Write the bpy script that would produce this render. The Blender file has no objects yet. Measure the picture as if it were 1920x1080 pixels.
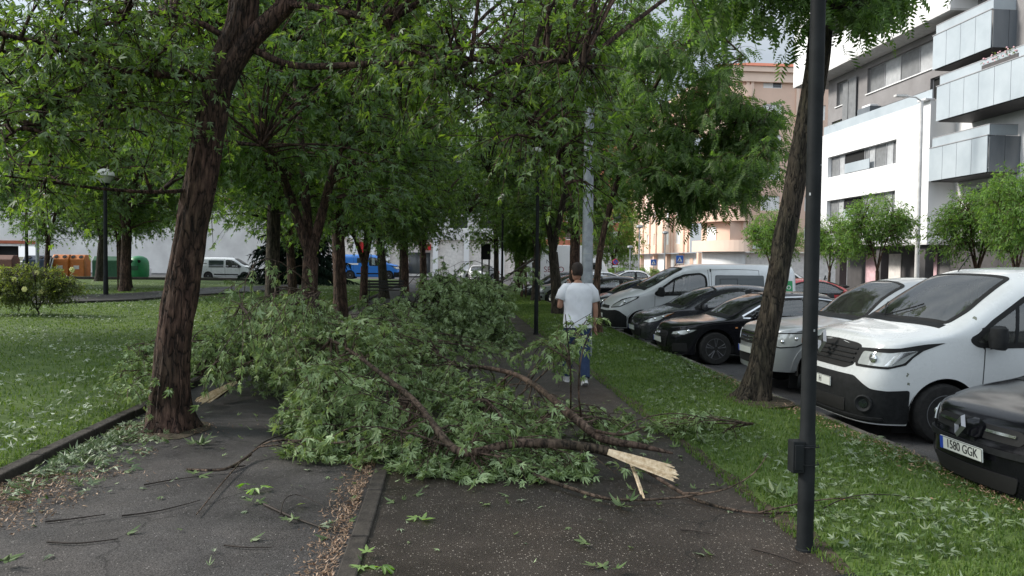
import bpy, bmesh, math, random
import numpy as np
from mathutils import Vector, Matrix, noise

# ------------------------------------------------------------------ camera, world, sun, exposure
SC = bpy.context.scene
COL = SC.collection
R_ = math.radians
FPX = 1450.0
CAM = Vector((0.0, 0.0, 1.8))
CAMR = Matrix.Rotation(R_(-4.7), 4, 'Z') @ Matrix.Rotation(math.pi / 2 - R_(1.97), 4, 'X') @ Matrix.Rotation(R_(0.65), 4, 'Z')
cd = bpy.data.cameras.new('camera')
cam = bpy.data.objects.new('camera', cd)
COL.objects.link(cam)
cd.sensor_width = 36.0
cd.lens = FPX / 1920.0 * 36.0
cd.clip_start = 0.05
cd.clip_end = 3000.0
cam.matrix_world = Matrix.Translation(CAM) @ CAMR
SC.camera = cam

SUN_EL, SUN_AZ = R_(34.0), R_(283.0)          # azimuth clockwise from +Y: light comes from the left
W = bpy.data.worlds.new('World')
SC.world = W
W.use_nodes = True
nt = W.node_tree
for n_ in list(nt.nodes): nt.nodes.remove(n_)
wo = nt.nodes.new('ShaderNodeOutputWorld'); bg = nt.nodes.new('ShaderNodeBackground')
sky = nt.nodes.new('ShaderNodeTexSky'); sky.sky_type = 'NISHITA'; sky.sun_disc = False
sky.sun_elevation = SUN_EL; sky.sun_rotation = SUN_AZ; sky.dust_density = 3.0; sky.air_density = 1.0
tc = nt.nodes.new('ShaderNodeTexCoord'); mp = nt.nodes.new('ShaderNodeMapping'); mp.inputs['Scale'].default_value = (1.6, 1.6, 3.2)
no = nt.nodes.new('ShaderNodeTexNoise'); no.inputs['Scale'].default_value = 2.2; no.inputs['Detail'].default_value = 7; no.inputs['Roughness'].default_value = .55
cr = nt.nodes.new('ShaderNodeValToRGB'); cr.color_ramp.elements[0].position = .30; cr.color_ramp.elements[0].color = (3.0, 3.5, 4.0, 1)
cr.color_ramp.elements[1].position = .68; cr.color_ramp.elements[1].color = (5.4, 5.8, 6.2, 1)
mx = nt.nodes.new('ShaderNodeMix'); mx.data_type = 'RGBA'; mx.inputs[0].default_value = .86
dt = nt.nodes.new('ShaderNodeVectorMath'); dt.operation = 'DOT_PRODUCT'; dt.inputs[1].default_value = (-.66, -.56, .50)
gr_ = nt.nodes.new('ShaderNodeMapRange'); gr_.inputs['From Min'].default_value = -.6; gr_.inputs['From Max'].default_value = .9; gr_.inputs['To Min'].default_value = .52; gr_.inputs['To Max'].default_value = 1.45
ml = nt.nodes.new('ShaderNodeVectorMath'); ml.operation = 'SCALE'
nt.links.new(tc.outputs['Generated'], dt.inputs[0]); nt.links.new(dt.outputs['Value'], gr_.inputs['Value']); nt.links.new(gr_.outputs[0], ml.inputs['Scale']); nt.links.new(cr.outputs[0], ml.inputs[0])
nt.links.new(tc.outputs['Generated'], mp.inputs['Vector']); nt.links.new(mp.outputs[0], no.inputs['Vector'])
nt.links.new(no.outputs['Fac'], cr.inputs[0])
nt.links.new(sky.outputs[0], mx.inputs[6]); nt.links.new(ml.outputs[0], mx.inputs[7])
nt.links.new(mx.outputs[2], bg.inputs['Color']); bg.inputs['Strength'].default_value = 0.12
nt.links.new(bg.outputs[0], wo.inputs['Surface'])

sl = bpy.data.lights.new('sun', 'SUN'); sun = bpy.data.objects.new('sun', sl); COL.objects.link(sun)
sl.energy = 2.4; sl.angle = R_(12); sl.color = (1.0, .95, .87)
sd = Vector((math.sin(SUN_AZ) * math.cos(SUN_EL), math.cos(SUN_AZ) * math.cos(SUN_EL), math.sin(SUN_EL)))
sun.rotation_euler = sd.to_track_quat('Z', 'Y').to_euler()

SC.view_settings.view_transform = 'Standard'
SC.view_settings.look = 'None'
SC.view_settings.exposure = 1.0
SC.view_settings.gamma = 1.0
SC.view_settings.use_curve_mapping = False
cy = SC.cycles
cy.max_bounces = 7; cy.diffuse_bounces = 4; cy.glossy_bounces = 3; cy.transmission_bounces = 4; cy.transparent_max_bounces = 8
cy.caustics_reflective = False; cy.caustics_refractive = False
cy.use_denoising = True

# ------------------------------------------------------------------ survey helpers: a sight line met with the ground or a distance
def ray(px, py): return (CAMR.to_3x3() @ Vector(((px - 960) / FPX, (540 - py) / FPX, -1)))
def G(px, py, z=0.0):
    d = ray(px, py); return CAM + d * ((z - CAM.z) / d.z)
def P(px, py, Y):
    d = ray(px, py); return CAM + d * (Y / d.y)
def PX(px, py, X):
    d = ray(px, py); return CAM + d * (X / d.x)

# ------------------------------------------------------------------ object helpers
def prop(o, label=None, cat=None, group=None, kind=None):
    if label: o['label'] = label
    if cat: o['category'] = cat
    if group: o['group'] = group
    if kind: o['kind'] = kind
    return o
def thing(name, label, cat, loc=(0, 0, 0), rz=0.0, group=None):
    o = bpy.data.objects.new(name, None); COL.objects.link(o)
    o.location = loc; o.rotation_euler = (0, 0, rz); o.empty_display_size = .2
    return prop(o, label, cat, group)
def link_mesh(name, me, parent=None, mats=None):
    o = bpy.data.objects.new(name, me); COL.objects.link(o)
    if parent: o.parent = parent
    if mats:
        for m in (mats if isinstance(mats, (list, tuple)) else [mats]): me.materials.append(m)
    return o
def np_mesh(name, V, F, smooth=False, mat_idx=None):
    """V (n,3); F a list of (m,k) index arrays."""
    me = bpy.data.meshes.new(name)
    V = np.asarray(V, dtype=np.float32)
    F = [np.asarray(f, dtype=np.int32) for f in F if len(f)]
    me.vertices.add(len(V)); me.vertices.foreach_set('co', V.ravel())
    loops = np.concatenate([f.ravel() for f in F]); starts = []; pos = 0
    for f in F:
        k = f.shape[1]; starts.append(pos + np.arange(len(f)) * k); pos += f.size
    starts = np.concatenate(starts).astype(np.int32)
    me.loops.add(len(loops)); me.loops.foreach_set('vertex_index', loops)
    me.polygons.add(len(starts)); me.polygons.foreach_set('loop_start', starts)
    if mat_idx is not None: me.polygons.foreach_set('material_index', np.asarray(mat_idx, dtype=np.int32))
    me.update(calc_edges=True)
    me.polygons.foreach_set('use_smooth', np.full(len(starts), smooth))
    me.validate()
    return me

class MB:
    """Collects shapes and links them as ONE mesh object."""
    def __init__(s): s.v = []; s.f = []
    def add(s, vs, fs, M=None):
        b = len(s.v)
        s.v += [tuple(M @ Vector(v)) if M else tuple(v) for v in vs]
        s.f += [tuple(b + i for i in f) for f in fs]
        return s
    def box(s, c, d, M=None, rz=0.0):
        x, y, z = d[0] / 2, d[1] / 2, d[2] / 2
        vs = [(-x, -y, -z), (x, -y, -z), (x, y, -z), (-x, y, -z), (-x, -y, z), (x, -y, z), (x, y, z), (-x, y, z)]
        T = Matrix.Translation(c) @ Matrix.Rotation(rz, 4, 'Z')
        if M: T = M @ T
        return s.add(vs, [(3, 2, 1, 0), (4, 5, 6, 7), (0, 1, 5, 4), (1, 2, 6, 5), (2, 3, 7, 6), (3, 0, 4, 7)], T)
    def prism(s, prof, a, b, axis='y', M=None):
        """profile of 2D points extruded along an axis from a to b"""
        n = len(prof)
        def m(p, t):
            if axis == 'y': return (p[0], t, p[1])
            if axis == 'x': return (t, p[0], p[1])
            return (p[0], p[1], t)
        vs = [m(p, a) for p in prof] + [m(p, b) for p in prof]
        fs = [tuple(range(n))[::-1], tuple(range(n, 2 * n))] + [(i, (i + 1) % n, n + (i + 1) % n, n + i) for i in range(n)]
        return s.add(vs, fs, M)
    def tube(s, pts, rad, seg=10, cap=True, M=None, squash=1.0):
        pts = [Vector(p) for p in pts]; n = len(pts)
        if not hasattr(rad, '__len__'): rad = [rad] * n
        vs = []; up = None
        for i, p in enumerate(pts):
            d = (pts[min(i + 1, n - 1)] - pts[max(i - 1, 0)])
            d = d.normalized() if d.length > 1e-9 else Vector((0, 0, 1))
            if up is None: up = d.orthogonal().normalized() if abs(d.z) < .95 else Vector((1, 0, 0))
            a = (up - d * up.dot(d)).normalized(); b = d.cross(a); up = a
            for k in range(seg):
                t = 2 * math.pi * k / seg
                vs.append(p + (a * math.cos(t) + b * math.sin(t) * squash) * rad[i])
        fs = [(i * seg + k, i * seg + (k + 1) % seg, (i + 1) * seg + (k + 1) % seg, (i + 1) * seg + k) for i in range(n - 1) for k in range(seg)]
        if cap: fs += [tuple(range(seg))[::-1], tuple((n - 1) * seg + k for k in range(seg))]
        return s.add(vs, fs, M)
    def lathe(s, prof, c=(0, 0, 0), seg=20, axis='z', M=None):
        """prof: (radius, height) points"""
        n = len(prof); vs = []
        for r, h in prof:
            for k in range(seg):
                t = 2 * math.pi * k / seg; x, y = r * math.cos(t), r * math.sin(t)
                p = (x, y, h) if axis == 'z' else ((x, h, y) if axis == 'y' else (h, x, y))
                vs.append((c[0] + p[0], c[1] + p[1], c[2] + p[2]))
        fs = [(i * seg + k, i * seg + (k + 1) % seg, (i + 1) * seg + (k + 1) % seg, (i + 1) * seg + k) for i in range(n - 1) for k in range(seg)]
        fs += [tuple(range(seg))[::-1], tuple((n - 1) * seg + k for k in range(seg))]
        return s.add(vs, fs, M)
    def ball(s, c, r, seg=14, M=None):
        if not hasattr(r, '__len__'): r = (r, r, r)
        vs = []; rings = seg // 2
        for i in range(rings + 1):
            a = math.pi * i / rings
            for k in range(seg):
                t = 2 * math.pi * k / seg
                vs.append((c[0] + r[0] * math.sin(a) * math.cos(t), c[1] + r[1] * math.sin(a) * math.sin(t), c[2] + r[2] * math.cos(a)))
        fs = [(i * seg + k, (i + 1) * seg + k, (i + 1) * seg + (k + 1) % seg, i * seg + (k + 1) % seg) for i in range(rings) for k in range(seg)]
        return s.add(vs, fs, M)
    def rings(s, rings, seg=16, cap=True, M=None, power=2.3):
        """stack of superelliptic rings: (cx, cy, cz, rx, ry)"""
        vs = []
        for cx, cy, cz, rx, ry in rings:
            for k in range(seg):
                t = 2 * math.pi * k / seg; c_, s_ = math.cos(t), math.sin(t)
                q = (abs(c_) ** power + abs(s_) ** power) ** (-1 / power)
                vs.append((cx + rx * c_ * q, cy + ry * s_ * q, cz))
        n = len(rings)
        fs = [(i * seg + k, i * seg + (k + 1) % seg, (i + 1) * seg + (k + 1) % seg, (i + 1) * seg + k) for i in range(n - 1) for k in range(seg)]
        if cap: fs += [tuple(range(seg))[::-1], tuple((n - 1) * seg + k for k in range(seg))]
        return s.add(vs, fs, M)
    def build(s, name, mat, parent=None, smooth=False, bevel=0.0, mesh_only=False):
        me = bpy.data.meshes.new(name); me.from_pydata(s.v, [], s.f); me.update()
        bm = bmesh.new(); bm.from_mesh(me); bmesh.ops.recalc_face_normals(bm, faces=bm.faces[:]); bm.to_mesh(me); bm.free()
        me.polygons.foreach_set('use_smooth', np.full(len(me.polygons), smooth))
        if smooth: 
            try: me.set_sharp_from_angle(angle=R_(42))
            except Exception: pass
        if mesh_only: return me
        o = link_mesh(name, me, parent, mat)
        if bevel:
            b = o.modifiers.new('bevel', 'BEVEL'); b.width = bevel; b.segments = 2; b.limit_method = 'ANGLE'; b.angle_limit = R_(35)
        return o
def copy_tree(o, parent=None):
    c = o.copy(); COL.objects.link(c); c.parent = parent
    for ch in list(o.children): copy_tree(ch, c)
    return c
def lettering(body, size, mat, parent, M, name='lettering', depth=.002, align='CENTER', sx=1.0):
    cu = bpy.data.curves.new(name, 'FONT'); cu.body = body; cu.size = size; cu.extrude = depth
    cu.align_x = align; cu.align_y = 'CENTER'
    t = bpy.data.objects.new('font_source', cu); COL.objects.link(t)
    dg = bpy.context.evaluated_depsgraph_get()
    me = bpy.data.meshes.new_from_object(t.evaluated_get(dg)); bpy.data.objects.remove(t)
    me.transform(M @ Matrix.Diagonal((sx, 1, 1, 1)))
    return link_mesh(name, me, parent, mat)
# ------------------------------------------------------------------ materials (all procedural)
def srgb(r, g, b):
    f = lambda c: (c / 255 / 12.92) if c / 255 <= .04045 else ((c / 255 + .055) / 1.055) ** 2.4
    return (f(r), f(g), f(b))
def newmat(name):
    m = bpy.data.materials.new(name); m.use_nodes = True
    t = m.node_tree; b = t.nodes['Principled BSDF']
    return m, t, b
def setin(b, **k):
    for a, v in k.items():
        i = b.inputs[a.replace('_', ' ')]
        i.default_value = (*v, 1) if hasattr(v, '__len__') and len(v) == 3 and i.type == 'RGBA' else v
def N(t, kind, **k):
    n = t.nodes.new(kind)
    for a, v in k.items():
        if a in n.inputs: n.inputs[a].default_value = v
        else: setattr(n, a, v)
    return n
def ramp(t, fac, stops):
    r = t.nodes.new('ShaderNodeValToRGB'); e = r.color_ramp.elements
    while len(e) < len(stops): e.new(.5)
    for i, (p, c) in enumerate(stops): e[i].position = p; e[i].color = (*c, 1)
    t.links.new(fac, r.inputs[0]); return r.outputs[0]
def objco(t): return t.nodes.new('ShaderNodeTexCoord').outputs['Object']
def noisy(name, c0, c1, scale=6.0, rough=.7, detail=6, bump=0.0, bscale=None, spec=.3, lo=.35, hi=.65, stretch=None, metal=0.0, coat=0.0):
    m, t, b = newmat(name)
    co = objco(t)
    if stretch:
        mpn = N(t, 'ShaderNodeMapping'); mpn.inputs['Scale'].default_value = stretch; t.links.new(co, mpn.inputs['Vector']); co = mpn.outputs[0]
    n = N(t, 'ShaderNodeTexNoise', Scale=scale, Detail=detail, Roughness=.6); t.links.new(co, n.inputs['Vector'])
    t.links.new(ramp(t, n.outputs['Fac'], [(lo, c0), (hi, c1)]), b.inputs['Base Color'])
    setin(b, Roughness=rough, Specular_IOR_Level=spec, Metallic=metal, Coat_Weight=coat)
    if bump:
        n2 = N(t, 'ShaderNodeTexNoise', Scale=bscale or scale * 3, Detail=5); t.links.new(co, n2.inputs['Vector'])
        bp = N(t, 'ShaderNodeBump', Strength=bump, Distance=.02); t.links.new(n2.outputs['Fac'], bp.inputs['Height']); t.links.new(bp.outputs[0], b.inputs['Normal'])
    return m
def plain(name, c, rough=.6, metal=0.0, spec=.4, coat=0.0, var=.12):
    return noisy(name, tuple(x * (1 - var) for x in c), tuple(x * (1 + var) for x in c), 3.0, rough, 4, 0, None, spec, metal=metal, coat=coat)
def paint(name, c, rough=.22, metal=0.0, dirt=.25, dcol=(.10, .09, .07), coat=.6, specks=0.0, spec=.5):
    m, t, b = newmat(name); co = objco(t)
    n = N(t, 'ShaderNodeTexNoise', Scale=2.3, Detail=8, Roughness=.7); t.links.new(co, n.inputs['Vector'])
    f = ramp(t, n.outputs['Fac'], [(.45, (0, 0, 0)), (.8, (dirt, dirt, dirt))])
    mx = N(t, 'ShaderNodeMix', data_type='RGBA'); t.links.new(f, mx.inputs[0]); mx.inputs[6].default_value = (*c, 1); mx.inputs[7].default_value = (*dcol, 1)
    colour = mx.outputs[2]
    if specks:                                                # bits of leaf and grit stuck to the paint
        v = N(t, 'ShaderNodeTexVoronoi', Scale=9.0); nd = N(t, 'ShaderNodeTexNoise', Scale=30.0); t.links.new(co, nd.inputs['Vector'])
        va = N(t, 'ShaderNodeVectorMath', operation='MULTIPLY_ADD'); t.links.new(nd.outputs['Color'], va.inputs[0]); va.inputs[1].default_value = (.05, .05, .05); t.links.new(co, va.inputs[2]); t.links.new(va.outputs[0], v.inputs['Vector'])
        sc_ = N(t, 'ShaderNodeSeparateColor'); t.links.new(v.outputs['Color'], sc_.inputs[0])
        th = N(t, 'ShaderNodeMath', operation='MULTIPLY'); t.links.new(sc_.outputs[0], th.inputs[0]); t.links.new(sc_.outputs[1], th.inputs[1])
        th2 = N(t, 'ShaderNodeMath', operation='SUBTRACT'); t.links.new(th.outputs[0], th2.inputs[0]); th2.inputs[1].default_value = 1 - specks
        th3 = N(t, 'ShaderNodeMath', operation='MULTIPLY'); t.links.new(th2.outputs[0], th3.inputs[0]); th3.inputs[1].default_value = .40
        lt = N(t, 'ShaderNodeMath', operation='LESS_THAN'); t.links.new(v.outputs['Distance'], lt.inputs[0]); t.links.new(th3.outputs[0], lt.inputs[1])
        ms = N(t, 'ShaderNodeMix', data_type='RGBA'); t.links.new(lt.outputs[0], ms.inputs[0]); t.links.new(colour, ms.inputs[6]); ms.inputs[7].default_value = (.16, .17, .13, 1); colour = ms.outputs[2]
    t.links.new(colour, b.inputs['Base Color'])
    r = ramp(t, n.outputs['Fac'], [(.3, (rough,) * 3), (.8, (rough + .12,) * 3)]); t.links.new(r, b.inputs['Roughness'])
    setin(b, Metallic=metal, Coat_Weight=coat, Coat_Roughness=.06, Specular_IOR_Level=spec)
    return m
def glassy(name, c=(.012, .016, .016), rough=.015, spec=.6):
    m, t, b = newmat(name); setin(b, Base_Color=c, Roughness=rough, Specular_IOR_Level=spec, Coat_Weight=.4, Coat_Roughness=.02)
    n = N(t, 'ShaderNodeTexNoise', Scale=5.0, Detail=5); t.links.new(objco(t), n.inputs['Vector'])
    t.links.new(ramp(t, n.outputs['Fac'], [(.4, (rough,) * 3), (.75, (rough + .03,) * 3)]), b.inputs['Roughness'])
    return m
def clearglass(name, tint=(.60, .66, .64), rough=.01):
    """a thin pane: part of the light goes through, the rest mirrors the surroundings"""
    m, t, b = newmat(name); out = t.nodes['Material Output']
    tr = N(t, 'ShaderNodeBsdfTransparent'); tr.inputs['Color'].default_value = (*tint, 1); gl = N(t, 'ShaderNodeBsdfGlossy'); gl.inputs['Roughness'].default_value = rough
    fr = N(t, 'ShaderNodeFresnel'); fr.inputs['IOR'].default_value = 2.3; ms = N(t, 'ShaderNodeMixShader')
    n = N(t, 'ShaderNodeTexNoise', Scale=4.0, Detail=6); t.links.new(objco(t), n.inputs['Vector']); di = N(t, 'ShaderNodeBsdfDiffuse'); di.inputs['Color'].default_value = (.25, .26, .24, 1); m2 = N(t, 'ShaderNodeMixShader')
    t.links.new(ramp(t, n.outputs['Fac'], [(.4, (.07,) * 3), (.8, (.20,) * 3)]), m2.inputs[0])
    t.links.new(fr.outputs[0], ms.inputs[0]); t.links.new(tr.outputs[0], ms.inputs[1]); t.links.new(gl.outputs[0], ms.inputs[2])
    t.links.new(ms.outputs[0], m2.inputs[1]); t.links.new(di.outputs[0], m2.inputs[2]); t.links.new(m2.outputs[0], out.inputs['Surface'])
    return m
def leafmat(name, tops, under, trans=.45, yellow=None, tcol=None, rough=.5, spec=.35):
    """leaf: green upper face, paler underside (the two faces of the blade), light passes through"""
    m, t, b = newmat(name); out = t.nodes['Material Output']
    g = N(t, 'ShaderNodeNewGeometry')
    stops = [(i / max(1, len(tops) - 1), c) for i, c in enumerate(tops)]
    top = ramp(t, g.outputs['Random Per Island'], stops)
    un = ramp(t, g.outputs['Random Per Island'], [(0, tuple(x * .8 for x in under)), (1, tuple(min(1, x * 1.15) for x in under))])
    mx = N(t, 'ShaderNodeMix', data_type='RGBA'); t.links.new(g.outputs['Backfacing'], mx.inputs[0]); t.links.new(top, mx.inputs[6]); t.links.new(un, mx.inputs[7])
    t.links.new(mx.outputs[2], b.inputs['Base Color']); setin(b, Roughness=rough, Specular_IOR_Level=spec)
    tr = N(t, 'ShaderNodeBsdfTranslucent'); tm = N(t, 'ShaderNodeMix', data_type='RGBA', blend_type='MULTIPLY'); tm.inputs[0].default_value = 1
    t.links.new(top, tm.inputs[6]); tm.inputs[7].default_value = (*(tcol or (3.0, 3.0, 1.4)), 1); t.links.new(tm.outputs[2], tr.inputs['Color'])
    ms = N(t, 'ShaderNodeMixShader'); ms.inputs[0].default_value = trans
    t.links.new(b.outputs[0], ms.inputs[1]); t.links.new(tr.outputs[0], ms.inputs[2]); t.links.new(ms.outputs[0], out.inputs['Surface'])
    return m
def asphalt(name, c0, c1, chip, chipamt=.5, rough=.62, cs=70.0):
    m, t, b = newmat(name); co = objco(t)
    n = N(t, 'ShaderNodeTexNoise', Scale=1.3, Detail=9, Roughness=.65); t.links.new(co, n.inputs['Vector'])
    base = ramp(t, n.outputs['Fac'], [(.35, c0), (.65, c1)])
    v = N(t, 'ShaderNodeTexVoronoi', Scale=cs); t.links.new(co, v.inputs['Vector'])
    sepc = N(t, 'ShaderNodeSeparateColor'); t.links.new(v.outputs['Color'], sepc.inputs[0])
    # a chip where the cell's own random number is high and close to the cell centre
    lt = N(t, 'ShaderNodeMath', operation='LESS_THAN'); t.links.new(v.outputs['Distance'], lt.inputs[0]); lt.inputs[1].default_value = .32
    gt = N(t, 'ShaderNodeMath', operation='GREATER_THAN'); t.links.new(sepc.outputs[0], gt.inputs[0]); gt.inputs[1].default_value = 1 - chipamt * .35
    mu = N(t, 'ShaderNodeMath', operation='MULTIPLY'); t.links.new(lt.outputs[0], mu.inputs[0]); t.links.new(gt.outputs[0], mu.inputs[1])
    mu2 = N(t, 'ShaderNodeMath', operation='MULTIPLY'); t.links.new(mu.outputs[0], mu2.inputs[0]); t.links.new(sepc.outputs[1], mu2.inputs[1])
    n3 = N(t, 'ShaderNodeTexNoise', Scale=110.0, Detail=3); t.links.new(co, n3.inputs['Vector'])
    mm = N(t, 'ShaderNodeMix', data_type='RGBA', blend_type='MULTIPLY'); mm.inputs[0].default_value = 1; t.links.new(base, mm.inputs[6])
    t.links.new(ramp(t, n3.outputs['Fac'], [(.35, (.45,) * 3), (.65, (1.5,) * 3)]), mm.inputs[7])
    mx = N(t, 'ShaderNodeMix', data_type='RGBA'); t.links.new(mu2.outputs[0], mx.inputs[0]); t.links.new(mm.outputs[2], mx.inputs[6]); mx.inputs[7].default_value = (*chip, 1)
    wn = N(t, 'ShaderNodeTexNoise', Scale=1.7, Detail=4); t.links.new(co, wn.inputs['Vector'])
    wv = N(t, 'ShaderNodeVectorMath', operation='MULTIPLY_ADD'); t.links.new(wn.outputs['Color'], wv.inputs[0]); wv.inputs[1].default_value = (.9, .9, 0); t.links.new(co, wv.inputs[2])
    vc = N(t, 'ShaderNodeTexVoronoi', Scale=.42, feature='DISTANCE_TO_EDGE'); t.links.new(wv.outputs[0], vc.inputs['Vector'])
    ck = N(t, 'ShaderNodeMix', data_type='RGBA', blend_type='MULTIPLY'); ck.inputs[0].default_value = 1; t.links.new(mx.outputs[2], ck.inputs[6])
    t.links.new(ramp(t, vc.outputs['Distance'], [(.0, (.45,) * 3), (.003, (.65,) * 3), (.006, (1,) * 3)]), ck.inputs[7])
    pn = N(t, 'ShaderNodeTexNoise', Scale=.55, Detail=6, Roughness=.6); t.links.new(co, pn.inputs['Vector'])
    pk_ = N(t, 'ShaderNodeMix', data_type='RGBA', blend_type='MULTIPLY'); pk_.inputs[0].default_value = 1; t.links.new(ck.outputs[2], pk_.inputs[6])
    t.links.new(ramp(t, pn.outputs['Fac'], [(.36, (.62, .60, .60)), (.50, (1, 1, 1)), (.64, (1.25, 1.2, 1.15))]), pk_.inputs[7])
    t.links.new(pk_.outputs[2], b.inputs['Base Color'])
    t.links.new(ramp(t, n.outputs['Fac'], [(.3, (rough - .2,) * 3), (.7, (rough + .12,) * 3)]), b.inputs['Roughness'])
    bp = N(t, 'ShaderNodeBump', Strength=.55, Distance=.01); t.links.new(n3.outputs['Fac'], bp.inputs['Height']); t.links.new(bp.outputs[0], b.inputs['Normal'])
    setin(b, Specular_IOR_Level=.35)
    return m
def bark(name, c0, c1, sx=19.0, bump=1.0):
    m, t, b = newmat(name); co = objco(t)
    mpn = N(t, 'ShaderNodeMapping'); mpn.inputs['Scale'].default_value = (1, 1, .24); t.links.new(co, mpn.inputs['Vector'])
    n = N(t, 'ShaderNodeTexNoise', Scale=sx, Detail=8, Roughness=.65); t.links.new(mpn.outputs[0], n.inputs['Vector'])
    n2 = N(t, 'ShaderNodeTexNoise', Scale=2.0, Detail=4); t.links.new(co, n2.inputs['Vector'])
    n5 = N(t, 'ShaderNodeTexNoise', Scale=sx * .8, Detail=3, Roughness=.5); t.links.new(mpn.outputs[0], n5.inputs['Vector'])
    ab = N(t, 'ShaderNodeMath', operation='SUBTRACT'); t.links.new(n5.outputs['Fac'], ab.inputs[0]); ab.inputs[1].default_value = .5
    ab2 = N(t, 'ShaderNodeMath', operation='ABSOLUTE'); t.links.new(ab.outputs[0], ab2.inputs[0])
    crk = ramp(t, ab2.outputs[0], [(.0, (.12,) * 3), (.035, (.75,) * 3), (.12, (1.0,) * 3)])
    a0 = ramp(t, n.outputs['Fac'], [(.34, tuple(x * .5 for x in c0)), (.48, c0), (.66, c1)])
    am = N(t, 'ShaderNodeMix', data_type='RGBA', blend_type='MULTIPLY'); am.inputs[0].default_value = 1; t.links.new(a0, am.inputs[6]); t.links.new(crk, am.inputs[7]); a = am.outputs[2]
    mm = N(t, 'ShaderNodeMix', data_type='RGBA', blend_type='MULTIPLY'); mm.inputs[0].default_value = 1; t.links.new(a, mm.inputs[6])
    t.links.new(ramp(t, n2.outputs['Fac'], [(.35, (.65, .7, .6)), (.65, (1.25, 1.2, 1.15))]), mm.inputs[7])
    t.links.new(mm.outputs[2], b.inputs['Base Color']); setin(b, Roughness=.8, Specular_IOR_Level=.25)
    bp = N(t, 'ShaderNodeBump', Strength=bump, Distance=.04); hm = N(t, 'ShaderNodeMath', operation='MULTIPLY'); t.links.new(n.outputs['Fac'], hm.inputs[0]); t.links.new(crk, hm.inputs[1]); t.links.new(hm.outputs[0], bp.inputs['Height']); t.links.new(bp.outputs[0], b.inputs['Normal'])
    return m

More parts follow.
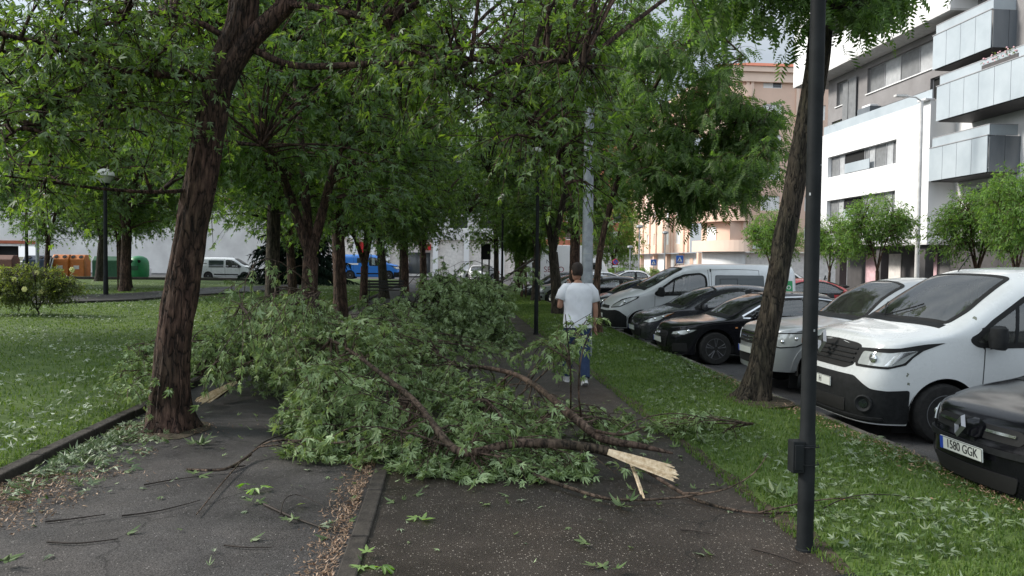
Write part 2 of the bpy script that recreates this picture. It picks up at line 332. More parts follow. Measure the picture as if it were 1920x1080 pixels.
M = dict(
    ground=noisy('bare_ground', (.05, .06, .03), (.09, .085, .05), .6, .9),
    path=asphalt('dark_asphalt', (.0225, .0170, .0135), (.038, .0295, .0235), (.30, .27, .23), .72, .58),
    footpath=asphalt('grey_asphalt', (.034, .031, .031), (.056, .052, .051), (.22, .21, .20), .25, .66),
    road=asphalt('road_asphalt', (.05, .05, .052), (.08, .08, .08), (.2, .2, .2), .2, .65),
    concrete=noisy('kerb_concrete', (.07, .062, .055), (.13, .12, .105), 7, .8, bump=.4),
    edging=noisy('worn_edging', (.026, .022, .019), (.050, .043, .036), 9, .75, bump=.5),
    soil=noisy('soil', (.03, .025, .015), (.07, .055, .035), 9, .95, bump=.6),
    turf=noisy('turf', (.038, .072, .012), (.082, .124, .028), 2.2, .9, bump=.6, bscale=60, detail=10),
    blade=None, bark_red=bark('red_brown_bark', (.062, .036, .028), (.15, .092, .072)), bark_dark=bark('dark_bark', (.04, .032, .024), (.085, .07, .052)),
    bark_warm=bark('warm_bark', (.085, .05, .035), (.17, .11, .08)), bark_limb=bark('limb_bark', (.085, .058, .045), (.16, .115, .092), 18, .6), twig=noisy('twig_bark', (.014, .010, .008), (.034, .025, .02), 12, .7),
    wood=noisy('fresh_split_wood', (.50, .36, .21), (.78, .64, .45), 9, .65, stretch=(3, 3, 3), bump=.5, bscale=40),
    pole=noisy('dark_pole_paint', (.008, .0095, .010), (.016, .018, .019), 5, .65, spec=.15), galv=noisy('galvanised', (.24, .26, .28), (.36, .38, .40), 8, .5, metal=.4),
    white_paint=paint('white_van_paint', (.62, .64, .64), dirt=.14, specks=.72), silver=paint('silver_paint', (.42, .44, .45), .28, .55, .2), silver2=paint('pale_silver_paint', (.64, .66, .67), .28, .1, .2),
    black_paint=paint('black_paint', (.006, .006, .008), .10, 0, .12, (.03, .03, .03), coat=.05, spec=.22), black2=paint('black_paint_clean', (.008, .008, .010), .10, 0, .10, (.03, .03, .03), coat=.15, spec=.3), grey_paint=paint('anthracite_paint', (.05, .052, .06), .22, .4, .2),
    navy=paint('navy_paint', (.012, .018, .045), .2, .2, .15), red_paint=paint('red_paint', (.45, .02, .025), .22, 0, .1), blue_paint=paint('bright_blue_paint', (.02, .17, .55), .3, 0, .1), pale_paint=paint('pale_paint', (.7, .7, .7), .25, 0, .1),
    plastic=noisy('dark_plastic', (.009, .010, .0105), (.016, .017, .018), 20, .65, spec=.2), rubber=noisy('tyre_rubber', (.012, .012, .012), (.024, .023, .022), 18, .85, bump=.3),
    glass=clearglass('car_glass'), glass_dark=glassy('dark_lens'), interior=plain('grey_seat_cloth', (.035, .036, .038), .9), trim=plain('cabin_trim', (.05, .05, .052), .7), glass2=glassy('tinted_glass', (.03, .04, .042)), chrome=plain('chrome', (.65, .66, .67), .15, 1.0), alloy=plain('alloy', (.28, .28, .29), .35, .8), steel_rim=plain('steel_rim', (.16, .165, .17), .45, .6),
    dark_rim=plain('dark_rim', (.10, .10, .105), .35, .5), lamp=plain('lamp_glass', (.45, .47, .46), .08, .15, .8, 1.0), lamp_in=plain('lamp_chrome', (.75, .77, .78), .12, .9), amber=plain('amber_lens', (.45, .17, .04), .2),
    seam=plain('seam_shadow_gap', (.01, .01, .01), .8), plate=plain('plate_white', (.62, .64, .60), .45, var=.05), ink=plain('black_ink', (.012, .012, .012), .6), eu=plain('eu_blue', (.02, .06, .35), .5),
    white_wall=noisy('white_render', (.70, .70, .70), (.80, .80, .80), .9, .8, stretch=(1, 1, .22)), grey_wall=noisy('grey_render', (.20, .19, .19), (.25, .24, .24), .8, .8), dark_wall=plain('dark_ground_floor', (.07, .065, .065), .6), soffit=plain('soffit', (.55, .54, .53), .8),
    panel=noisy('pale_blue_glass_panel', (.33, .375, .405), (.40, .445, .475), .6, .3, spec=.35), panel_dark=noisy('shaded_side_panel', (.10, .115, .13), (.15, .165, .18), 1.0, .35, stretch=(1, 1, .25)), pane=glassy('window_pane', (.05, .055, .06), .06), shutter=plain('grey_shutter', (.17, .175, .18), .6), shutter_light=plain('light_shutter', (.38, .39, .40), .6), frame=plain('window_frame', (.3, .3, .31), .5),
    peach=noisy('peach_render', (.72, .51, .40), (.78, .55, .43), .5, .85), peach_light=noisy('pale_peach', (.76, .57, .46), (.82, .63, .51), .5, .85), blind=plain('white_blind', (.82, .81, .79), .6, var=.04), stone=plain('pale_stone', (.72, .68, .64), .7), tile=noisy('roof_tile', (.30, .09, .05), (.42, .14, .08), 2, .8, stretch=(1, 1, 6)), terracotta=noisy('terracotta_render', (.42, .15, .09), (.5, .19, .12), .6, .85), pink=plain('pink_door', (.68, .45, .48), .6),
    graffiti=None, old_wall=noisy('old_pale_wall', (.54, .525, .515), (.72, .71, .69), .35, .85), bluegrey_wall=noisy('blue_grey_wall', (.36, .42, .48), (.46, .52, .57), .5, .85), void=plain('dark_opening', (.012, .012, .012), .9),
    orange=plain('orange_plastic', (.52, .16, .03), .5), green_bin=plain('dark_green_plastic', (.02, .10, .045), .5), green_igloo=plain('green_fibreglass', (.03, .22, .09), .45), navy_bin=plain('dark_blue_plastic', (.012, .03, .06), .5), brown_bin=plain('brown_plastic', (.13, .055, .035), .6), metal=plain('grey_metal', (.35, .36, .36), .4, .6), bench=plain('dark_bench_metal', (.018, .017, .016), .5),
    opal=plain('opal_globe', (.42, .43, .38), .3, var=.1), skin=noisy('skin', (.32, .17, .115), (.38, .21, .145), 9, .55), tee=noisy('white_cotton', (.66, .67, .71), (.74, .75, .79), 5, .9, bump=.25, bscale=9), jeans=noisy('blue_denim', (.020, .036, .080), (.030, .050, .105), 14, .9, bump=.3, bscale=90), hair=noisy('dark_hair', (.010, .006, .005), (.028, .015, .010), 40, .6, stretch=(1, 1, .3), bump=.6), shoe=plain('grey_shoe', (.42, .42, .43), .7), sole=plain('white_sole', (.6, .6, .6), .7),
    sign_blue=plain('sign_blue', (.02, .12, .45), .4), sign_white=plain('sign_white', (.75, .75, .75), .4), sign_red=plain('sign_red', (.5, .03, .04), .4), green_sign=plain('green_lettering_panel', (.03, .30, .10), .5), wine=plain('wine_red_lettering', (.22, .04, .06), .6), dark_print=plain('dark_grey_lettering', (.05, .05, .05), .6), awning=plain('awning_cloth', (.55, .42, .30), .8), flower=plain('pale_yellow_petals', (.65, .62, .25), .6), flower_pink=plain('pink_petals', (.6, .35, .38), .6), burnt=plain('orange_dead_leaf', (.42, .15, .07), .7))
M['leaf_near'] = leafmat('silver_maple_leaf', [(.046, .096, .018), (.080, .145, .027), (.130, .205, .038)], (.15, .205, .11), .42, tcol=(2.6, 2.5, 1.1))
M['leaf_far'] = leafmat('maple_leaf_far', [(.038, .082, .020), (.068, .128, .032), (.112, .182, .050)], (.16, .225, .13), .46, tcol=(3.0, 2.95, 1.2))
M['leaf_fallen'] = leafmat('torn_branch_leaf', [(.066, .116, .030), (.130, .190, .062), (.215, .285, .120)], (.31, .41, .21), .28, tcol=(1.9, 1.9, 1.0))
M['leaf_locust'] = leafmat('locust_leaf', [(.034, .074, .016), (.062, .120, .028), (.100, .160, .044)], (.11, .165, .065), .46)
M['leaf_bright'] = leafmat('round_tree_leaf', [(.052, .115, .024), (.090, .17, .036), (.145, .235, .055)], (.13, .19, .075), .42)
M['leaf_shrub'] = leafmat('shrub_leaf', [(.045, .075, .015), (.09, .125, .025), (.17, .19, .04)], (.14, .16, .08), .35)
M['leaf_conifer'] = leafmat('conifer_needle', [(.006, .012, .008), (.010, .020, .013), (.018, .030, .021)], (.012, .022, .016), .1, rough=.9, spec=.05)
M['leaf_litter'] = leafmat('dry_litter', [(.09, .05, .03), (.20, .11, .06), (.36, .25, .16)], (.30, .20, .13), .1, tcol=(1, 1, 1))
M['leaf_shed'] = leafmat('shed_maple_leaf', [(.065, .115, .032), (.11, .16, .06), (.165, .205, .11)], (.20, .25, .155), .18, tcol=(1.2, 1.2, 1))
M['leaf_shed_pale'] = leafmat('pale_shed_leaf', [(.12, .16, .08), (.20, .24, .14), (.28, .31, .22)], (.33, .38, .28), .15, tcol=(1.2, 1.2, 1))
M['blade'] = leafmat('grass_blade', [(.050, .098, .017), (.092, .150, .031), (.136, .190, .052)], (.075, .13, .032), .30, tcol=(1.9, 1.9, .9))
# ------------------------------------------------------------------ ground, paths, kerbs
def slab(name, poly, z, mat, depth=.3, sub=0):
    b = MB(); b.prism([tuple(p) for p in poly], z - depth, z, 'z')
    return prop(b.build(name, mat), kind='structure')
def rect(x0, x1, y0, y1): return [(x0, y0), (x1, y0), (x1, y1), (x0, y1)]
slab('ground', rect(-900, 900, -300, 1800), -.30, M['ground'], .5)
slab('parking_road', rect(4.62, 60, -25, 140), -.17, M['road'], .1)
slab('street', rect(-160, 4.0, 67.5, 140), -.10, M['road'], .15)
slab('path', rect(-.50, 2.40, -8, 66), 0, M['path'])
slab('footpath', rect(-3.50, -.62, -8, 66), -.004, M['footpath'])
# low kerb strip between the two paths, in lengths with worn joints
b = MB(); y = -8.0; rng = random.Random(3)
while y < 66: b.box((-.56 + rng.uniform(-.004, .004), y + .495, -.06 + rng.uniform(-.003, .003)), (.118, .985, .165)); y += 1.0
prop(b.build('edging_kerb', M['edging'], bevel=.012), kind='structure')
b = MB(); y = -8.0
while y < 66: b.box((-3.57 + rng.uniform(-.006, .006), y + .495, -.075 + rng.uniform(-.010, .010)), (.13, .988, .31)); y += 1.0
prop(b.build('lawn_kerb', M['edging'], bevel=.015), kind='structure')
b = MB(); y = -8.0
while y < 66: b.box((4.53, y + .495, -.12 + rng.uniform(-.004, .004)), (.15, .985, .20)); y += 1.0
prop(b.build('parking_kerb', M['concrete'], bevel=.02), kind='structure')
# undulating turf sheets
def sheet(name, x0, x1, y0, y1, zf, mat, dx=.25, dy=.5):
    nx, ny = int((x1 - x0) / dx) + 1, int((y1 - y0) / dy) + 1; xs, ys = np.linspace(x0, x1, nx + 1), np.linspace(y0, y1, ny + 1)
    V = np.array([(x, y, zf(x, y)) for y in ys for x in xs]); i = np.arange(ny)[:, None] * (nx + 1) + np.arange(nx)[None]
    me = np_mesh(name, V, [np.stack([i, i + 1, i + nx + 2, i + nx + 1], -1).reshape(-1, 4)], True)
    return prop(link_mesh(name, me, None, mat), kind='structure')
def zverge(x, y):
    u = (x - 2.38) / 2.07
    return .012 + .05 * math.sin(math.pi * min(1, max(0, u))) - .05 * max(0, u - .55) + .015 * noise.noise((x * 1.3, y * 1.3, 0))
def zlawn(x, y):
    e = min(1, (-3.63 - x) / 1.2)
    return .068 + .10 * e + .03 * noise.noise((x * .35, y * .35, 4)) * e
sheet('verge', 2.36, 4.47, -6, 66, zverge, M['turf'], .2, .3)
sheet('lawn', -95, -3.63, -6, 66, zlawn, M['turf'], .9, .9)
# ragged soil and turf fringe creeping over the edge of the dark path
ys = np.arange(-6, 66, .09); V = []
for y in ys:
    e = 2.33 - .10 * abs(noise.noise((y * 1.1, 3, 0))) - .05 * noise.noise((y * 5, 9, 0)) - .10 * max(0, noise.noise((y * .35, 5, 0))); V += [(e, y, .003), (2.37, y, .016), (2.52, y, .012)]
i = np.arange(len(ys) - 1)[:, None] * 3
prop(link_mesh('verge_edge_soil', np_mesh('verge_edge_soil', np.array(V), [np.concatenate([i + np.array([[0, 1, 4, 3]]), i + np.array([[1, 2, 5, 4]])])], True), None, M['soil']), kind='structure')
# bare soil round the two near trunks
def soil_patch(x, y, r, z):
    n = 40; v = [(x, y, z + .012)] + [(x + math.cos(a) * r * (1 + .28 * noise.noise((math.cos(a) * 1.7 + x, math.sin(a) * 1.7, y))), y + math.sin(a) * r * (1 + .28 * noise.noise((math.cos(a) * 1.7 + x, math.sin(a) * 1.7, y))), z) for a in [2 * math.pi * k / n for k in range(n)]]
    b = MB(); b.add(v, [(0, 1 + k, 1 + (k + 1) % n) for k in range(n)]); prop(b.build('bare_soil', M['soil'], None, True), kind='structure')
soil_patch(-2.98, 8.30, .52, .002); soil_patch(3.82, 9.62, .55, zverge(3.82, 9.62) + .006)
# park path crossing the lawn and the brown strip of earth beside the footpath farther on
pp = [G(60, 572, .17), G(250, 565, .17), G(400, 553, .17), G(560, 543, .17), G(560, 535, .17), G(400, 541, .17), G(250, 552, .17), G(60, 560, .17)]
slab('park_path', [(p.x, p.y) for p in pp], .245, M['footpath'], .1)
prop(MB().box((-27, 58.2, .2), (30, .35, .30)).build('lawn_far_kerb', M['edging'], bevel=.02), kind='structure')
# a widened bit of paving and a manhole by the near lamp post
slab('lamp_footing', rect(2.38, 2.72, 3.9, 4.75), .006, M['path'], .1)
mh = G(1650, 1112); t = thing('manhole_cover', 'round grey manhole cover at the foot of the black post', 'manhole cover', (mh.x, mh.y - .12, .0))
MB().lathe([(.36, -.05), (.36, .014), (.31, .016), (.305, .010)], seg=40).build('rim', M['plastic'], t)
cv = MB(); cv.lathe([(.30, -.05), (.30, .013), (.001, .013)], seg=40)
for i in range(-5, 6):
    for j in range(-5, 6):
        if i * i + j * j < 27: cv.box((i * .05, j * .05, .0145), (.03, .012, .005), rz=.7 if (i + j) % 2 else -.7)
cv.build('cover', M['edging'], t)
# ------------------------------------------------------------------ vehicles: a lofted body; lights, panes and trim are laid on its surface
def pchip(pts):
    x = np.array([p[0] for p in pts], float); y = np.array([p[1] for p in pts], float)
    h = np.diff(x); d = np.diff(y) / h; m = np.zeros(len(x)); m[0], m[-1] = d[0], d[-1]
    for i in range(1, len(x) - 1):
        m[i] = 0 if d[i - 1] * d[i] <= 0 else 3 * (h[i - 1] + h[i]) / ((2 * h[i] + h[i - 1]) / d[i - 1] + (h[i] + 2 * h[i - 1]) / d[i])
    def f(q):
        q = np.clip(np.asarray(q, float), x[0], x[-1]); i = np.clip(np.searchsorted(x, q) - 1, 0, len(x) - 2); t = (q - x[i]) / h[i]
        return (2*t**3 - 3*t**2 + 1) * y[i] + (t**3 - 2*t**2 + t) * h[i] * m[i] + (-2*t**3 + 3*t**2) * y[i+1] + (t**3 - t**2) * h[i] * m[i+1]
    return f
def roundpoly(pts, r, k=4):
    out = []; n = len(pts)
    for i in range(n):
        a, b, c = (Vector(pts[i - 1]), Vector(pts[i]), Vector(pts[(i + 1) % n]))
        u, v = a - b, c - b; q = min(r, u.length * .45, v.length * .45)
        p0, p1 = b + u.normalized() * q, b + v.normalized() * q
        for j in range(k + 1):
            t = j / k; out.append(tuple(p0 * (1 - t) ** 2 + b * 2 * t * (1 - t) + p1 * t * t))
    return out
def inpoly(x, y, poly):
    ins = np.zeros(len(x), bool); n = len(poly)
    for i in range(n):
        (x0, y0), (x1, y1) = poly[i - 1], poly[i]
        c = ((y0 > y) != (y1 > y)) & (x < (x1 - x0) * (y - y0) / ((y1 - y0) if abs(y1 - y0) > 1e-9 else 1e-9) + x0); ins ^= c
    return ins
class Body:
    def __init__(s, plan, top, sh, lo=.2, arch=(), R=.36, zw=.31, tum=.14, lean=((0, 0), (2, 0)), barrel=.05, nmax=4.2, bow=.0):
        # dense plan outline, nose centre -> tail centre
        P_ = [Vector(p) for p in plan]; dense = []
        for i in range(len(P_) - 1):
            p0, p1, p2, p3 = P_[max(0, i - 1)], P_[i], P_[i + 1], P_[min(len(P_) - 1, i + 2)]
            for j in range(12):
                t = j / 12
                dense.append(.5 * ((2 * p1) + (p2 - p0) * t + (2*p0 - 5*p1 + 4*p2 - p3) * t*t + (3*p1 - p0 - 3*p2 + p3) * t**3))
        dense.append(P_[-1]); a = np.array([[q.x, q.y] for q in dense]); a[:, 1] = np.maximum(a[:, 1], 0); a[:, 0] = np.maximum.accumulate(a[:, 0])
        seg = np.hypot(*np.diff(a, axis=0).T); s.T = np.concatenate([[0], np.cumsum(seg)]); s.px, s.py = a[:, 0], a[:, 1]
        s.L = a[-1, 0]; s.W = a[:, 1].max(); s.top, s.shf, s.lean = pchip(top), pchip(sh), pchip(lean)
        s.lo, s.arch, s.R, s.zw, s.tum, s.barrel, s.nmax, s.bow = lo, arch, R, zw, tum, barrel, nmax, bow
        imax = int(np.argmax(a[:, 1])); s.holes = []
    def xt(s, t): return np.interp(np.abs(t), s.T, s.px)
    def yt(s, t): return np.interp(np.abs(t), s.T, s.py)
    def tx(s, x): return float(np.interp(x, s.px + np.arange(len(s.px)) * 1e-9, s.T))
    def hw(s, x): return np.interp(x, s.px + np.arange(len(s.px)) * 1e-9, s.py)
    def zlo(s, x):
        z = np.full(np.shape(x), s.lo, float)
        for xw in s.arch:
            d = s.R ** 2 - (x - xw) ** 2
            z = np.where(d > 0, np.maximum(z, s.zw + np.sqrt(np.maximum(d, 0))), z)
        return z
    def nexp(s, x): return 2.2 + (s.nmax - 2.2) * np.clip((s.top(x) - s.shf(x)) / .45, 0, 1)
    def yz(s, x, y0, z):
        zs, zt = s.shf(x), np.maximum(s.top(x), s.shf(x) + .02)
        k = 1 - s.barrel * (np.clip(zs - z, 0, 2) / .6) ** 2
        q = np.clip((z - zs) / (zt - zs), 0, 1); n = s.nexp(x)
        up = (1 - s.tum * np.clip(z - zs, 0, 2)) * (1 - q ** n) ** (1 / n)
        return y0 * np.where(z <= zs, k, up)
    def deform(s, p):
        x, y, z = p[..., 0], p[..., 1], p[..., 2]
        x2 = x + s.lean(z) * np.clip(1 - x / .7, 0, 1) ** 1.5 + s.bow * ((y / s.W) ** 2 - 1) * np.clip(1 - (x - 1.2) / 1.4, 0, 1) * np.clip(x / 1.2, 0, 1) * np.clip((z - .6) / .4, 0, 1)
        return np.stack([x2, y, z], -1)
    def S(s, t, z):
        t, z = np.broadcast_arrays(np.asarray(t, float), np.asarray(z, float))
        x = s.xt(t); y = s.yz(x, s.yt(t), z) * -np.sign(t)
        return s.deform(np.stack([x, y, z], -1))
    def Tp(s, x, y):
        x, y = np.broadcast_arrays(np.asarray(x, float), np.asarray(y, float))
        zs, zt = s.shf(x), np.maximum(s.top(x), s.shf(x) + .02); lo, hi = zs.copy(), zt.copy(); y0 = s.hw(x)
        for _ in range(30):
            m = (lo + hi) / 2; big = s.yz(x, y0, m) > np.abs(y); lo = np.where(big, m, lo); hi = np.where(big, hi, m)
        return s.deform(np.stack([x, y, (lo + hi) / 2], -1))
    def mesh(s, name, mat, parent):
        t = np.unique(np.concatenate([np.arange(0, 1.2, .03), np.arange(1.2, s.T[-1], .032), [s.T[-1]]])); x, y0 = s.xt(t), s.yt(t); nv, nu = 14, 34
        rows = []
        lo, sh, top = s.zlo(x), s.shf(x), np.maximum(s.top(x), s.shf(x) + .02)
        for v in np.linspace(0, 1, nv): 
            z = lo + (sh - lo) * v; rows.append(np.stack([x, s.yz(x, y0, z), z], -1))
        n = s.nexp(x)
        for a in np.linspace(0, math.pi / 2, nu + 1)[1:]:
            q = math.sin(a) ** (2 / n); z = sh + (top - sh) * q
            yy = y0 * (1 - s.tum * (z - sh)) * (math.cos(a) if a < 1.57 else 0) ** (2 / n); rows.append(np.stack([x, yy, z], -1))
        A = s.deform(np.array(rows)); nr, nc = A.shape[:2]
        B = A.copy(); B[..., 1] *= -1
        V = np.concatenate([A.reshape(-1, 3), B.reshape(-1, 3)]); i = np.arange((nr - 1))[:, None] * nc + np.arange(nc - 1)[None]
        q = np.stack([i, i + 1, i + nc + 1, i + nc], -1).reshape(-1, 4); off = nr * nc
        # leave the window openings out of the shell
        raw = np.array(rows).reshape(-1, 3); tt = np.broadcast_to(t, (nr, nc)).reshape(-1); cz, cx, cyy, ct = raw[q, 2].mean(1), raw[q, 0].mean(1), raw[q, 1].mean(1), tt[q].mean(1); keepA, keepB = np.ones(len(q), bool), np.ones(len(q), bool)
        for kind, poly in s.holes:
            for keep, sg in ((keepA, 1), (keepB, -1)):
                if kind == 'S': keep &= ~inpoly(-sg * ct, cz, poly)
                else: keep &= ~(inpoly(cx, sg * cyy, poly) & (cz > s.shf(cx) + .03))
        F = np.concatenate([q[keepA], (q[keepB] + off)[:, ::-1]])
        me = np_mesh(name, V, [F], True); bm = bmesh.new(); bm.from_mesh(me); bmesh.ops.remove_doubles(bm, verts=bm.verts[:], dist=.0012)
        bmesh.ops.dissolve_degenerate(bm, edges=bm.edges[:], dist=1e-4); bmesh.ops.recalc_face_normals(bm, faces=bm.faces[:])
        for f in bm.faces: f.smooth = True
        bm.to_mesh(me); bm.free()
        return link_mesh(name, me, parent, mat)
    def patch(s, name, mat, parent, poly, kind='S', eps=.004, h=.07, back=.02, r=0.0):
        if r: poly = roundpoly(poly, r)
        if mat is M['glass'] and name in ('windscreen', 'side_window', 'rear_window'): s.holes.append((kind, poly)); s.seal = True
        else: s.seal = False
        seal_poly = poly if s.seal else None
        bm = bmesh.new(); vs = [bm.verts.new((p[0], p[1], 0)) for p in poly]
        try: bm.faces.new(vs)
        except ValueError: pass
        us = [p[0] for p in poly]; ws = [p[1] for p in poly]
        for ax, (a, b) in enumerate(((min(us), max(us)), (min(ws), max(ws)))):
            for k in range(1, int((b - a) / h) + 1):
                c = [0, 0, 0]; c[ax] = a + (b - a) * k / (int((b - a) / h) + 1); nn = [0, 0, 0]; nn[ax] = 1
                bmesh.ops.bisect_plane(bm, geom=bm.verts[:] + bm.edges[:] + bm.faces[:], plane_co=c, plane_no=nn, dist=1e-5)
        bm.verts.ensure_lookup_table(); uv = np.array([v.co[:2] for v in bm.verts])
        f = (lambda a, b: s.S(a, b)) if kind == 'S' else (lambda a, b: s.Tp(a, b))
        e = .004; p = f(uv[:, 0], uv[:, 1]); du = f(uv[:, 0] + e, uv[:, 1]) - f(uv[:, 0] - e, uv[:, 1]); dv = f(uv[:, 0], uv[:, 1] + e) - f(uv[:, 0], uv[:, 1] - e)
        nrm = np.cross(du, dv); ln = np.linalg.norm(nrm, axis=1, keepdims=True); nrm = nrm / np.maximum(ln, 1e-9)
        cen = np.stack([np.full(len(p), s.L * .5), np.zeros(len(p)), np.full(len(p), .5)], -1); sgn = np.sign(((p - cen) * nrm).sum(1))
        sg = 1.0 if sgn.sum() >= 0 else -1.0; nrm *= sg
        for v, q, n_ in zip(bm.verts, p, nrm): v.co = q + n_ * eps; 
        bm.normal_update(); nd = {v.index: Vector(n_) for v, n_ in zip(bm.verts, nrm)}
        bm.verts.index_update(); be = [ed for ed in bm.edges if ed.is_boundary]
        nm = {v: Vector(nrm[i]) for i, v in enumerate(bm.verts)}
        r_ = bmesh.ops.extrude_edge_only(bm, edges=be); newv = [g for g in r_['geom'] if isinstance(g, bmesh.types.BMVert)]
        for v in newv:
            src = min((ed.other_vert(v) for ed in v.link_edges if ed.other_vert(v) in nm), key=lambda q: (q.co - v.co).length, default=None)
            if src: v.co = v.co - nm[src] * back
        bmesh.ops.recalc_face_normals(bm, faces=bm.faces[:])
        main = [fc for fc in bm.faces]
        for fc in main: fc.smooth = True
        me = bpy.data.meshes.new(name); bm.to_mesh(me); bm.free()
        try: me.set_sharp_from_angle(angle=R_(35))
        except Exception: pass
        o = link_mesh(name, me, parent, mat)
        if seal_poly:
            c = Vector((sum(p[0] for p in seal_poly) / len(seal_poly), sum(p[1] for p in seal_poly) / len(seal_poly))); q = [tuple(Vector(p) + (c - Vector(p)).normalized() * .012) for p in seal_poly]
            s.band('seal', M['seam'], o, q + q[:1], .055, kind=kind, eps=.006, back=.012)
        return o
    def both(s, name, mat, parent, poly, **k):
        a = s.patch(name, mat, parent, poly, **k); b = s.patch(name, mat, parent, [(-p[0], p[1]) for p in poly] if k.get('kind', 'S') == 'S' else [(p[0], -p[1]) for p in poly], **k)
        return a, b
    def band(s, name, mat, parent, zx, w=.012, **k):
        """thin strip along a (t,z) polyline"""
        L_ = [Vector(p) for p in zx]; left, right = [], []
        for i, p in enumerate(L_):
            d = (L_[min(i + 1, len(L_) - 1)] - L_[max(i - 1, 0)]).normalized(); n_ = Vector((-d.y, d.x)) * w / 2
            left.append(tuple(p + n_)); right.append(tuple(p - n_))
        return s.patch(name, mat, parent, left + right[::-1], **k)

def wheel(parent, x, y, r, w, rim, style, zc=None):
    """a tyre with its rim; side = sign of y is the outer face"""
    zc = r if zc is None else zc; sg = 1 if y > 0 else -1; T = Matrix.Translation((x, y, zc))
    prof = [(r * .64, -w * .46), (r * .74, -w * .5), (r * .93, -w * .48), (r * .99, -w * .36), (r, -w * .15), (r, w * .15), (r * .99, w * .36), (r * .93, w * .48), (r * .74, w * .5), (r * .64, w * .46)]
    wt = MB().lathe(prof, seg=36, axis='y', M=T).build('wheel', M['rubber'], parent, True)
    b = MB(); f = w * .44 * sg; rr = r * .66
    ring = [(rr, 0), (rr, f * 1.04), (rr * .93, f * 1.06), (rr * .9, f * .7), (rr * .88, 0)]
    b.lathe(ring, seg=32, axis='y', M=T)
    if style == 'steel':
        b.lathe([(rr * .93, f * .35), (rr * .80, f * .5), (rr * .62, f * .88), (rr * .34, f * .8), (rr * .30, f * 1.1), (.001, f * 1.12)], seg=32, axis='y', M=T)
        rim_o = b.build('rim', rim, wt, True); h = MB()
        for k in range(12):
            a = 2 * math.pi * k / 12; c = Vector((math.cos(a) * rr * .74, f * .74, math.sin(a) * rr * .74))
            h.lathe([(rr * .075, 0), (rr * .075, f * .12)], seg=10, axis='y', M=T @ Matrix.Translation(c))
        for k in range(5):
            a = 2 * math.pi * k / 5; c = Vector((math.cos(a) * rr * .42, f * .84, math.sin(a) * rr * .42))
            h.lathe([(rr * .05, 0), (rr * .05, f * .1)], seg=8, axis='y', M=T @ Matrix.Translation(c))
        h.build('rim_hole', M['seam'], rim_o)
    else:
        n = 5 if style in ('spoke5', 'twin5') else 7
        b.lathe([(rr * .24, f * .6), (rr * .24, f * .95), (rr * .10, f * 1.0), (.001, f * 1.0)], seg=20, axis='y', M=T)
        for k in range(n):
            a = 2 * math.pi * (k + .25) / n
            for o_ in ((-.16, .16) if style == 'twin5' else (0,)):
                p0 = Vector((math.cos(a + o_ * .6) * rr * .2, f * .9, math.sin(a + o_ * .6) * rr * .2)); p1 = Vector((math.cos(a + o_) * rr * .94, f * .98, math.sin(a + o_) * rr * .94))
                b.tube([p0, (p0 + p1) / 2 , p1], [rr * .085, rr * .07, rr * .085] if style == 'twin5' else [rr * .14, rr * .11, rr * .14], 6, M=T)
        b.lathe([(rr * .86, f * .1), (rr * .86, f * .16), (.001, f * .16)], seg=24, axis='y', M=T)
        b.build('rim', rim, wt, True)
    return wt
def mirror_part(parent, x, y, z, mat, s=1.0, h=.2, glass=True):
    sg = 1 if y > 0 else -1; b = MB()
    b.rings([(x + .02 * s, y + sg * .13, z - h / 2, .035 * s, .06), (x, y + sg * .13, z - h * .42, .065 * s, .095), (x - .005, y + sg * .13, z, .075 * s, .105), (x + .005, y + sg * .13, z + h * .4, .06 * s, .095), (x + .02, y + sg * .12, z + h / 2, .03 * s, .06)], 14)
    b.tube([(x + .01, y - sg * .06, z - h * .3), (x, y + sg * .1, z - h * .25)], .03, 8)
    return b.build('mirror', mat, parent, True)
def number_plate(parent, text, x, z, w=.52, h=.11, y=0.0, rz=0.0, tilt=0.0):
    T = Matrix.Translation((x, y, z)) @ Matrix.Rotation(rz, 4, 'Z') @ Matrix.Rotation(tilt, 4, 'Y')
    p = MB().box((0, 0, 0), (.012, w, h), M=T).build('number_plate', M['plate'], parent, bevel=.003)
    MB().box((-.0075, w / 2 - .022, 0), (.002, .040, h * .94), M=T).build('country_band', M['eu'], p)
    # faces the nose direction (-x); reading direction runs toward -y
    L_ = T @ Matrix.Translation((-.0072, -.018, 0)) @ Matrix(((0, 0, -1, 0), (-1, 0, 0, 0), (0, 1, 0, 0), (0, 0, 0, 1)))
    if text: lettering(text, h * .93, M['ink'], p, L_, sx=.86)
    f = MB()
    for s_ in (-1, 1):
        f.box((-.0068, 0, s_ * (h / 2 - .003)), (.002, w - .006, .004), M=T); f.box((-.0068, s_ * (w / 2 - .003), 0), (.002, .004, h - .012), M=T)
    f.build('plate_rim', M['ink'], p)
    return p
def diamond_badge(parent, x, z, s, tilt):
    """plain hollow rhombus badge"""
    T = Matrix.Translation((x, 0, z)) @ Matrix.Rotation(tilt, 4, 'Y'); b = MB()
    o = [(0, s), (.6 * s, 0), (0, -s), (-.6 * s, 0)]; i = [(0, .52 * s), (.27 * s, 0), (0, -.52 * s), (-.27 * s, 0)]
    for k in range(4):
        a0, a1, b0, b1 = o[k], o[(k + 1) % 4], i[k], i[(k + 1) % 4]; m0 = ((a0[0] + b0[0]) / 2, (a0[1] + b0[1]) / 2); m1 = ((a1[0] + b1[0]) / 2, (a1[1] + b1[1]) / 2)
        vs = [(0, *a0), (0, *a1), (-.03, *m1), (-.03, *m0), (0, *b0), (0, *b1)]
        b.add(vs, [(0, 1, 2, 3), (3, 2, 5, 4), (0, 4, 5, 1)], T)
    return b.build('emblem', M['alloy'], parent)
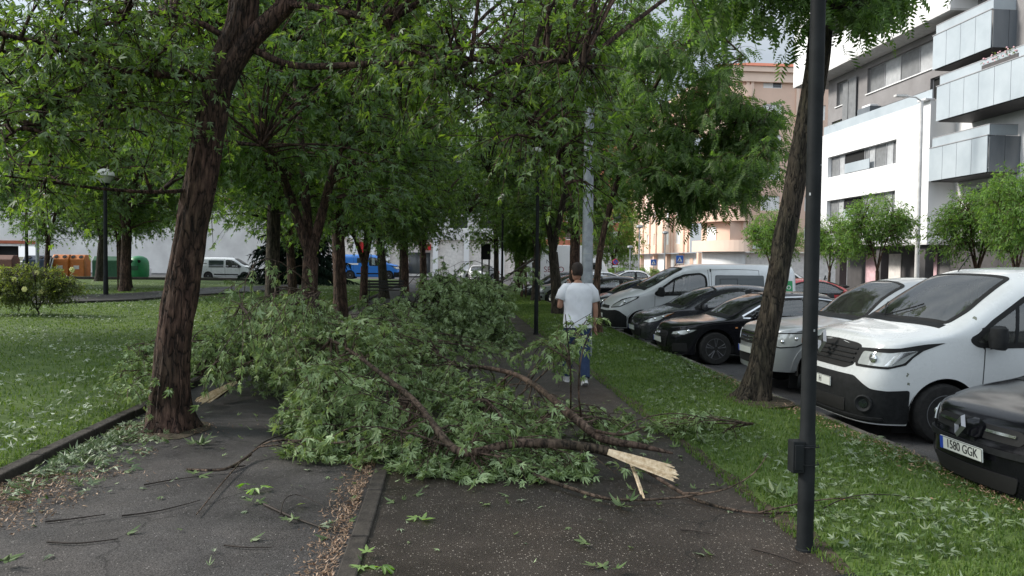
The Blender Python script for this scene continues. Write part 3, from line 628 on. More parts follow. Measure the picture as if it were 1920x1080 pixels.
def ring_badge(parent, x, z, s, tilt):
    T = Matrix.Translation((x, 0, z)) @ Matrix.Rotation(tilt, 4, 'Y'); b = MB()
    for k in range(4):
        c = Vector((-.006, (k - 1.5) * s * 1.45, 0)); n = 20
        b.tube([c + Vector((0, math.cos(2 * math.pi * j / n) * s, math.sin(2 * math.pi * j / n) * s)) for j in range(n + 1)], s * .13, 6, False, M=T)
    return b.build('emblem', M['chrome'], parent, True)
def under(parent, L, W, lo, arch, R, zw, x0=.25):
    b = MB(); b.box((L / 2 + x0 / 2, 0, lo + .2), (L - x0 - .3, 2 * W - .56, .42)); b.box((L / 2, 0, lo + .12), (L - 1.9, 2 * W - .16, .16))
    for xw in arch:
        n = 18; r1 = R + .012
        for sg in (-1, 1):
            vs = []; 
            for k in range(n + 1):
                a = math.pi * (k / n) * 1.12 - .2; vs += [(xw + r1 * math.cos(a), sg * (W - .05), zw + r1 * math.sin(a)), (xw + r1 * math.cos(a), sg * (W - .36), zw + r1 * math.sin(a))]
            b.add(vs, [(2 * k, 2 * k + 1, 2 * k + 3, 2 * k + 2) for k in range(n)])
            b.box((xw, sg * (W - .38), zw + .08), (2 * R, .02, 2 * R - .1))
    return b.build('underbody', M['seam'], parent)

def cabin(parent, xs, Wd, zf, zd, van, w0):
    """seats, dashboard and steering wheel behind the glass"""
    rows = [(xs, .42)] if van else [(xs, .42), (xs + .85, .40)]
    for x, w in rows:
        for y in (-Wd * .42, Wd * .42):
            b = MB(); b.rings([(x - .1, y, zf + .12, .27, .24), (x - .1, y, zf + .30, .27, .25), (x - .05, y, zf + .36, .2, .22)], 14, power=4)
            b.rings([(x + .18, y, zf + .3, .09, .24), (x + .26, y, zf + .62, .08, .24), (x + .31, y, zf + .86, .06, .19), (x + .33, y, zf + .92, .03, .12)], 14, power=3.5)
            b.rings([(x + .33, y, zf + .90, .05, .12), (x + .34, y, zf + 1.02, .055, .13), (x + .35, y, zf + 1.10, .03, .10)], 12, power=3); b.build('seat', M['interior'], parent, True)
    MB().prism([(w0 + .02, zd - .28), (w0 + .55, zd - .30), (w0 + .52, zd - .06), (w0 + .34, zd + .02), (w0 + .10, zd - .04)], -Wd * .86, Wd * .86, 'y').build('dashboard', M['trim'], parent, bevel=.03)
    c = Vector((w0 + .62, -Wd * .42, zd + .02)); T = Matrix.Translation(c) @ Matrix.Rotation(R_(62), 4, 'Y'); b = MB(); b.tube([(.185 * math.cos(a), .185 * math.sin(a), 0) for a in [2 * math.pi * k / 24 for k in range(25)]], .016, 8, False, M=T); b.tube([(-.18, 0, 0), (0, 0, -.03), (.18, 0, 0)], .018, 6, M=T); b.tube([(0, 0, -.03), (0, 0, -.3)], .03, 6, M=T); b.build('steering_wheel', M['plastic'], parent, True)
    if van: MB().box((xs + .95, 0, 1.15), (.03, Wd * 1.8, 1.35)).build('bulkhead', M['trim'], parent)
    MB().box((w0 + 1.6, 0, zf - .02), (2.6 if not van else 2.2, Wd * 1.7, .06)).build('cabin_floor', M['seam'], parent)

def panel_van(name, label, loc, body, rz=0.0, gen=2, group=None, plate='', detail=True, cat='van', windows=False, lean_sh=None):
    r = thing(name, label, cat, loc, rz, group)
    if gen == 2:
        B = Body([(0, 0), (.012, .35), (.05, .62), (.13, .80), (.30, .91), (.62, .955), (1.2, .978), (3, .978), (4.7, .965), (4.93, .90), (4.99, .7), (5.0, .3), (5.0, 0)],
                 [(0, 1.07), (.10, 1.15), (.45, 1.21), (.92, 1.29), (1.04, 1.34), (1.5, 1.645), (1.88, 1.87), (2.15, 1.94), (2.8, 1.97), (4.75, 1.95), (4.95, 1.88), (5, 1.8)],
                 [(0, 1.03), (.25, 1.07), (.7, 1.13), (1.1, 1.19), (2, 1.24), (5, 1.24)], .20, (.95, 4.05), .40, .335, .12, [(0, .16), (.25, .06), (.42, 0), (.62, .0), (.78, .05), (.95, .12), (1.1, .2), (1.4, .24)], .03, 5.5, .10)
    else:
        B = Body([(0, 0), (.02, .35), (.09, .62), (.22, .78), (.45, .88), (.85, .94), (1.3, .952), (3, .952), (4.5, .945), (4.72, .88), (4.78, .7), (4.79, .3), (4.79, 0)],
                 [(0, .86), (.12, .97), (.5, 1.12), (.85, 1.23), (.98, 1.29), (1.5, 1.62), (1.95, 1.86), (2.3, 1.94), (2.9, 1.965), (4.6, 1.95), (4.75, 1.9), (4.79, 1.8)],
                 [(0, .82), (.3, .92), (.7, 1.04), (1.1, 1.15), (2, 1.2), (4.79, 1.2)], .20, (.86, 3.96), .39, .32, .13, [(0, .18), (.25, .06), (.42, 0), (.6, .0), (.8, .08), (1.0, .18), (1.4, .2)], .03, 5.5, .10)
    tx = B.tx; L = B.L
    under(r, L, B.W, .2, B.arch, .40, .33)
    # windscreen, door glass, body seams
    w0, w1 = (1.07, 1.86) if gen == 2 else (1.02, 1.90)
    ws = B.patch('windscreen', M['glass'], r, [(w0, -.78), (w0 + .25, -.80), (w1, -.70), (w1 + .04, 0), (w1, .70), (w0 + .25, .80), (w0, .78), (w0 - .035, 0)], kind='T', r=.05)
    B.patch('scuttle', M['plastic'], r, [(w0 - .10, -.80), (w0 - .02, -.80), (w0 - .052, 0), (w0 - .02, .80), (w0 - .10, .80), (w0 - .14, 0)], kind='T', eps=.006)
    for sg in (-1, 1):
        MB().tube([Vector(B.Tp(w0 - .03, sg * .02 + .28)) + Vector((-.01, 0, .02)), Vector(B.Tp(w0 + .16, .28 + sg * .34)) + Vector((-.01, 0, .02)), Vector(B.Tp(w0 + .22, .28 + sg * .42)) + Vector((-.01, 0, .018))], .008, 6).build('wiper', M['plastic'], r)
    if gen == 2: win = [(1.20, 1.165), (1.28, 1.20), (1.46, 1.36), (1.85, 1.63), (2.02, 1.70), (2.46, 1.74), (2.52, 1.70), (2.52, 1.16), (2.45, 1.10), (1.28, 1.10)]
    else: win = [(1.13, 1.14), (1.3, 1.28), (1.65, 1.55), (1.90, 1.66), (2.30, 1.70), (2.42, 1.62), (2.45, 1.40), (2.40, 1.2), (2.3, 1.14), (1.2, 1.10)]
    for pane in B.both('side_window', M['glass'], r, [(tx(a), b) for a, b in win], r=.05): pass
    B.both('quarter_bar', M['plastic'], r, [(tx(a), b) for a, b in ([(1.70, 1.12), (1.74, 1.12), (1.78, 1.56), (1.74, 1.54)] if gen == 2 else [(1.56, 1.14), (1.595, 1.14), (1.66, 1.53), (1.62, 1.51)])], eps=.008, back=.008)
    d0, d1 = (1.37, 2.58) if gen == 2 else (1.14, 2.5)
    seam = [[(d0, .42), (d0, .95), (d0 - .0, 1.08)], [(d1, .30), (d1, .8), (d1, 1.5), (d1 - .02, 1.80)], [(d1 + .06, .34), (d1 + .06, 1.0), (d1 + .06, 1.78)], [(3.78, .75), (3.78, 1.3), (3.78, 1.80)], [(d0, .42), (1.6, .3), (2.2, .3), (d1, .3)], [(d1 + .06, 1.80), (3.2, 1.82), (3.78, 1.80)]]
    for q in seam:
        for sg in (1, -1): B.band('door_seam', M['seam'], r, [(sg * tx(a), b) for a, b in q], .010, eps=.002, back=.01)
    for sg in (1, -1):
        c = B.S(sg * tx(2.38), 1.0); MB().rings([(c[0], c[1], c[2] - .018, .085, .012), (c[0], c[1], c[2], .10, .028), (c[0], c[1], c[2] + .018, .085, .014)], 12).build('door_handle', body, r, True)
    # bumper and wheel-arch plastic
    lowp = [(tx(.51), .58), (tx(.40), .60)] if gen == 2 else [(tx(.44), .66), (tx(.30), .70)]
    if gen == 2:
        lip = [(-tx(.54), .22), (-tx(.54), .60), (-tx(.30), .585), (-.86, .60), (-.72, .68), (-.62, .725), (.62, .725), (.72, .68), (.86, .60), (tx(.30), .585), (tx(.54), .60), (tx(.54), .22)]
        B.patch('bumper', M['plastic'], r, [(t, z) for t, z in lip], r=.03, eps=.012, back=.05, h=.06)
        gr = B.patch('grille', M['seam'], r, roundpoly([(-.56, .84), (-.42, .785), (.42, .785), (.56, .84), (.55, 1.07), (.40, 1.09), (-.40, 1.09), (-.55, 1.07)], .04), eps=.006)
        for k, z in enumerate((.85, .90, .95, 1.00)):
            B.patch('grille_slat', M['plastic'], gr, [(-.53, z), (.53, z), (.53, z + .018), (-.53, z + .018)], eps=.022)
        hl = [(.54, .80), (.60, .73), (1.0, .73), (1.20, .78), (1.28, .86), (1.40, .94), (1.64, 1.03), (1.45, 1.015), (1.10, .965), (.56, .935)]
        for i, o in enumerate(B.both('headlight', M['seam'], r, [(a, b + .10) for a, b in hl], eps=.006, h=.025)):
            sg = 1 if i == 0 else -1
            B.patch('lens', M['lamp'], o, [(sg * a, b + .10) for a, b in roundpoly([(.62, .755), (1.0, .755), (1.17, .80), (1.25, .875), (1.34, .94), (1.12, .925), (.98, .905), (.64, .90)], .03)], eps=.016, h=.025)
            B.patch('chrome_sweep', M['lamp_in'], o, [(sg * a, b + .10) for a, b in [(.95, .765), (1.02, .775), (1.10, .84), (1.20, .895), (1.33, .94), (1.14, .92), (1.03, .875)]], eps=.026, h=.02)
            c = Vector(B.S(sg * .80, .935)); MB().ball(c + Vector((-.006, 0, 0)), (.03, .07, .06)).build('reflector', M['lamp_in'], o, True)
            c = Vector(B.S(sg * .80, .43)); nrm = Vector((-.75, -.66 * sg, 0)).normalized(); T = Matrix.Translation(c + nrm * .014) @ nrm.to_track_quat('Z', 'Y').to_matrix().to_4x4()
            fg = MB().lathe([(.10, -.02), (.10, .012), (.085, .022), (.06, .008), (.05, .0)], seg=22, M=T).build('fog_lamp_housing', M['plastic'], r, True)
            MB().lathe([(.048, -.01), (.048, .012), (.001, .016)], seg=16, M=T).build('fog_lamp', M['glass_dark'], fg, True)
        B.patch('lower_intake', M['seam'], r, roundpoly([(-.5, .30), (.5, .30), (.55, .45), (-.55, .45)], .03), eps=.02)
        B.patch('skid_trim', M['plastic'], r, [(-1.0, .255), (1.0, .255), (.98, .285), (-.98, .285)], eps=.035, back=.05)
        number_plate(r, plate, -.02, .60)
        diamond_badge(r, .005, 1.05, .15, .25)
        B.both('side_rub_strip', M['plastic'], r, [(tx(1.5), .42), (tx(3.55), .42), (tx(3.55), .52), (tx(1.5), .52)], eps=.014, r=.03)
    else:
        lip = [(-tx(.46), .22), (-tx(.46), .52), (-tx(.28), .66), (-.8, .69), (-.5, .66), (.5, .66), (.8, .69), (tx(.28), .66), (tx(.46), .52), (tx(.46), .22)]
        B.patch('bumper', M['plastic'], r, lip, r=.03, eps=.012, back=.05, h=.06)
        B.patch('grille', M['seam'], r, roundpoly([(-.52, .72), (.52, .72), (.46, .80), (-.46, .80)], .03), eps=.006)
        B.patch('front_intake', M['seam'], r, roundpoly([(-.5, .30), (.5, .30), (.5, .48), (-.5, .48)], .03), eps=.016)
        for i, o in enumerate(B.both('headlight', M['seam'], r, roundpoly([(.58, .735), (.90, .77), (1.14, .89), (1.36, 1.0), (1.42, 1.07), (1.20, 1.05), (.90, .98), (.66, .84)], .05), eps=.006, h=.05)):
            sg = 1 if i == 0 else -1
            B.patch('lens', M['lamp'], o, [(sg * a, b) for a, b in roundpoly([(.62, .76), (.88, .79), (1.12, .905), (1.32, 1.0), (1.36, 1.05), (1.20, 1.03), (.93, .955), (.70, .83)], .04)], eps=.014, h=.05)
            c = Vector(B.S(sg * 1.0, .91)); MB().ball(c, (.045, .045, .05)).build('reflector', M['lamp_in'], o, True)
        number_plate(r, plate, -.035, .52)
        diamond_badge(r, .03, .80, .09, .3)
        pan = [(2.62, 1.06), (3.90, 1.06), (3.90, 1.66), (2.66, 1.66)]
        for i, o in enumerate(B.both('side_panel_window', M['glass2'], r, [(tx(a), b) for a, b in pan], r=.05)):
            sg = 1 if i == 0 else -1
            for q in ([(2.78, 1.16), (2.78, 1.55), (3.22, 1.56), (3.22, 1.14)],):
                B.band('sliding_pane_frame', M['plastic'], o, [(sg * tx(a), b) for a, b in q + q[:1]], .014, eps=.008, back=.008)
    for xw in B.arch:
        for y in (-1, 1):
            wheel(r, xw, y * (B.W - .13), .335, .215, M['steel_rim'], 'steel')
    for y in (-1, 1): mirror_part(r, 1.42 if gen == 2 else 1.26, y * B.W, 1.20, M['plastic'], 1.15, .26)
    c = B.Tp(1.98, 0.35); MB().tube([c, (c[0] + .16, c[1], c[2] + .22)], .006, 6).build('aerial', M['plastic'], r)
    B.mesh('body', body, r); cabin(r, 1.72 if gen == 2 else 1.6, B.W, .62, 1.02, True, w0)
    return r, B

def hatchback(name, label, loc, body, rz=0.0, group=None, kind='hatch', plate='', rim=None, style='spoke5', detail=True, chrome_line=False, cat='car'):
    r = thing(name, label, cat, loc, rz, group); rim = rim or M['alloy']
    K = dict(hatch=dict(L=4.05, W=.86, H=1.47, wb=(.80, 3.34), hood=(.72, .93), cowl=.98, ws=(1.02, 1.92), bt=.88, tail=3.72),
             sport=dict(L=4.30, W=.895, H=1.42, wb=(.88, 3.50), hood=(.72, .90), cowl=1.22, ws=(1.26, 2.10), bt=.885, tail=3.95),
             old=dict(L=4.21, W=.89, H=1.46, wb=(.85, 3.47), hood=(.74, .93), cowl=1.05, ws=(1.09, 1.98), bt=.90, tail=3.98),
             suv=dict(L=4.9, W=.90, H=1.78, wb=(.90, 3.68), hood=(.96, 1.12), cowl=1.46, ws=(1.50, 2.30), bt=1.12, tail=4.5))[kind]
    L, Wd, H, h0, h1, cw = K['L'], K['W'], K['H'], K['hood'][0], K['hood'][1], K['cowl']; w0, w1 = K['ws']; bt = K['bt']; tl = K['tail']
    Rw = .375 if kind == 'suv' else .318
    s_ = .12 if kind != 'suv' else .06
    B = Body([(0, 0), (.03, .32), (.09, .54), (.20, .70), (.42, Wd - .085), (.80, Wd - .02), (1.4, Wd), (L - 1.1, Wd), (L - .45, Wd - .05), (L - .14, Wd - .18), (L - .02, Wd * .6), (L, Wd * .3), (L, 0)],
             [(0, h0 - .03), (.10, h0 + .035), (.45, h0 + (h1 - h0) * .55), (cw - .15, h1), (cw, h1 + .045), ((w0 + w1) / 2, h1 + (H - h1) * .62), (w1, H - .06), (w1 + .5, H), (w1 + 1.1, H - .025), (tl - .35, H - .17), (tl, H - .40), (L - .08, bt + .06), (L, bt - .02)],
             [(0, h0 - .07), (.3, h0 + .02), (cw, h1 - .035), (w1, bt + .02), (L - .8, bt + .045), (L, bt - .08)], .19 if kind != 'suv' else .34, K['wb'], Rw + .065, Rw, .30 if kind != 'suv' else .2,
             [(0, .16), (.22, .05), (.38, 0), (.52, .0), (h0 - .12, .03), (h0, .09), (h0 + .2, .15), (2, .16)], .055, 3.6, s_)
    tx = B.tx; under(r, L, Wd, B.lo, B.arch, B.R, B.zw)
    B.patch('windscreen', M['glass'], r, [(w0, -Wd * .80), (w1 - .05, -Wd * .66), (w1 + .01, 0), (w1 - .05, Wd * .66), (w0, Wd * .80), (w0 - .03, 0)], kind='T', r=.05)
    B.patch('scuttle', M['plastic'], r, [(w0 - .09, -Wd * .8), (w0 - .015, -Wd * .8), (w0 - .045, 0), (w0 - .015, Wd * .8), (w0 - .09, Wd * .8), (w0 - .12, 0)], kind='T', eps=.006)
    # side glass: front door, rear door, quarter
    zb = bt + .045; zt = H - .115
    def arc(x): return float(np.interp(x, [w0 + .1, w0 + .45, (w0 + w1) / 2 + .28, w1 + .1, w1 + .8, tl - .55, tl - .12], [zb + .0, zb + .15, zb + (zt - zb) * .73, zt - .015, zt + .01, zt - .09, zb + .12]))
    xs = [w0 + .16, w0 + .45, w0 + .70, w1 - .05, w1 + .18]; pb = w1 + .62
    front = [(w0 + .2, zb)] + [(x, arc(x)) for x in xs[1:]] + [(pb - .03, arc(pb - .03)), (pb - .02, zb + .01)]
    xr = [pb + .05, pb + .35, tl - .62, tl - .40]; rear = [(pb + .05, zb + .01)] + [(x, arc(x)) for x in xr] + [(tl - .34, zb + .08), (tl - .42, zb + .03)]
    wins = (front, rear)
    for q in wins: B.both('side_window', M['glass'], r, [(tx(a), b) for a, b in q], r=.04)
    B.both('pillar_trim', M['plastic'], r, [(tx(pb - .035), zb), (tx(pb + .06), zb), (tx(pb + .055), arc(pb) + .0), (tx(pb - .03), arc(pb))], eps=.003)
    if chrome_line:
        q = [(w0 + .15, zb - .012), (pb, zb - .006), (tl - .40, zb + .02), (tl - .28, zb + .11), (tl - .42, arc(tl - .42) + .02), (tl - .7, arc(tl - .7) + .02), (pb, arc(pb) + .02), (w1 + .1, arc(w1 + .1) + .02), (w1 - .3, arc(w1 - .3) + .02), (w0 + .16, zb + .02)]
        for sg in (1, -1): B.band('window_trim', M['chrome'], r, [(sg * tx(a), b) for a, b in q], .022, eps=.008, back=.01)
    d0, d1, d2 = cw + .22, pb + .01, tl - .55
    for q in ([(d0, .36), (d0 - .02, .6), (d0 - .01, zb - .02)], [(d1, .30), (d1, .6), (d1, zb)], [(d2 + .05, zb), (d2 - .02, .72), (d2 - .2, .5)], [(d0, .36), (d0 + .2, .3), (d1, .30)], [(.42, h0 + .0), (.9, h1 - .10), (cw + .1, h1 - .065)]):
        for sg in (1, -1): B.band('door_seam', M['seam'], r, [(sg * tx(a), b) for a, b in q], .008, eps=.002, back=.01)
    for sg in (1, -1):
        for xx in (d1 - .22, d2 - .12):
            c = B.S(sg * tx(xx), zb - .13); MB().rings([(c[0], c[1], c[2] - .014, .08, .012), (c[0], c[1], c[2], .095, .03), (c[0], c[1], c[2] + .014, .08, .014)], 12).build('door_handle', body, r, True)
        c = B.S(sg * tx(d0 - .16), zb - .2); MB().ball(c, (.03, .012, .016), 8).build('side_repeater', M['amber'], r)
    # front end
    if kind == 'sport':
        gr = B.patch('grille', M['seam'], r, roundpoly([(-.36, .62), (.36, .62), (.43, .56), (.34, .30), (-.34, .30), (-.43, .56)], .04), eps=.012)
        for z in (.36, .41, .46, .51, .56): B.patch('grille_slat', M['plastic'], gr, [(-.36, z), (.36, z), (.36, z + .012), (-.36, z + .012)], eps=.022)
        ring_badge(r, -.03, .565, .048, .15)
        hl = [(.52, .56), (.85, .57), (1.02, .64), (1.10, .70), (.82, .685), (.55, .62)]
        B.both('bumper_intake', M['seam'], r, roundpoly([(.55, .24), (.92, .26), (.90, .42), (.60, .40)], .03), eps=.008)
        ln = [(.56, .575), (.84, .585), (1.0, .648), (1.06, .685), (.82, .668), (.57, .615)]
    elif kind == 'hatch':
        B.patch('grille', M['seam'], r, roundpoly([(-.45, .26), (.45, .26), (.52, .44), (-.52, .44)], .05), eps=.012)
        B.patch('upper_grille', M['seam'], r, roundpoly([(-.34, .60), (.34, .60), (.38, .66), (-.38, .66)], .02), eps=.01)
        hl = [(.50, .60), (.72, .575), (.95, .63), (1.20, .76), (1.42, .87), (1.18, .84), (.80, .73)]; ln = [(.55, .605), (.73, .595), (.94, .645), (1.17, .765), (1.32, .835), (1.16, .815), (.82, .715)]
    elif kind == 'old':
        gr = B.patch('grille', M['seam'], r, roundpoly([(-.50, .60), (.50, .60), (.53, .66), (.47, .705), (-.47, .705), (-.53, .66)], .03), eps=.006)
        B.patch('grille_centre', body, gr, roundpoly([(-.15, .585), (.15, .585), (.14, .73), (-.14, .73)], .03), eps=.03, back=.04)
        for sg in (1, -1): B.patch('grille_bar', M['chrome'], gr, [(sg * .17, .648), (sg * .45, .648), (sg * .45, .668), (sg * .17, .668)], eps=.022)
        B.patch('lower_intake', M['seam'], r, roundpoly([(-.46, .22), (.46, .22), (.52, .36), (-.52, .36)], .04), eps=.01)
        B.patch('bumper_strip', M['plastic'], r, [(-1.0, .50), (1.0, .50), (1.0, .545), (-1.0, .545)], eps=.022, back=.04)
        hl = [(.575, .60), (.66, .575), (.86, .60), (1.04, .70), (1.10, .80), (.95, .80), (.66, .70)]; ln = [(.60, .605), (.67, .592), (.85, .615), (1.01, .705), (1.06, .78), (.95, .778), (.67, .685)]
        diamond_badge(r, -.05, .665, .098, .32)
        B.both('fog_lamp_surround', M['plastic'], r, roundpoly([(.70, .27), (.92, .29), (.90, .40), (.70, .38)], .04), eps=.012)
    else:
        gr = B.patch('grille', M['seam'], r, roundpoly([(-.42, .72), (.42, .72), (.45, .90), (-.45, .90)], .05), eps=.012)
        for z in (.76, .81, .86): B.patch('grille_slat', M['chrome'], gr, [(-.40, z), (.40, z), (.40, z + .016), (-.40, z + .016)], eps=.022)
        B.patch('lower_intake', M['seam'], r, roundpoly([(-.45, .42), (.45, .42), (.5, .56), (-.5, .56)], .04), eps=.01)
        hl = [(.50, .74), (.78, .70), (1.02, .73), (1.22, .83), (1.26, .93), (1.10, .955), (.54, .92)]; ln = [(.53, .75), (.78, .72), (1.0, .745), (1.17, .835), (1.20, .915), (1.08, .935), (.56, .90)]
        B.both('wheel_arch_flare', body, r, [(tx(.90 + q * math.cos(a)), .375 + q * math.sin(a)) for q, rng in ((.445, range(0, 13)), (.52, range(12, -1, -1))) for a in [math.pi * (k / 12) * 1.0 for k in rng]], eps=.035, back=.05)
    for i, o in enumerate(B.both('headlight', M['seam'], r, hl, eps=.006, h=.025)):
        sg = 1 if i == 0 else -1
        lens = B.patch('lens', M['lamp'], o, [(sg * a, b) for a, b in ln], eps=.016, h=.025)
        ca, cb = sum(p[0] for p in ln) / len(ln), sum(p[1] for p in ln) / len(ln)
        for dt in (-.1, .1):
            c = Vector(B.S(sg * (ca + dt), cb + dt * .25)); MB().ball(c, (.035, .035, .036)).build('reflector', M['lamp_in'], o, True)
        if kind in ('hatch', 'suv'):
            e_ = ln[3:5]; B.patch('indicator', M['amber'], o, [(sg * a, b) for a, b in [(ln[2][0] + .08, ln[2][1] + .06), ln[3], ln[4], (ln[5][0], ln[5][1] - .03)]], eps=.02, h=.05)
    number_plate(r, plate, -.045 if kind != 'suv' else -.04, .48 if kind == 'old' else (.44 if kind != 'suv' else .62), tilt=-.08)
    for xw in B.arch:
        for y in (-1, 1): wheel(r, xw, y * (B.W - .115), Rw, .2 if kind != 'suv' else .24, rim, style)
    for y in (-1, 1): mirror_part(r, w0 + .40, y * (Wd - .015), zb + .06, M['plastic'] if kind == 'suv' else body, .9, .15)
    for y in (1, -1):
        B.patch('tail_lamp', M['red_paint'], r, [(y * (B.T[-1] - .62), bt - .12), (y * (B.T[-1] - 1.02), bt - .10), (y * (B.T[-1] - 1.02), bt + .0), (y * (B.T[-1] - .62), bt + .0)], eps=.006)
    B.patch('rear_window', M['glass'], r, [(tl - .30, -.56), (L - .16, -.60), (L - .16, .60), (tl - .30, .56)], kind='T', r=.04)
    B.mesh('body', body, r); cabin(r, w1 + .12, Wd, .30 if kind != 'suv' else .55, h1 - .02, False, w0)
    return r, B
# ------------------------------------------------------------------ foliage: leaf templates set along twigs
def lobed(lobes, notch, teeth=0):
    """star of kite-shaped lobes: list of (angle from the tip, length); one island"""
    V = [(0, 0, 0)]; F = []; n = len(lobes)
    ang = [R_(a) for a, l in lobes]
    def pt(a, r, z=0): return (math.sin(a) * r, math.cos(a) * r, z)
    gaps = [ang[0] - R_(24)] + [(ang[i] + ang[i + 1]) / 2 for i in range(n - 1)] + [ang[-1] + R_(24)]
    for i, g in enumerate(gaps): V.append(pt(g, notch if 0 < i < n else notch * .8, -.02))
    for i, (a, l) in enumerate(lobes):
        t0 = len(V)
        if teeth:
            V.append(pt(ang[i] - R_(teeth), l * .62, -.08 * l)); V.append(pt(ang[i], l, -.16 * l * l - .04)); V.append(pt(ang[i] + R_(teeth), l * .62, -.08 * l))
            F.append((0, 1 + i, t0, t0 + 1)); F.append((0, t0 + 1, t0 + 2, 2 + i))
        else:
            V.append(pt(ang[i], l, -.16 * l * l - .04)); F.append((0, 1 + i, t0, 2 + i))
    return np.array(V, float), np.array(F)
LEAF5 = lobed([(-100, .5), (-48, .88), (0, 1.0), (48, .88), (100, .5)], .27, 13)
LEAFW = lobed([(-64, .55), (-27, .85), (0, 1.0), (30, .8), (70, .5)], .22, 9)
LEAFV = lobed([(-44, .8), (0, 1.0), (52, .72)], .26, 11)
LEAFMIX = [LEAF5, LEAFW, LEAFV]
LEAF3 = lobed([(-58, .8), (0, 1.0), (58, .8)], .40)
LEAFE = (np.array([(0, 0, 0), (.17, .45, -.03), (0, 1, -.18), (-.17, .45, -.03)], float), np.array([(0, 1, 2, 3)]))
_o = []; _f = []
for k in range(5):                                   # a short pinnate frond: five leaflet pairs as one leaf
    for sgn in (-1, 1):
        b0 = len(_o); y0 = .1 + .19 * k; l = .34 - .03 * k
        _o += [(0, y0, -.10 * y0 * y0), (sgn * l * .45 + .0, y0 + .14, -.05 - .10 * y0), (sgn * l, y0 + .16, -.13 - .10 * y0), (sgn * l * .5, y0 - .01, -.06 - .10 * y0)]
        _f.append((b0, b0 + 1, b0 + 2, b0 + 3))
FROND = (np.array(_o), np.array(_f))
NEEDLE = (np.array([(-.5, 0, 0), (.5, 0, 0), (.16, 1, -.25), (-.16, 1, -.25)], float), np.array([(0, 1, 2, 3)]))

class Leaves:
    def __init__(s): s.p, s.d, s.n, s.s = [], [], [], []
    def add(s, p, d, n, size): s.p.append(np.atleast_2d(p)); s.d.append(np.atleast_2d(d)); s.n.append(np.atleast_2d(n)); s.s.append(np.atleast_1d(size))
    def count(s): return sum(len(a) for a in s.s)
    def mesh(s, name, tpl):
        tpls = tpl if isinstance(tpl, list) else [tpl]; p, d, n, sz = np.concatenate(s.p), np.concatenate(s.d), np.concatenate(s.n), np.concatenate(s.s)
        d = d / np.maximum(np.linalg.norm(d, axis=1, keepdims=True), 1e-6); x = np.cross(d, n); x /= np.maximum(np.linalg.norm(x, axis=1, keepdims=True), 1e-6); n = np.cross(x, d)
        rq = np.random.default_rng(len(p)); which = rq.integers(0, len(tpls), len(p)); Vs, Fs, base = [], [], 0
        for q, (V0, F0) in enumerate(tpls):
            k_ = which == q; P_, D_, X_, N_, S_ = p[k_], d[k_], x[k_], n[k_], sz[k_]; m = len(P_)
            cu = rq.uniform(-.8, 4.0, (m, 1, 1)); fo = rq.uniform(-.15, .55, (m, 1, 1)); wd_ = rq.uniform(.65, 1.12, (m, 1, 1)); tw = rq.uniform(-.35, .35, (m, 1, 1))
            X0, Y0, Z0 = V0[None, :, 0:1], V0[None, :, 1:2], V0[None, :, 2:3]
            V = P_[:, None] + S_[:, None, None] * (X0 * wd_ * X_[:, None] + Y0 * D_[:, None] + (Z0 * cu + fo * np.abs(X0) + tw * X0 * Y0) * N_[:, None])
            k = len(V0); Fs.append(((np.arange(m) * k)[:, None, None] + F0[None]).reshape(-1, F0.shape[1]) + base); Vs.append(V.reshape(-1, 3)); base += m * k
        return np_mesh(name, np.concatenate(Vs), [np.concatenate(Fs)], False)
    def build(s, name, mat, parent, tpl): return link_mesh(name, s.mesh(name, tpl), parent, mat)

class Wood:
    """tubes gathered in numpy"""
    def __init__(s): s.V, s.F, s.n = [], [], 0
    def tube(s, pts, rad, seg=6, rough=0.0, ph=0.0, close=True):
        pts = np.asarray(pts, float); n = len(pts); rad = np.broadcast_to(np.asarray(rad, float), (n,))
        d = np.empty_like(pts); d[1:-1] = pts[2:] - pts[:-2]; d[0] = pts[1] - pts[0]; d[-1] = pts[-1] - pts[-2]
        d /= np.maximum(np.linalg.norm(d, axis=1, keepdims=True), 1e-9)
        ref = np.array([1.0, 0, 0]) if abs(d[0][0]) < .8 else np.array([0, 1.0, 0])
        a = ref - d * (d @ ref)[:, None]; a /= np.maximum(np.linalg.norm(a, axis=1, keepdims=True), 1e-9); b = np.cross(d, a)
        t = np.arange(seg) * 2 * math.pi / seg; rr = rad[:, None] * np.ones((1, seg))
        if rough:
            if rough >= .2: rr = rr * (1 + .32 * np.exp(-np.maximum(0, pts[:, 2] - pts[0, 2] - .1) / .15)[:, None] * (np.maximum(0, np.cos(5 * t + ph)) ** 2)[None])
            for i in range(n):
                for k in range(seg):
                    c, s_ = math.cos(t[k]), math.sin(t[k])
                    rr[i, k] *= 1 + rough * (.6 * noise.noise((c * 4.5 + ph, s_ * 4.5, pts[i, 2] * 1.1)) + .55 * noise.noise((c * 11, s_ * 11 + ph, pts[i, 2] * 3.2)))
        R = pts[:, None] + rr[..., None] * (a[:, None] * np.cos(t)[None, :, None] + b[:, None] * np.sin(t)[None, :, None])
        i = np.arange(n - 1)[:, None] * seg + np.arange(seg)[None]; j = np.arange(n - 1)[:, None] * seg + (np.arange(seg)[None] + 1) % seg
        s.V.append(R.reshape(-1, 3)); s.F.append(np.stack([i, j, j + seg, i + seg], -1).reshape(-1, 4) + s.n); s.n += n * seg
    def build(s, name, mat, parent):
        return link_mesh(name, np_mesh(name, np.concatenate(s.V), [np.concatenate(s.F)], True), parent, mat)
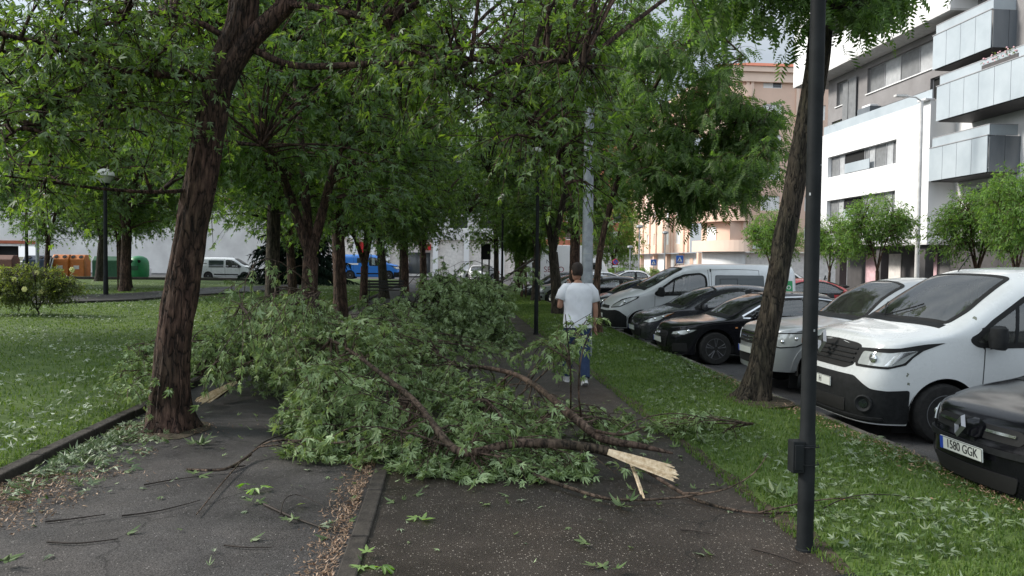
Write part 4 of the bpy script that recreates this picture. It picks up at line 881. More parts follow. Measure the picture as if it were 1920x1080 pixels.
def spline(pts, n=6):
    pts = [np.asarray(p, float) for p in pts]; out = []
    for i in range(len(pts) - 1):
        p0, p1, p2, p3 = pts[max(0, i - 1)], pts[i], pts[i + 1], pts[min(len(pts) - 1, i + 2)]
        for j in range(n):
            t = j / n; out.append(.5 * ((2 * p1) + (p2 - p0) * t + (2*p0 - 5*p1 + 4*p2 - p3) * t*t + (3*p1 - p0 - 3*p2 + p3) * t**3))
    out.append(pts[-1]); return np.array(out)
def unit(v): return v / max(np.linalg.norm(v), 1e-9)

def leaf_twig(wood, lv, rng, p0, d, length, size, n, droop=.5, tw_r=.006, spread=.7, under=.15, seg=4, petiole=.6):
    """one twig with leaves along both sides"""
    d = unit(d); sag = np.array([0, 0, -droop * length * .5]); m = 4
    pts = np.array([p0 + d * length * t + sag * t * t for t in np.linspace(0, 1, m)])
    if wood is not None: wood.tube(pts, np.linspace(tw_r, tw_r * .35, m), seg)
    t = rng.uniform(.12, 1.0, n); q = p0 + d * length * t[:, None] + sag * (t * t)[:, None]
    side = rng.normal(0, 1, (n, 3)); side -= side @ d[:, None] * d; side /= np.maximum(np.linalg.norm(side, axis=1, keepdims=True), 1e-6)
    tip = d * .55 + side * spread + np.array([0, 0, -droop * 1.1]) + rng.normal(0, .22, (n, 3))
    nm = np.array([0, 0, 1.0]) + rng.normal(0, .55, (n, 3)); flip = rng.random(n) < under; nm[flip] *= -1
    sz = size * rng.uniform(.5, 1.3, n); tn = tip / np.maximum(np.linalg.norm(tip, axis=1, keepdims=True), 1e-6)
    lv.add(q + tn * sz[:, None] * petiole * .5, tip, nm, sz)
def branch_to(wood, lv, rng, a, b, r0, size, twigs, per, droop, under=.15, twl=.55, leaf_from=.35, lift=.12, seg=5, spread=.7, rag=.06):
    """a curved branch from a limb point to a point in the crown, twigs with leaves along its outer part"""
    a, b = np.asarray(a, float), np.asarray(b, float); L = np.linalg.norm(b - a); m = max(4, int(L / .45) + 2); t = np.linspace(0, 1, m)
    off = rng.normal(0, rag * L, 3); pts = a + (b - a) * t[:, None] + (np.array([0, 0, lift * L]) + off) * (4 * t * (1 - t))[:, None]
    wood.tube(pts, np.maximum(r0 * (1 - .85 * t), .0035), seg)
    main = unit(b - a)
    for k in range(twigs):
        f = leaf_from + (1 - leaf_from) * (k + rng.random()) / twigs; i = min(m - 2, int(f * (m - 1))); u = f * (m - 1) - i; p = pts[i] * (1 - u) + pts[i + 1] * u
        dr = main * .6 + rng.normal(0, .55, 3) + np.array([0, 0, -.25 * droop])
        leaf_twig(wood, lv, rng, p, dr, twl * rng.uniform(.6, 1.25), size, per, droop, .0035 + .0022 * r0 / .02, spread, under)
def clump_points(rng, n, c, r, seed, thresh=-.08, scale=.45, zmin=None, shell=.35):
    """points in an ellipsoid, mostly toward its outside, thinned where a noise field is low so the crown has gaps"""
    out = []; c, r = np.asarray(c, float), np.asarray(r, float); guard = 0
    while len(out) < n and guard < n * 40:
        guard += 1; v = rng.normal(0, 1, 3); v = unit(v) * (shell + (1 - shell) * rng.random() ** .55); p = c + v * r
        if zmin is not None and p[2] < zmin: continue
        if noise.noise((p[0] * scale + seed, p[1] * scale, p[2] * scale * 1.25)) < thresh: continue
        out.append(p)
    return out
def nearest(limb_pts, p, zbias=.6):
    d = np.linalg.norm((limb_pts - p) * np.array([1, 1, 1.15]), axis=1) + zbias * np.maximum(0, limb_pts[:, 2] - p[2]) ; return limb_pts[int(np.argmin(d))]

def grow_tree(name, label, group, loc, trunk, tr, limbs, clumps, bark_m, leaf_m, tpl, size, seed, twigs=5, per=10, droop=.5, under=.15, r_branch=.022, twl=.6, rz=0.0, scale=1.0, cat='tree', seg=14, rough=.12, flare=1.5, tseg=8, leaf_from=.3, spread=.7, lift=.12):
    """trunk: points from the ground; limbs: list of (points, r0, r1); clumps: crown points that branches reach for"""
    rng = np.random.default_rng(seed); root = thing(name, label, cat, loc, rz, group); root.scale = (scale,) * 3
    wd, lv = Wood(), Leaves(); tp = spline(trunk, tseg); n = len(tp); zz = (tp[:, 2] - tp[0, 2])
    rad = np.interp(np.linspace(0, 1, n), np.linspace(0, 1, len(tr)), tr); rad = rad * (1 + (flare - 1) * np.exp(-zz / .22)); wd.tube(tp, rad, seg, rough, seed)
    lp = [tp[n // 2:]]
    for pts, r0, r1 in limbs:
        q = spline(pts, 6); wd.tube(q, np.linspace(r0, r1, len(q)), max(6, seg // 2), rough * .6, seed + 1); lp.append(q[len(q) // 4:])
    lp = np.concatenate(lp)
    for p in clumps: branch_to(wd, lv, rng, nearest(lp, p), p, r_branch * rng.uniform(.6, 1.2), size, twigs, per, droop, under, twl, leaf_from, spread=spread, lift=lift)
    wd.build('trunk', bark_m, root); lv.build('crown', leaf_m, root, tpl)
    return root
# ------------------------------------------------------------------ trees
PARK = 'maples of the park avenue'
Y1 = 8.35
def px1(pts, Y=Y1): return [P(x, y, Y) for x, y in pts]
def rel(pts, o): return [tuple(Vector(p) - Vector(o)) for p in pts]
# --- the near leaning maple
base = Vector((-2.90, Y1, 0))
tk = [base + Vector((0, 0, -.1))] + px1([(319, 735), (330, 610), (352, 470), (384, 300), (413, 140), (452, 45)]) + [P(462, -60, 8.3), P(480, -190, 8.2), P(500, -330, 8.1)]
lim = [(px1([(410, 175), (438, 118), (470, 74), (505, 40), (538, 6), (580, -55)], 8.3) + [P(640, -170, 8.0), P(720, -320, 7.6)], .115, .07),
       ([P(428, 160, Y1), P(375, 146, 8.2), P(310, 141, 8.0), P(215, 131, 7.7), P(150, 108, 7.5), P(85, 84, 7.2), P(-60, 50, 6.8)], .042, .016),
       ([P(430, 75, Y1), P(372, 42, 8.3), P(310, 26, 8.3), P(205, 20, 8.1), P(90, -15, 7.8)], .036, .014),
       ([P(300, 28, 8.2), P(230, 38, 8.0), P(140, 62, 7.8), P(60, 88, 7.6), P(-50, 104, 7.3)], .024, .012),
       ([P(205, 131, 7.75), P(120, 190, 7.4), P(40, 240, 7.0), P(-40, 285, 6.7)], .018, .008),
       ([P(480, 95, 8.3), P(560, 124, 8.2), P(729, 119, 7.9), P(809, 129, 7.7), P(893, 164, 7.5), P(960, 204, 7.3), P(1009, 235, 7.2), P(1031, 275, 7.1), P(1058, 338, 7.0)], .038, .010),
       ([P(520, 5, 8.3), P(560, 9, 8.2), P(627, 20, 8.0), P(711, 42, 7.8), P(747, 80, 7.7), P(800, 104, 7.5), P(871, 109, 7.2), P(942, 118, 7.0), P(1027, 116, 6.8), P(1093, 119, 6.6)], .040, .010),
       ([P(405, 352, Y1), P(300, 360, 8.2), P(200, 355, 8.0), P(100, 342, 7.7), P(10, 330, 7.4)], .024, .008),
       ([P(212, 142, 7.8), P(205, 200, 7.9), P(170, 250, 8.0), P(100, 285, 8.1)], .012, .005),
       ([P(1000, 232, 7.2), P(1040, 300, 7.0), P(1075, 380, 6.9)], .010, .005),
       ([P(480, -190, 8.2), P(420, -420, 7.6), P(300, -600, 7)], .10, .05), ([P(500, -330, 8.1), P(560, -700, 8.4), P(600, -1000, 8.4)], .12, .05)]
rngA = np.random.default_rng(11); cl = []
def along(pts, n, spread, dz=0.0):
    q = spline(pts, 8); out = []
    for i in range(n):
        p = q[int(rngA.integers(len(q) // 5, len(q)))] + rngA.normal(0, 1, 3) * np.asarray(spread) + np.array([0, 0, dz]); out.append(p)
    return out
def clear_of(p):                                       # the two lamp heads show through gaps between the sprays
    q = CAMR.to_3x3().transposed() @ (Vector(p) - CAM); x, y = 960 - FPX * q.x / q.z, 540 + FPX * q.y / q.z
    return math.hypot(x - 197, y - 335) > 75 and math.hypot(x - 943, y - 385) > 60
for (pts, a, b_), n in zip(lim[1:10], (44, 30, 28, 26, 34, 40, 32, 13, 8)): cl += [p for p in along(pts, n, (.30, .55, .26), -.06) if not (p[0] > -.3 and p[2] < 2.75) and not (p[2] < 2.3) and clear_of(p)]
for x, y, n in ((1075, 95, 3), (1110, 130, 3), (1090, 190, 3), (1110, 235, 3), (1060, 60, 3), (1120, 60, 2), (1105, 20, 2), (1080, 330, 2)):
    cl += [np.array(P(x + rngA.normal(0, 14), y + rngA.normal(0, 12), 7.0 + rngA.normal(0, .3))) for _ in range(n)]
cl += [p for p in clump_points(rngA, 90, (1.0, 8.4, 5.5), (3.0, 2.2, 1.4), 5, -.3, shell=.2) if p[2] > 3.9]
cl += [p for p in clump_points(rngA, 150, (-2.2, 8.0, 7.6), (4.6, 4.4, 3.0), 3, -.2, shell=.2) if p[2] > 4.6]
grow_tree('maple_tree', 'large maple with a thick leaning red brown trunk, nearest on the grey footpath', PARK, base, rel(tk, base), [.195, .182, .166, .158, .150, .146, .145, .14, .12, .10], [(rel(p, base), a, b_) for p, a, b_ in lim], [np.array(Vector(p) - base) for p in cl],
          M['bark_red'], M['leaf_near'], LEAFMIX, .076, 5, twigs=5, per=10, droop=.45, seg=84, rough=.2, flare=1.5, tseg=36, twl=.5)

# --- the leaning tree on the verge, right
b2 = G(1410, 752, .02); Y2 = b2.y
tk2 = [b2 + Vector((0, 0, -.1)), P(1426, 690, Y2), P(1436, 634, Y2), P(1457, 523, Y2), P(1478, 412, Y2), P(1505, 267, Y2), P(1530, 133, Y2), P(1541, 44, Y2), P(1548, -30, Y2), P(1556, -120, Y2), P(1560, -260, Y2)]
lim2 = [([P(1540, -10, Y2), P(1600, -110, Y2 - .2), P(1690, -220, Y2 - .6)], .10, .05), ([P(1538, -5, Y2), P(1490, -120, Y2 + .2), P(1400, -260, Y2 + .5), P(1280, -330, Y2 + .8)], .10, .04), ([P(1556, -120, Y2), P(1570, -400, Y2), P(1600, -700, Y2)], .12, .04)]
rngB = np.random.default_rng(12)
cl2 = [np.array(P(x + rngB.normal(0, 22), y + rngB.normal(0, 14), Y2 + rngB.normal(0, .5))) for x, y, n in ((1590, -22, 8), (1640, -18, 7), (1400, -45, 7), (1320, -30, 7), (1480, -80, 6), (1640, -60, 8)) for _ in range(n)]
cl2 += [p for p in clump_points(rngB, 210, tuple(P(1520, -420, Y2)), (4.6, 4.2, 2.8), 9, -.2, shell=.2) if p[2] > 5.2]
grow_tree('locust_tree', 'leaning dark trunked tree rooted in the verge behind the black post', 'trees along the verge', b2, rel(tk2, b2), [.155, .142, .136, .132, .130, .130, .14, .14, .13, .12, .08], [(rel(p, b2), a, c_) for p, a, c_ in lim2], [p - np.array(b2) for p in cl2],
          M['bark_dark'], M['leaf_locust'], FROND, .24, 6, twigs=5, per=7, droop=.8, seg=60, rough=.2, flare=1.9, tseg=30, twl=.5)

# --- the locust with brown stems between path and cars, crown spreading right
b3 = Vector((3.72, 18.9, .02)); Y3 = b3.y
stem = [b3 + Vector((0, 0, -.1)), P(1118, 560, Y3), P(1124, 480, Y3), P(1140, 400, Y3), P(1160, 330, Y3), P(1182, 260, Y3), P(1215, 190, Y3)]
lim3 = [([P(1130, 450, Y3), P(1148, 380, Y3 + .2), P(1175, 300, Y3 + .4), P(1230, 230, Y3 + .3), P(1275, 195, Y3 + .2)], .055, .03), ([P(1160, 330, Y3), P(1235, 330, Y3 - .4), P(1330, 345, Y3 - .8), P(1400, 340, Y3 - 1.0)], .035, .012),
        ([P(1182, 260, Y3), P(1280, 250, Y3 - .5), P(1380, 230, Y3 - .9), P(1440, 250, Y3 - 1.1)], .035, .012), ([P(1215, 190, Y3), P(1260, 110, Y3), P(1330, 60, Y3 - .4), P(1400, 110, Y3 - .6)], .05, .02), ([P(1215, 190, Y3), P(1190, 80, Y3), P(1180, -60, Y3)], .05, .02)]
rngC = np.random.default_rng(13); cl3 = []
for x, y, sx, sy, n in ((1260, 330, 60, 40, 42), (1360, 290, 55, 50, 58), (1400, 300, 30, 40, 20), (1300, 300, 40, 40, 24), (1420, 250, 32, 36, 26), (1340, 190, 60, 40, 26), (1250, 240, 50, 40, 22), (1385, 345, 30, 18, 12), (1310, 375, 22, 12, 8), (1350, 130, 30, 22, 9), (1280, 90, 60, 50, 30), (1205, 60, 40, 50, 20), (1190, 180, 26, 60, 18), (1190, 310, 26, 46, 12), (1440, 215, 14, 14, 5), (1350, 25, 55, 25, 18)):
    for _ in range(n): cl3.append(np.array(P(x + rngC.normal(0, sx * .62), y + rngC.normal(0, sy * .62), Y3 + rngC.normal(-.4, .9))))
grow_tree('locust_tree', 'slim locust with brown forked stems, drooping crown in front of the peach building', 'trees along the verge', b3, rel(stem, b3), [.11, .09, .08, .07, .06, .05, .04], [(rel(p, b3), a, c_) for p, a, c_ in lim3], [p - np.array(b3) for p in cl3],
          M['bark_warm'], M['leaf_locust'], FROND, .26, 7, twigs=4, per=7, droop=.9, seg=12, rough=.12, twl=.55)

# --- avenue and lawn trees from three grown kinds
def forked(seed, H, hf, lean=(0, 0), nl=3, rc=(4.2, 4.2, 4.6), zc=6.6, r0=.22, n=330, size=.15, zmin=2.6, low=()):
    rng = np.random.default_rng(seed); lx, ly = lean
    trunk = [(0, 0, -.1), (lx * .25, ly * .25, hf * .5), (lx * .6, ly * .6, hf)]
    limbs = []
    for k in range(nl):
        a = 2 * math.pi * (k + rng.random() * .5) / nl + seed; o = rng.uniform(.9, 1.7); top = H * rng.uniform(.72, .95)
        limbs.append(([trunk[-1], (trunk[-1][0] + math.cos(a) * o * .35, trunk[-1][1] + math.sin(a) * o * .35, hf + (top - hf) * .3), (trunk[-1][0] + math.cos(a) * o * .8, trunk[-1][1] + math.sin(a) * o * .8, hf + (top - hf) * .65), (trunk[-1][0] + math.cos(a) * o * 1.5, trunk[-1][1] + math.sin(a) * o * 1.5, top)], r0 * .62, .03))
        a2 = a + rng.uniform(.6, 1.4); zb = hf + (top - hf) * .25; q0 = (trunk[-1][0] + math.cos(a) * o * .3, trunk[-1][1] + math.sin(a) * o * .3, zb)
        limbs.append(([q0, (q0[0] + math.cos(a2) * 1.2, q0[1] + math.sin(a2) * 1.2, zb + .7), (q0[0] + math.cos(a2) * 2.6, q0[1] + math.sin(a2) * 2.6, zb + .8)], r0 * .3, .015))
    cl = clump_points(rng, n, (lx, ly, zc), rc, seed * 3.1, -.12, zmin=zmin)
    cl += clump_points(rng, n // 4, (lx, ly, H * .86), (rc[0] * .6, rc[1] * .6, 1.7), seed * 2.3, -.3, shell=.2)
    return trunk, [r0 * 1.0, r0 * .9, r0 * .82], limbs, cl
PROTO = {}
def avenue(kind, label, x, y, rz=0.0, sc=1.0, group=PARK, z=0.0):
    if kind not in PROTO:
        spec = dict(fork=(31, 11.0, 3.1, (.1, 0), 3, (4.0, 4.0, 4.4), 6.7, .20, 480, .125, 2.6), straight=(32, 11.5, 2.7, (.25, .1), 4, (4.2, 4.2, 4.6), 7.0, .215, 480, .14, 2.9), vee=(33, 10.5, 2.2, (.35, 0), 2, (3.6, 3.6, 4.3), 6.8, .20, 420, .13, 3.2), low=(34, 9.5, 2.0, (.1, 0), 3, (4.4, 4.4, 4.0), 6.1, .21, 460, .14, 2.9))[kind]
        tr, rr, li, cl = forked(*spec)
        PROTO[kind] = grow_tree('maple_tree', label, group, (x, y, z), tr, rr, li, cl, M['bark_dark'] if kind in ('fork', 'vee') else M['bark_red'], M['leaf_far'], [LEAF3, LEAFV] if kind != 'fork' else LEAFMIX, spec[9], spec[0], twigs=5, per=10, droop=.75, under=.2, rz=rz, scale=sc, seg=20, r_branch=.03, twl=.7)
        return PROTO[kind]
    c = copy_tree(PROTO[kind]); c.location = (x, y, z); c.rotation_euler = (0, 0, rz); c.scale = (sc,) * 3; c['label'] = label; c['group'] = group
    return c
avenue('fork', 'forked maple just right of the nearest big trunk, two dark stems dividing above head height', -4.75, 21.3, 0.4, 1.0, z=.16)
avenue('low', 'dark low branched maple standing in the torn leaves behind the fallen limb', -2.95, 16.65, 1.0, .92)
avenue('straight', 'thick straight red brown maple trunk in front of the blue van', -3.2, 23.4, 2.0, 1.0)
avenue('low', 'dark maple stem left of the iron bench', -3.27, 30.2, .5, .78)
avenue('vee', 'maple with a slightly curved forking stem above the iron bench', -3.0, 36.6, 2.6, 1.15)
avenue('straight', 'maple right of the iron bench with a dark red stem', -2.3, 41.5, 4.1, 1.0)
avenue('straight', 'reddish maple trunk in front of the dark spruce', -5.85, 29.8, 3.3, .85, z=.16)
avenue('low', 'farthest maple stem of the row before the white shop columns', -1.5, 46.5, 2.2, 1.1)
avenue('fork', 'farthest forked maple on the footpath', -3.1, 52.0, 5.0, 1.0)
LAWN = 'trees scattered on the lawn'
avenue('vee', 'forked dark tree on the lawn in front of the green containers', -23.4, 54.0, 1.2, 1.25, LAWN, .15)
avenue('straight', 'slim tree on the lawn in front of the orange container', -31.0, 62.5, 0.2, .95, LAWN, .15)
avenue('low', 'lawn tree behind the green bottle bank', -25.6, 63.0, 3.9, 1.0, LAWN, .15)
avenue('fork', 'tree on the lawn behind the flowering shrub at the left edge', -20.5, 35.0, 2.2, 1.1, LAWN, .15)
avenue('straight', 'broad tree in the middle of the lawn, left of the big leaning trunk', -15.5, 38.5, 5.2, 1.05, LAWN, .16)
avenue('vee', 'tree on the lawn half hidden by the big leaning trunk', P(350, 500, 46.5).x, 46.5, 4.2, 1.2, LAWN, .16)
avenue('straight', 'tall lawn tree left of the dark spruce', -11.6, 58.0, 5.2, 1.1, LAWN, .16)
avenue('fork', 'lawn tree leaning over the lamp with the dome', -16.8, 42.0, .9, 1.15, LAWN, .16)
avenue('straight', 'tree at the far left edge of the lawn', -30.5, 45.0, 1.9, 1.2, LAWN, .15)
avenue('straight', 'tree overhanging the lawn at the left edge, close by', -13.6, 15.5, 1.9, 1.2, LAWN, .16)
# --- right hand row beyond the locust
VERGE = 'trees along the verge'
avenue('vee', 'leaning dark trunk beside the grey lamp column, behind the walking man', 3.66, 25.7, 3.4, .95, VERGE, .03)
avenue('vee', 'verge tree in front of the white lorry box', 3.9, 34.5, 1.2, .95, VERGE, .03)
avenue('straight', 'taller verge tree rooted at the kerb, right of the grey lamp column', 5.0, 30.5, 1.0, 1.1, VERGE, -.1)
avenue('straight', 'verge tree above the far globe lamp', 4.3, 47.0, 2.4, .95, VERGE, .03)
avenue('fork', 'farthest verge tree beside the dark notice board', 3.4, 55.0, 2.4, 1.0, VERGE, .03)
# ------------------------------------------------------------------ small trees, shrubs, conifer, hedge, saplings
def blob_tree(name, label, cat, loc, H, clumps, seed, leaf, tpl=LEAFE, size=.14, trunk_r=.09, hf=1.6, n=150, bark_m=None, twigs=5, per=11, droop=.5, group=None, stems=4, under=.2, twl=.5, zmin=None):
    rng = np.random.default_rng(seed); tr = [(0, 0, -.1), (.03, .02, hf * .5), (.0, .0, hf)]; limbs = []
    for k in range(stems):
        a = 6.28 * (k + rng.random() * .4) / stems; o = max(c[3] for c in clumps) * .55
        limbs.append(([tr[-1], (math.cos(a) * o * .4, math.sin(a) * o * .4, hf + (H - hf) * .35), (math.cos(a) * o, math.sin(a) * o, hf + (H - hf) * .75)], trunk_r * .6, .015))
    cl = []
    tot = sum(c[3] * c[4] * c[5] for c in clumps)
    for c in clumps: cl += clump_points(rng, int(n * c[3] * c[4] * c[5] / tot) + 3, c[:3], c[3:], seed * 1.7, -.22, .9, zmin=zmin, shell=.5)
    return grow_tree(name, label, group, loc, tr, [trunk_r * 1.1, trunk_r, trunk_r * .9], limbs, cl, bark_m or M['bark_warm'], leaf, tpl, size, seed, twigs, per, droop, under, .018, twl, cat=cat, seg=10, rough=.06, flare=1.15)
ST = 'round clipped street trees before the white building'
def at(px, d, z=-.05):
    p = CAM + ray(px, 500) * (d / 1.0); q = P(px, 500, p.y); return Vector((q.x, q.y, z))
o = blob_tree('street_tree', 'round light green tree in front of the white facade, right of the black post', 'tree', at(1645, 37.5), 4.9, [(0, 0, 4.3, 1.45, 1.35, 1.1), (-1.0, .2, 3.2, 1.15, 1.1, .95), (1.2, 0, 3.6, 1.1, 1.0, .85)], 41, M['leaf_bright'], group=ST, n=230, size=.15)
c = blob_tree('street_tree', 'broad light green tree under the balconies at the right edge', 'tree', at(1832, 27.0), 4.4, [(0, 0, 3.6, 1.45, 1.3, 1.0), (1.3, .3, 3.7, 1.3, 1.2, 1.05), (-1.0, 0, 2.9, 1.05, .9, .7), (2.4, .4, 3.2, 1.0, .9, .9)], 42, M['leaf_bright'], group=ST, n=320, size=.13)
c = copy_tree(o); c.location = at(1556, 44); c.rotation_euler = (0, 0, 2.1); c.scale = (.88, .88, .9); c['label'] = 'light green street tree showing just right of the black post, behind the red car'
c = copy_tree(o); c.location = at(1448, 40); c.rotation_euler = (0, 0, 4.0); c.scale = (.95, .95, .88); c['label'] = 'round green street tree left of the leaning trunk, above the silver van'
c = copy_tree(o); c.location = at(1905, 24.5); c.rotation_euler = (0, 0, 1.0); c.scale = (.8, .8, .95); c['label'] = 'street tree cut off by the right edge of the view'
# hedge-like big trees and bush by the peach building
blob_tree('ivy_clad_tree', 'tall bushy green tree left of the peach building', 'tree', at(1150, 92, 0), 12, [(0, 0, 7.0, 3.4, 3, 4.6), (2.0, 0, 3.5, 2.0, 2, 2.6), (-3.2, 0, 4.6, 2.4, 2, 3.2)], 43, M['leaf_bright'], n=330, size=.34, trunk_r=.25, hf=1.5, per=8, twl=.9, zmin=1.0)
blob_tree('clipped_bush', 'low round green bush before the pedestrian crossing sign', 'bush', at(1212, 62, -.1), 1.6, [(0, 0, .8, 1.25, 1, .75)], 44, M['leaf_bright'], n=80, size=.14, trunk_r=.04, hf=.2, zmin=.05, twl=.3)
blob_tree('clipped_bush', 'low green hedge bush behind the white parked cars', 'bush', at(1172, 72, -.1), 1.6, [(0, 0, .8, 2.2, 1, .7)], 45, M['leaf_bright'], n=90, size=.16, trunk_r=.04, hf=.2, zmin=.05, twl=.3)
# flowering shrub on the lawn
sh = blob_tree('flowering_shrub', 'twiggy shrub with yellow green leaves and pale flowers on the lawn', 'shrub', (-11.3, 22.3, .17), 1.45, [(-.4, 0, .85, 1.25, .8, .52), (.75, .1, .68, .65, .6, .42), (-1.3, 0, .8, .8, .7, .5)], 46, M['leaf_shrub'], LEAFE, .085, .02, .12, 250, M['twig'], 5, 11, .3, stems=9, zmin=.30, twl=.3)
rs = random.Random(5)
for k in range(7):
    f = MB(); c = Vector((-11.3, 22.3, 0)) + Vector((rs.uniform(-1.6, 1.3), rs.uniform(-.75, -.3), rs.uniform(.75, 1.5)))
    for j in range(6):
        a = j * 1.05; f.ball((c.x + .045 * math.cos(a), c.y - .02, c.z + .045 * math.sin(a)), (.034, .02, .034), 8)
    f.ball(c + Vector((0, -.03, 0)), .03, 8)
    fo = f.build('flower', M['flower'], None); fo.parent = sh; fo.matrix_parent_inverse = Matrix.Translation(-Vector((-11.3, 22.3, .17)))
# saplings tied to stakes
for k, (x, y) in enumerate(((3.75, 37.5), (4.25, 45.0))):
    s = blob_tree('staked_sapling', ('young tree tied between brown stakes behind the dark thin lamp post', 'second staked young tree, farther along the verge')[k], 'sapling', (x, y, .02), 4.2, [(0, 0, 3.4, .9, .9, 1.3)], 50 + k, M['leaf_locust'], FROND, .28, .04, 1.6, 60, group='staked young trees')
    for j in range(3):
        a = j * 2.1 + k; MB().tube([(math.cos(a) * .4, math.sin(a) * .4, -.05), (math.cos(a) * .33, math.sin(a) * .33, 1.75)], .035, 8).build('stake', M['bark_warm'], s)
# young stake pair by the bottle bank
t = thing('stake_pair', 'two thin wooden stakes standing on the lawn in front of the green bottle bank', 'stakes', (-16.0, 39.0, .15))
for dx in (0, .42):
    MB().tube([(dx, 0, -.05), (dx - .03, 0, 2.3 if dx == 0 else 1.5)], .04, 8).build('stake', M['bark_warm'], t)
# spruce with flat drooping boughs
rng = np.random.default_rng(60); sp = thing('spruce_tree', 'dark blue green spruce with flat drooping boughs beside the white van', 'tree', (-9.6, 51.0, .16)); wd, lv = Wood(), Leaves()
wd.tube([(0, 0, -.1), (.03, 0, 3), (.0, 0, 6), (0, 0, 9)], [.2, .15, .1, .03], 10)
for k in range(170):
    z = .35 + 8.0 * (k / 170) ** 1.1; L = max(.5, 4.0 * (1 - z / 9.3) * rng.uniform(.75, 1.1)); a = k * 2.4 + rng.random(); d = np.array([math.cos(a), math.sin(a), .0])
    pts = np.array([np.array([0, 0, z]) + d * L * t + np.array([0, 0, .18 * L * t - .30 * L * t * t]) for t in np.linspace(0, 1, 6)]); wd.tube(pts, np.linspace(.03, .006, 6), 5)
    m = int(38 * L); t = rng.uniform(.15, 1, m); q = np.array([np.interp(t, np.linspace(0, 1, 6), pts[:, i]) for i in range(3)]).T
    sd_ = np.array([-d[1], d[0], 0]); s_ = rng.choice([-1, 1], m); td = d[None] * .7 + sd_[None] * s_[:, None] * rng.uniform(.3, 1.0, m)[:, None] + np.array([0, 0, -.35]); lv.add(q, td, np.tile([0, 0, 1.0], (m, 1)) + rng.normal(0, .2, (m, 3)), rng.uniform(.3, .62, m) * (1.1 - .4 * t))
V0, F0 = NEEDLE; 
wd.build('trunk', M['bark_dark'], sp); lv.build('crown', M['leaf_conifer'], sp, (V0 * np.array([.30, 1, 1]), F0))
# ------------------------------------------------------------------ torn-off branches lying across the paths
def gp(px, py, z): return np.array(G(px, py, z))
def fallen(label, limbs, clumps, seed, size=.10, mat=None, twigs=5, per=9, r_branch=.012, twl=.38, droop=.85, tpl=None, bark_m=None, under=.5, dirb=None):
    rng = np.random.default_rng(seed); root = thing('fallen_branch', label, 'branch', tuple(limbs[0][0][0]), 0, 'torn branches lying across the paths'); o = np.array(limbs[0][0][0])
    root.location = (o[0], o[1], 0); o = np.array([o[0], o[1], 0]); wd, lv = Wood(), Leaves(); lp = []
    for pts, r0, r1, lf in limbs:
        q = spline([np.asarray(p) - o for p in pts], 7); q[:, 2] = np.maximum(q[:, 2], .012); rl = np.interp(np.linspace(0, 1, len(q)), np.linspace(0, 1, len(r0)), r0) if hasattr(r0, '__len__') else np.linspace(r0, r1, len(q)); wd.tube(q, rl, 14 if rl.max() > .03 else 7, .12 if rl.max() > .03 else 0, seed)
        if lf: lp.append(q[int(len(q) * (1 - lf)):])
    lp = np.concatenate(lp)
    for p in clumps:
        p = np.asarray(p) - o; a = lp[int(np.argmin(np.linalg.norm(lp - p, axis=1) * rng.uniform(.8, 1.2, len(lp))))]; branch_to(wd, lv, rng, a, p, r_branch * rng.uniform(.5, 1.2), size, twigs, per, droop, under, twl, .25, lift=.05, seg=5, spread=.75)
    wd.build('limb', bark_m or M['bark_limb'], root)
    P_ = np.concatenate(lv.p); low = P_[:, 2] < .03; P_[low, 2] = rng.uniform(.02, .06, low.sum()); lv.p = [P_]; d = np.concatenate(lv.d); d[low, 2] = np.maximum(d[low, 2], -.05)
    near = (P_[:, 2] < .16); d[near, 2] *= .35; lv.d = [d]; lv.n = [np.concatenate(lv.n)]; lv.s = [np.concatenate(lv.s)]
    # keep the blades above the ground
    dn = d / np.maximum(np.linalg.norm(d, axis=1, keepdims=True), 1e-6); dip = P_[:, 2] + dn[:, 2] * lv.s[0]; up = np.maximum(0, .012 - dip); P_[:, 2] += up
    lv.build('foliage', mat or M['leaf_fallen'], root, tpl or [LEAFW, LEAFV, LEAFW, LEAF5]); return root
def splinter(parent, root_loc, p0, p1, w0, w1, thick, seed, n=7, flat=(0, 0, 1)):
    """jagged slab of fresh split wood from the limb to its ragged end"""
    rng = random.Random(seed); b = MB(); p0, p1 = Vector(p0) - Vector(root_loc), Vector(p1) - Vector(root_loc); d = (p1 - p0); L = d.length; d.normalize(); s = d.cross(Vector(flat)).normalized(); u = s.cross(d)
    for k in range(n):
        f = (k - (n - 1) / 2) / n; a = p0 + s * (f * w0 * 2); l = L * rng.choice((rng.uniform(.45, .8), rng.uniform(.8, 1.06))); e = p0 + d * l + s * (f * w1 * 2) + u * rng.uniform(-.012, .012); m = a.lerp(e, .55) + u * rng.uniform(.0, .012)
        r = w1 / n * 1.5
        b.tube([a, m, e.lerp(m, .12), e], [w0 / n * 1.4, r, r * .95, r * rng.uniform(.2, .7)], 6, squash=thick)
    return b.build('broken_end', M['wood'], parent)
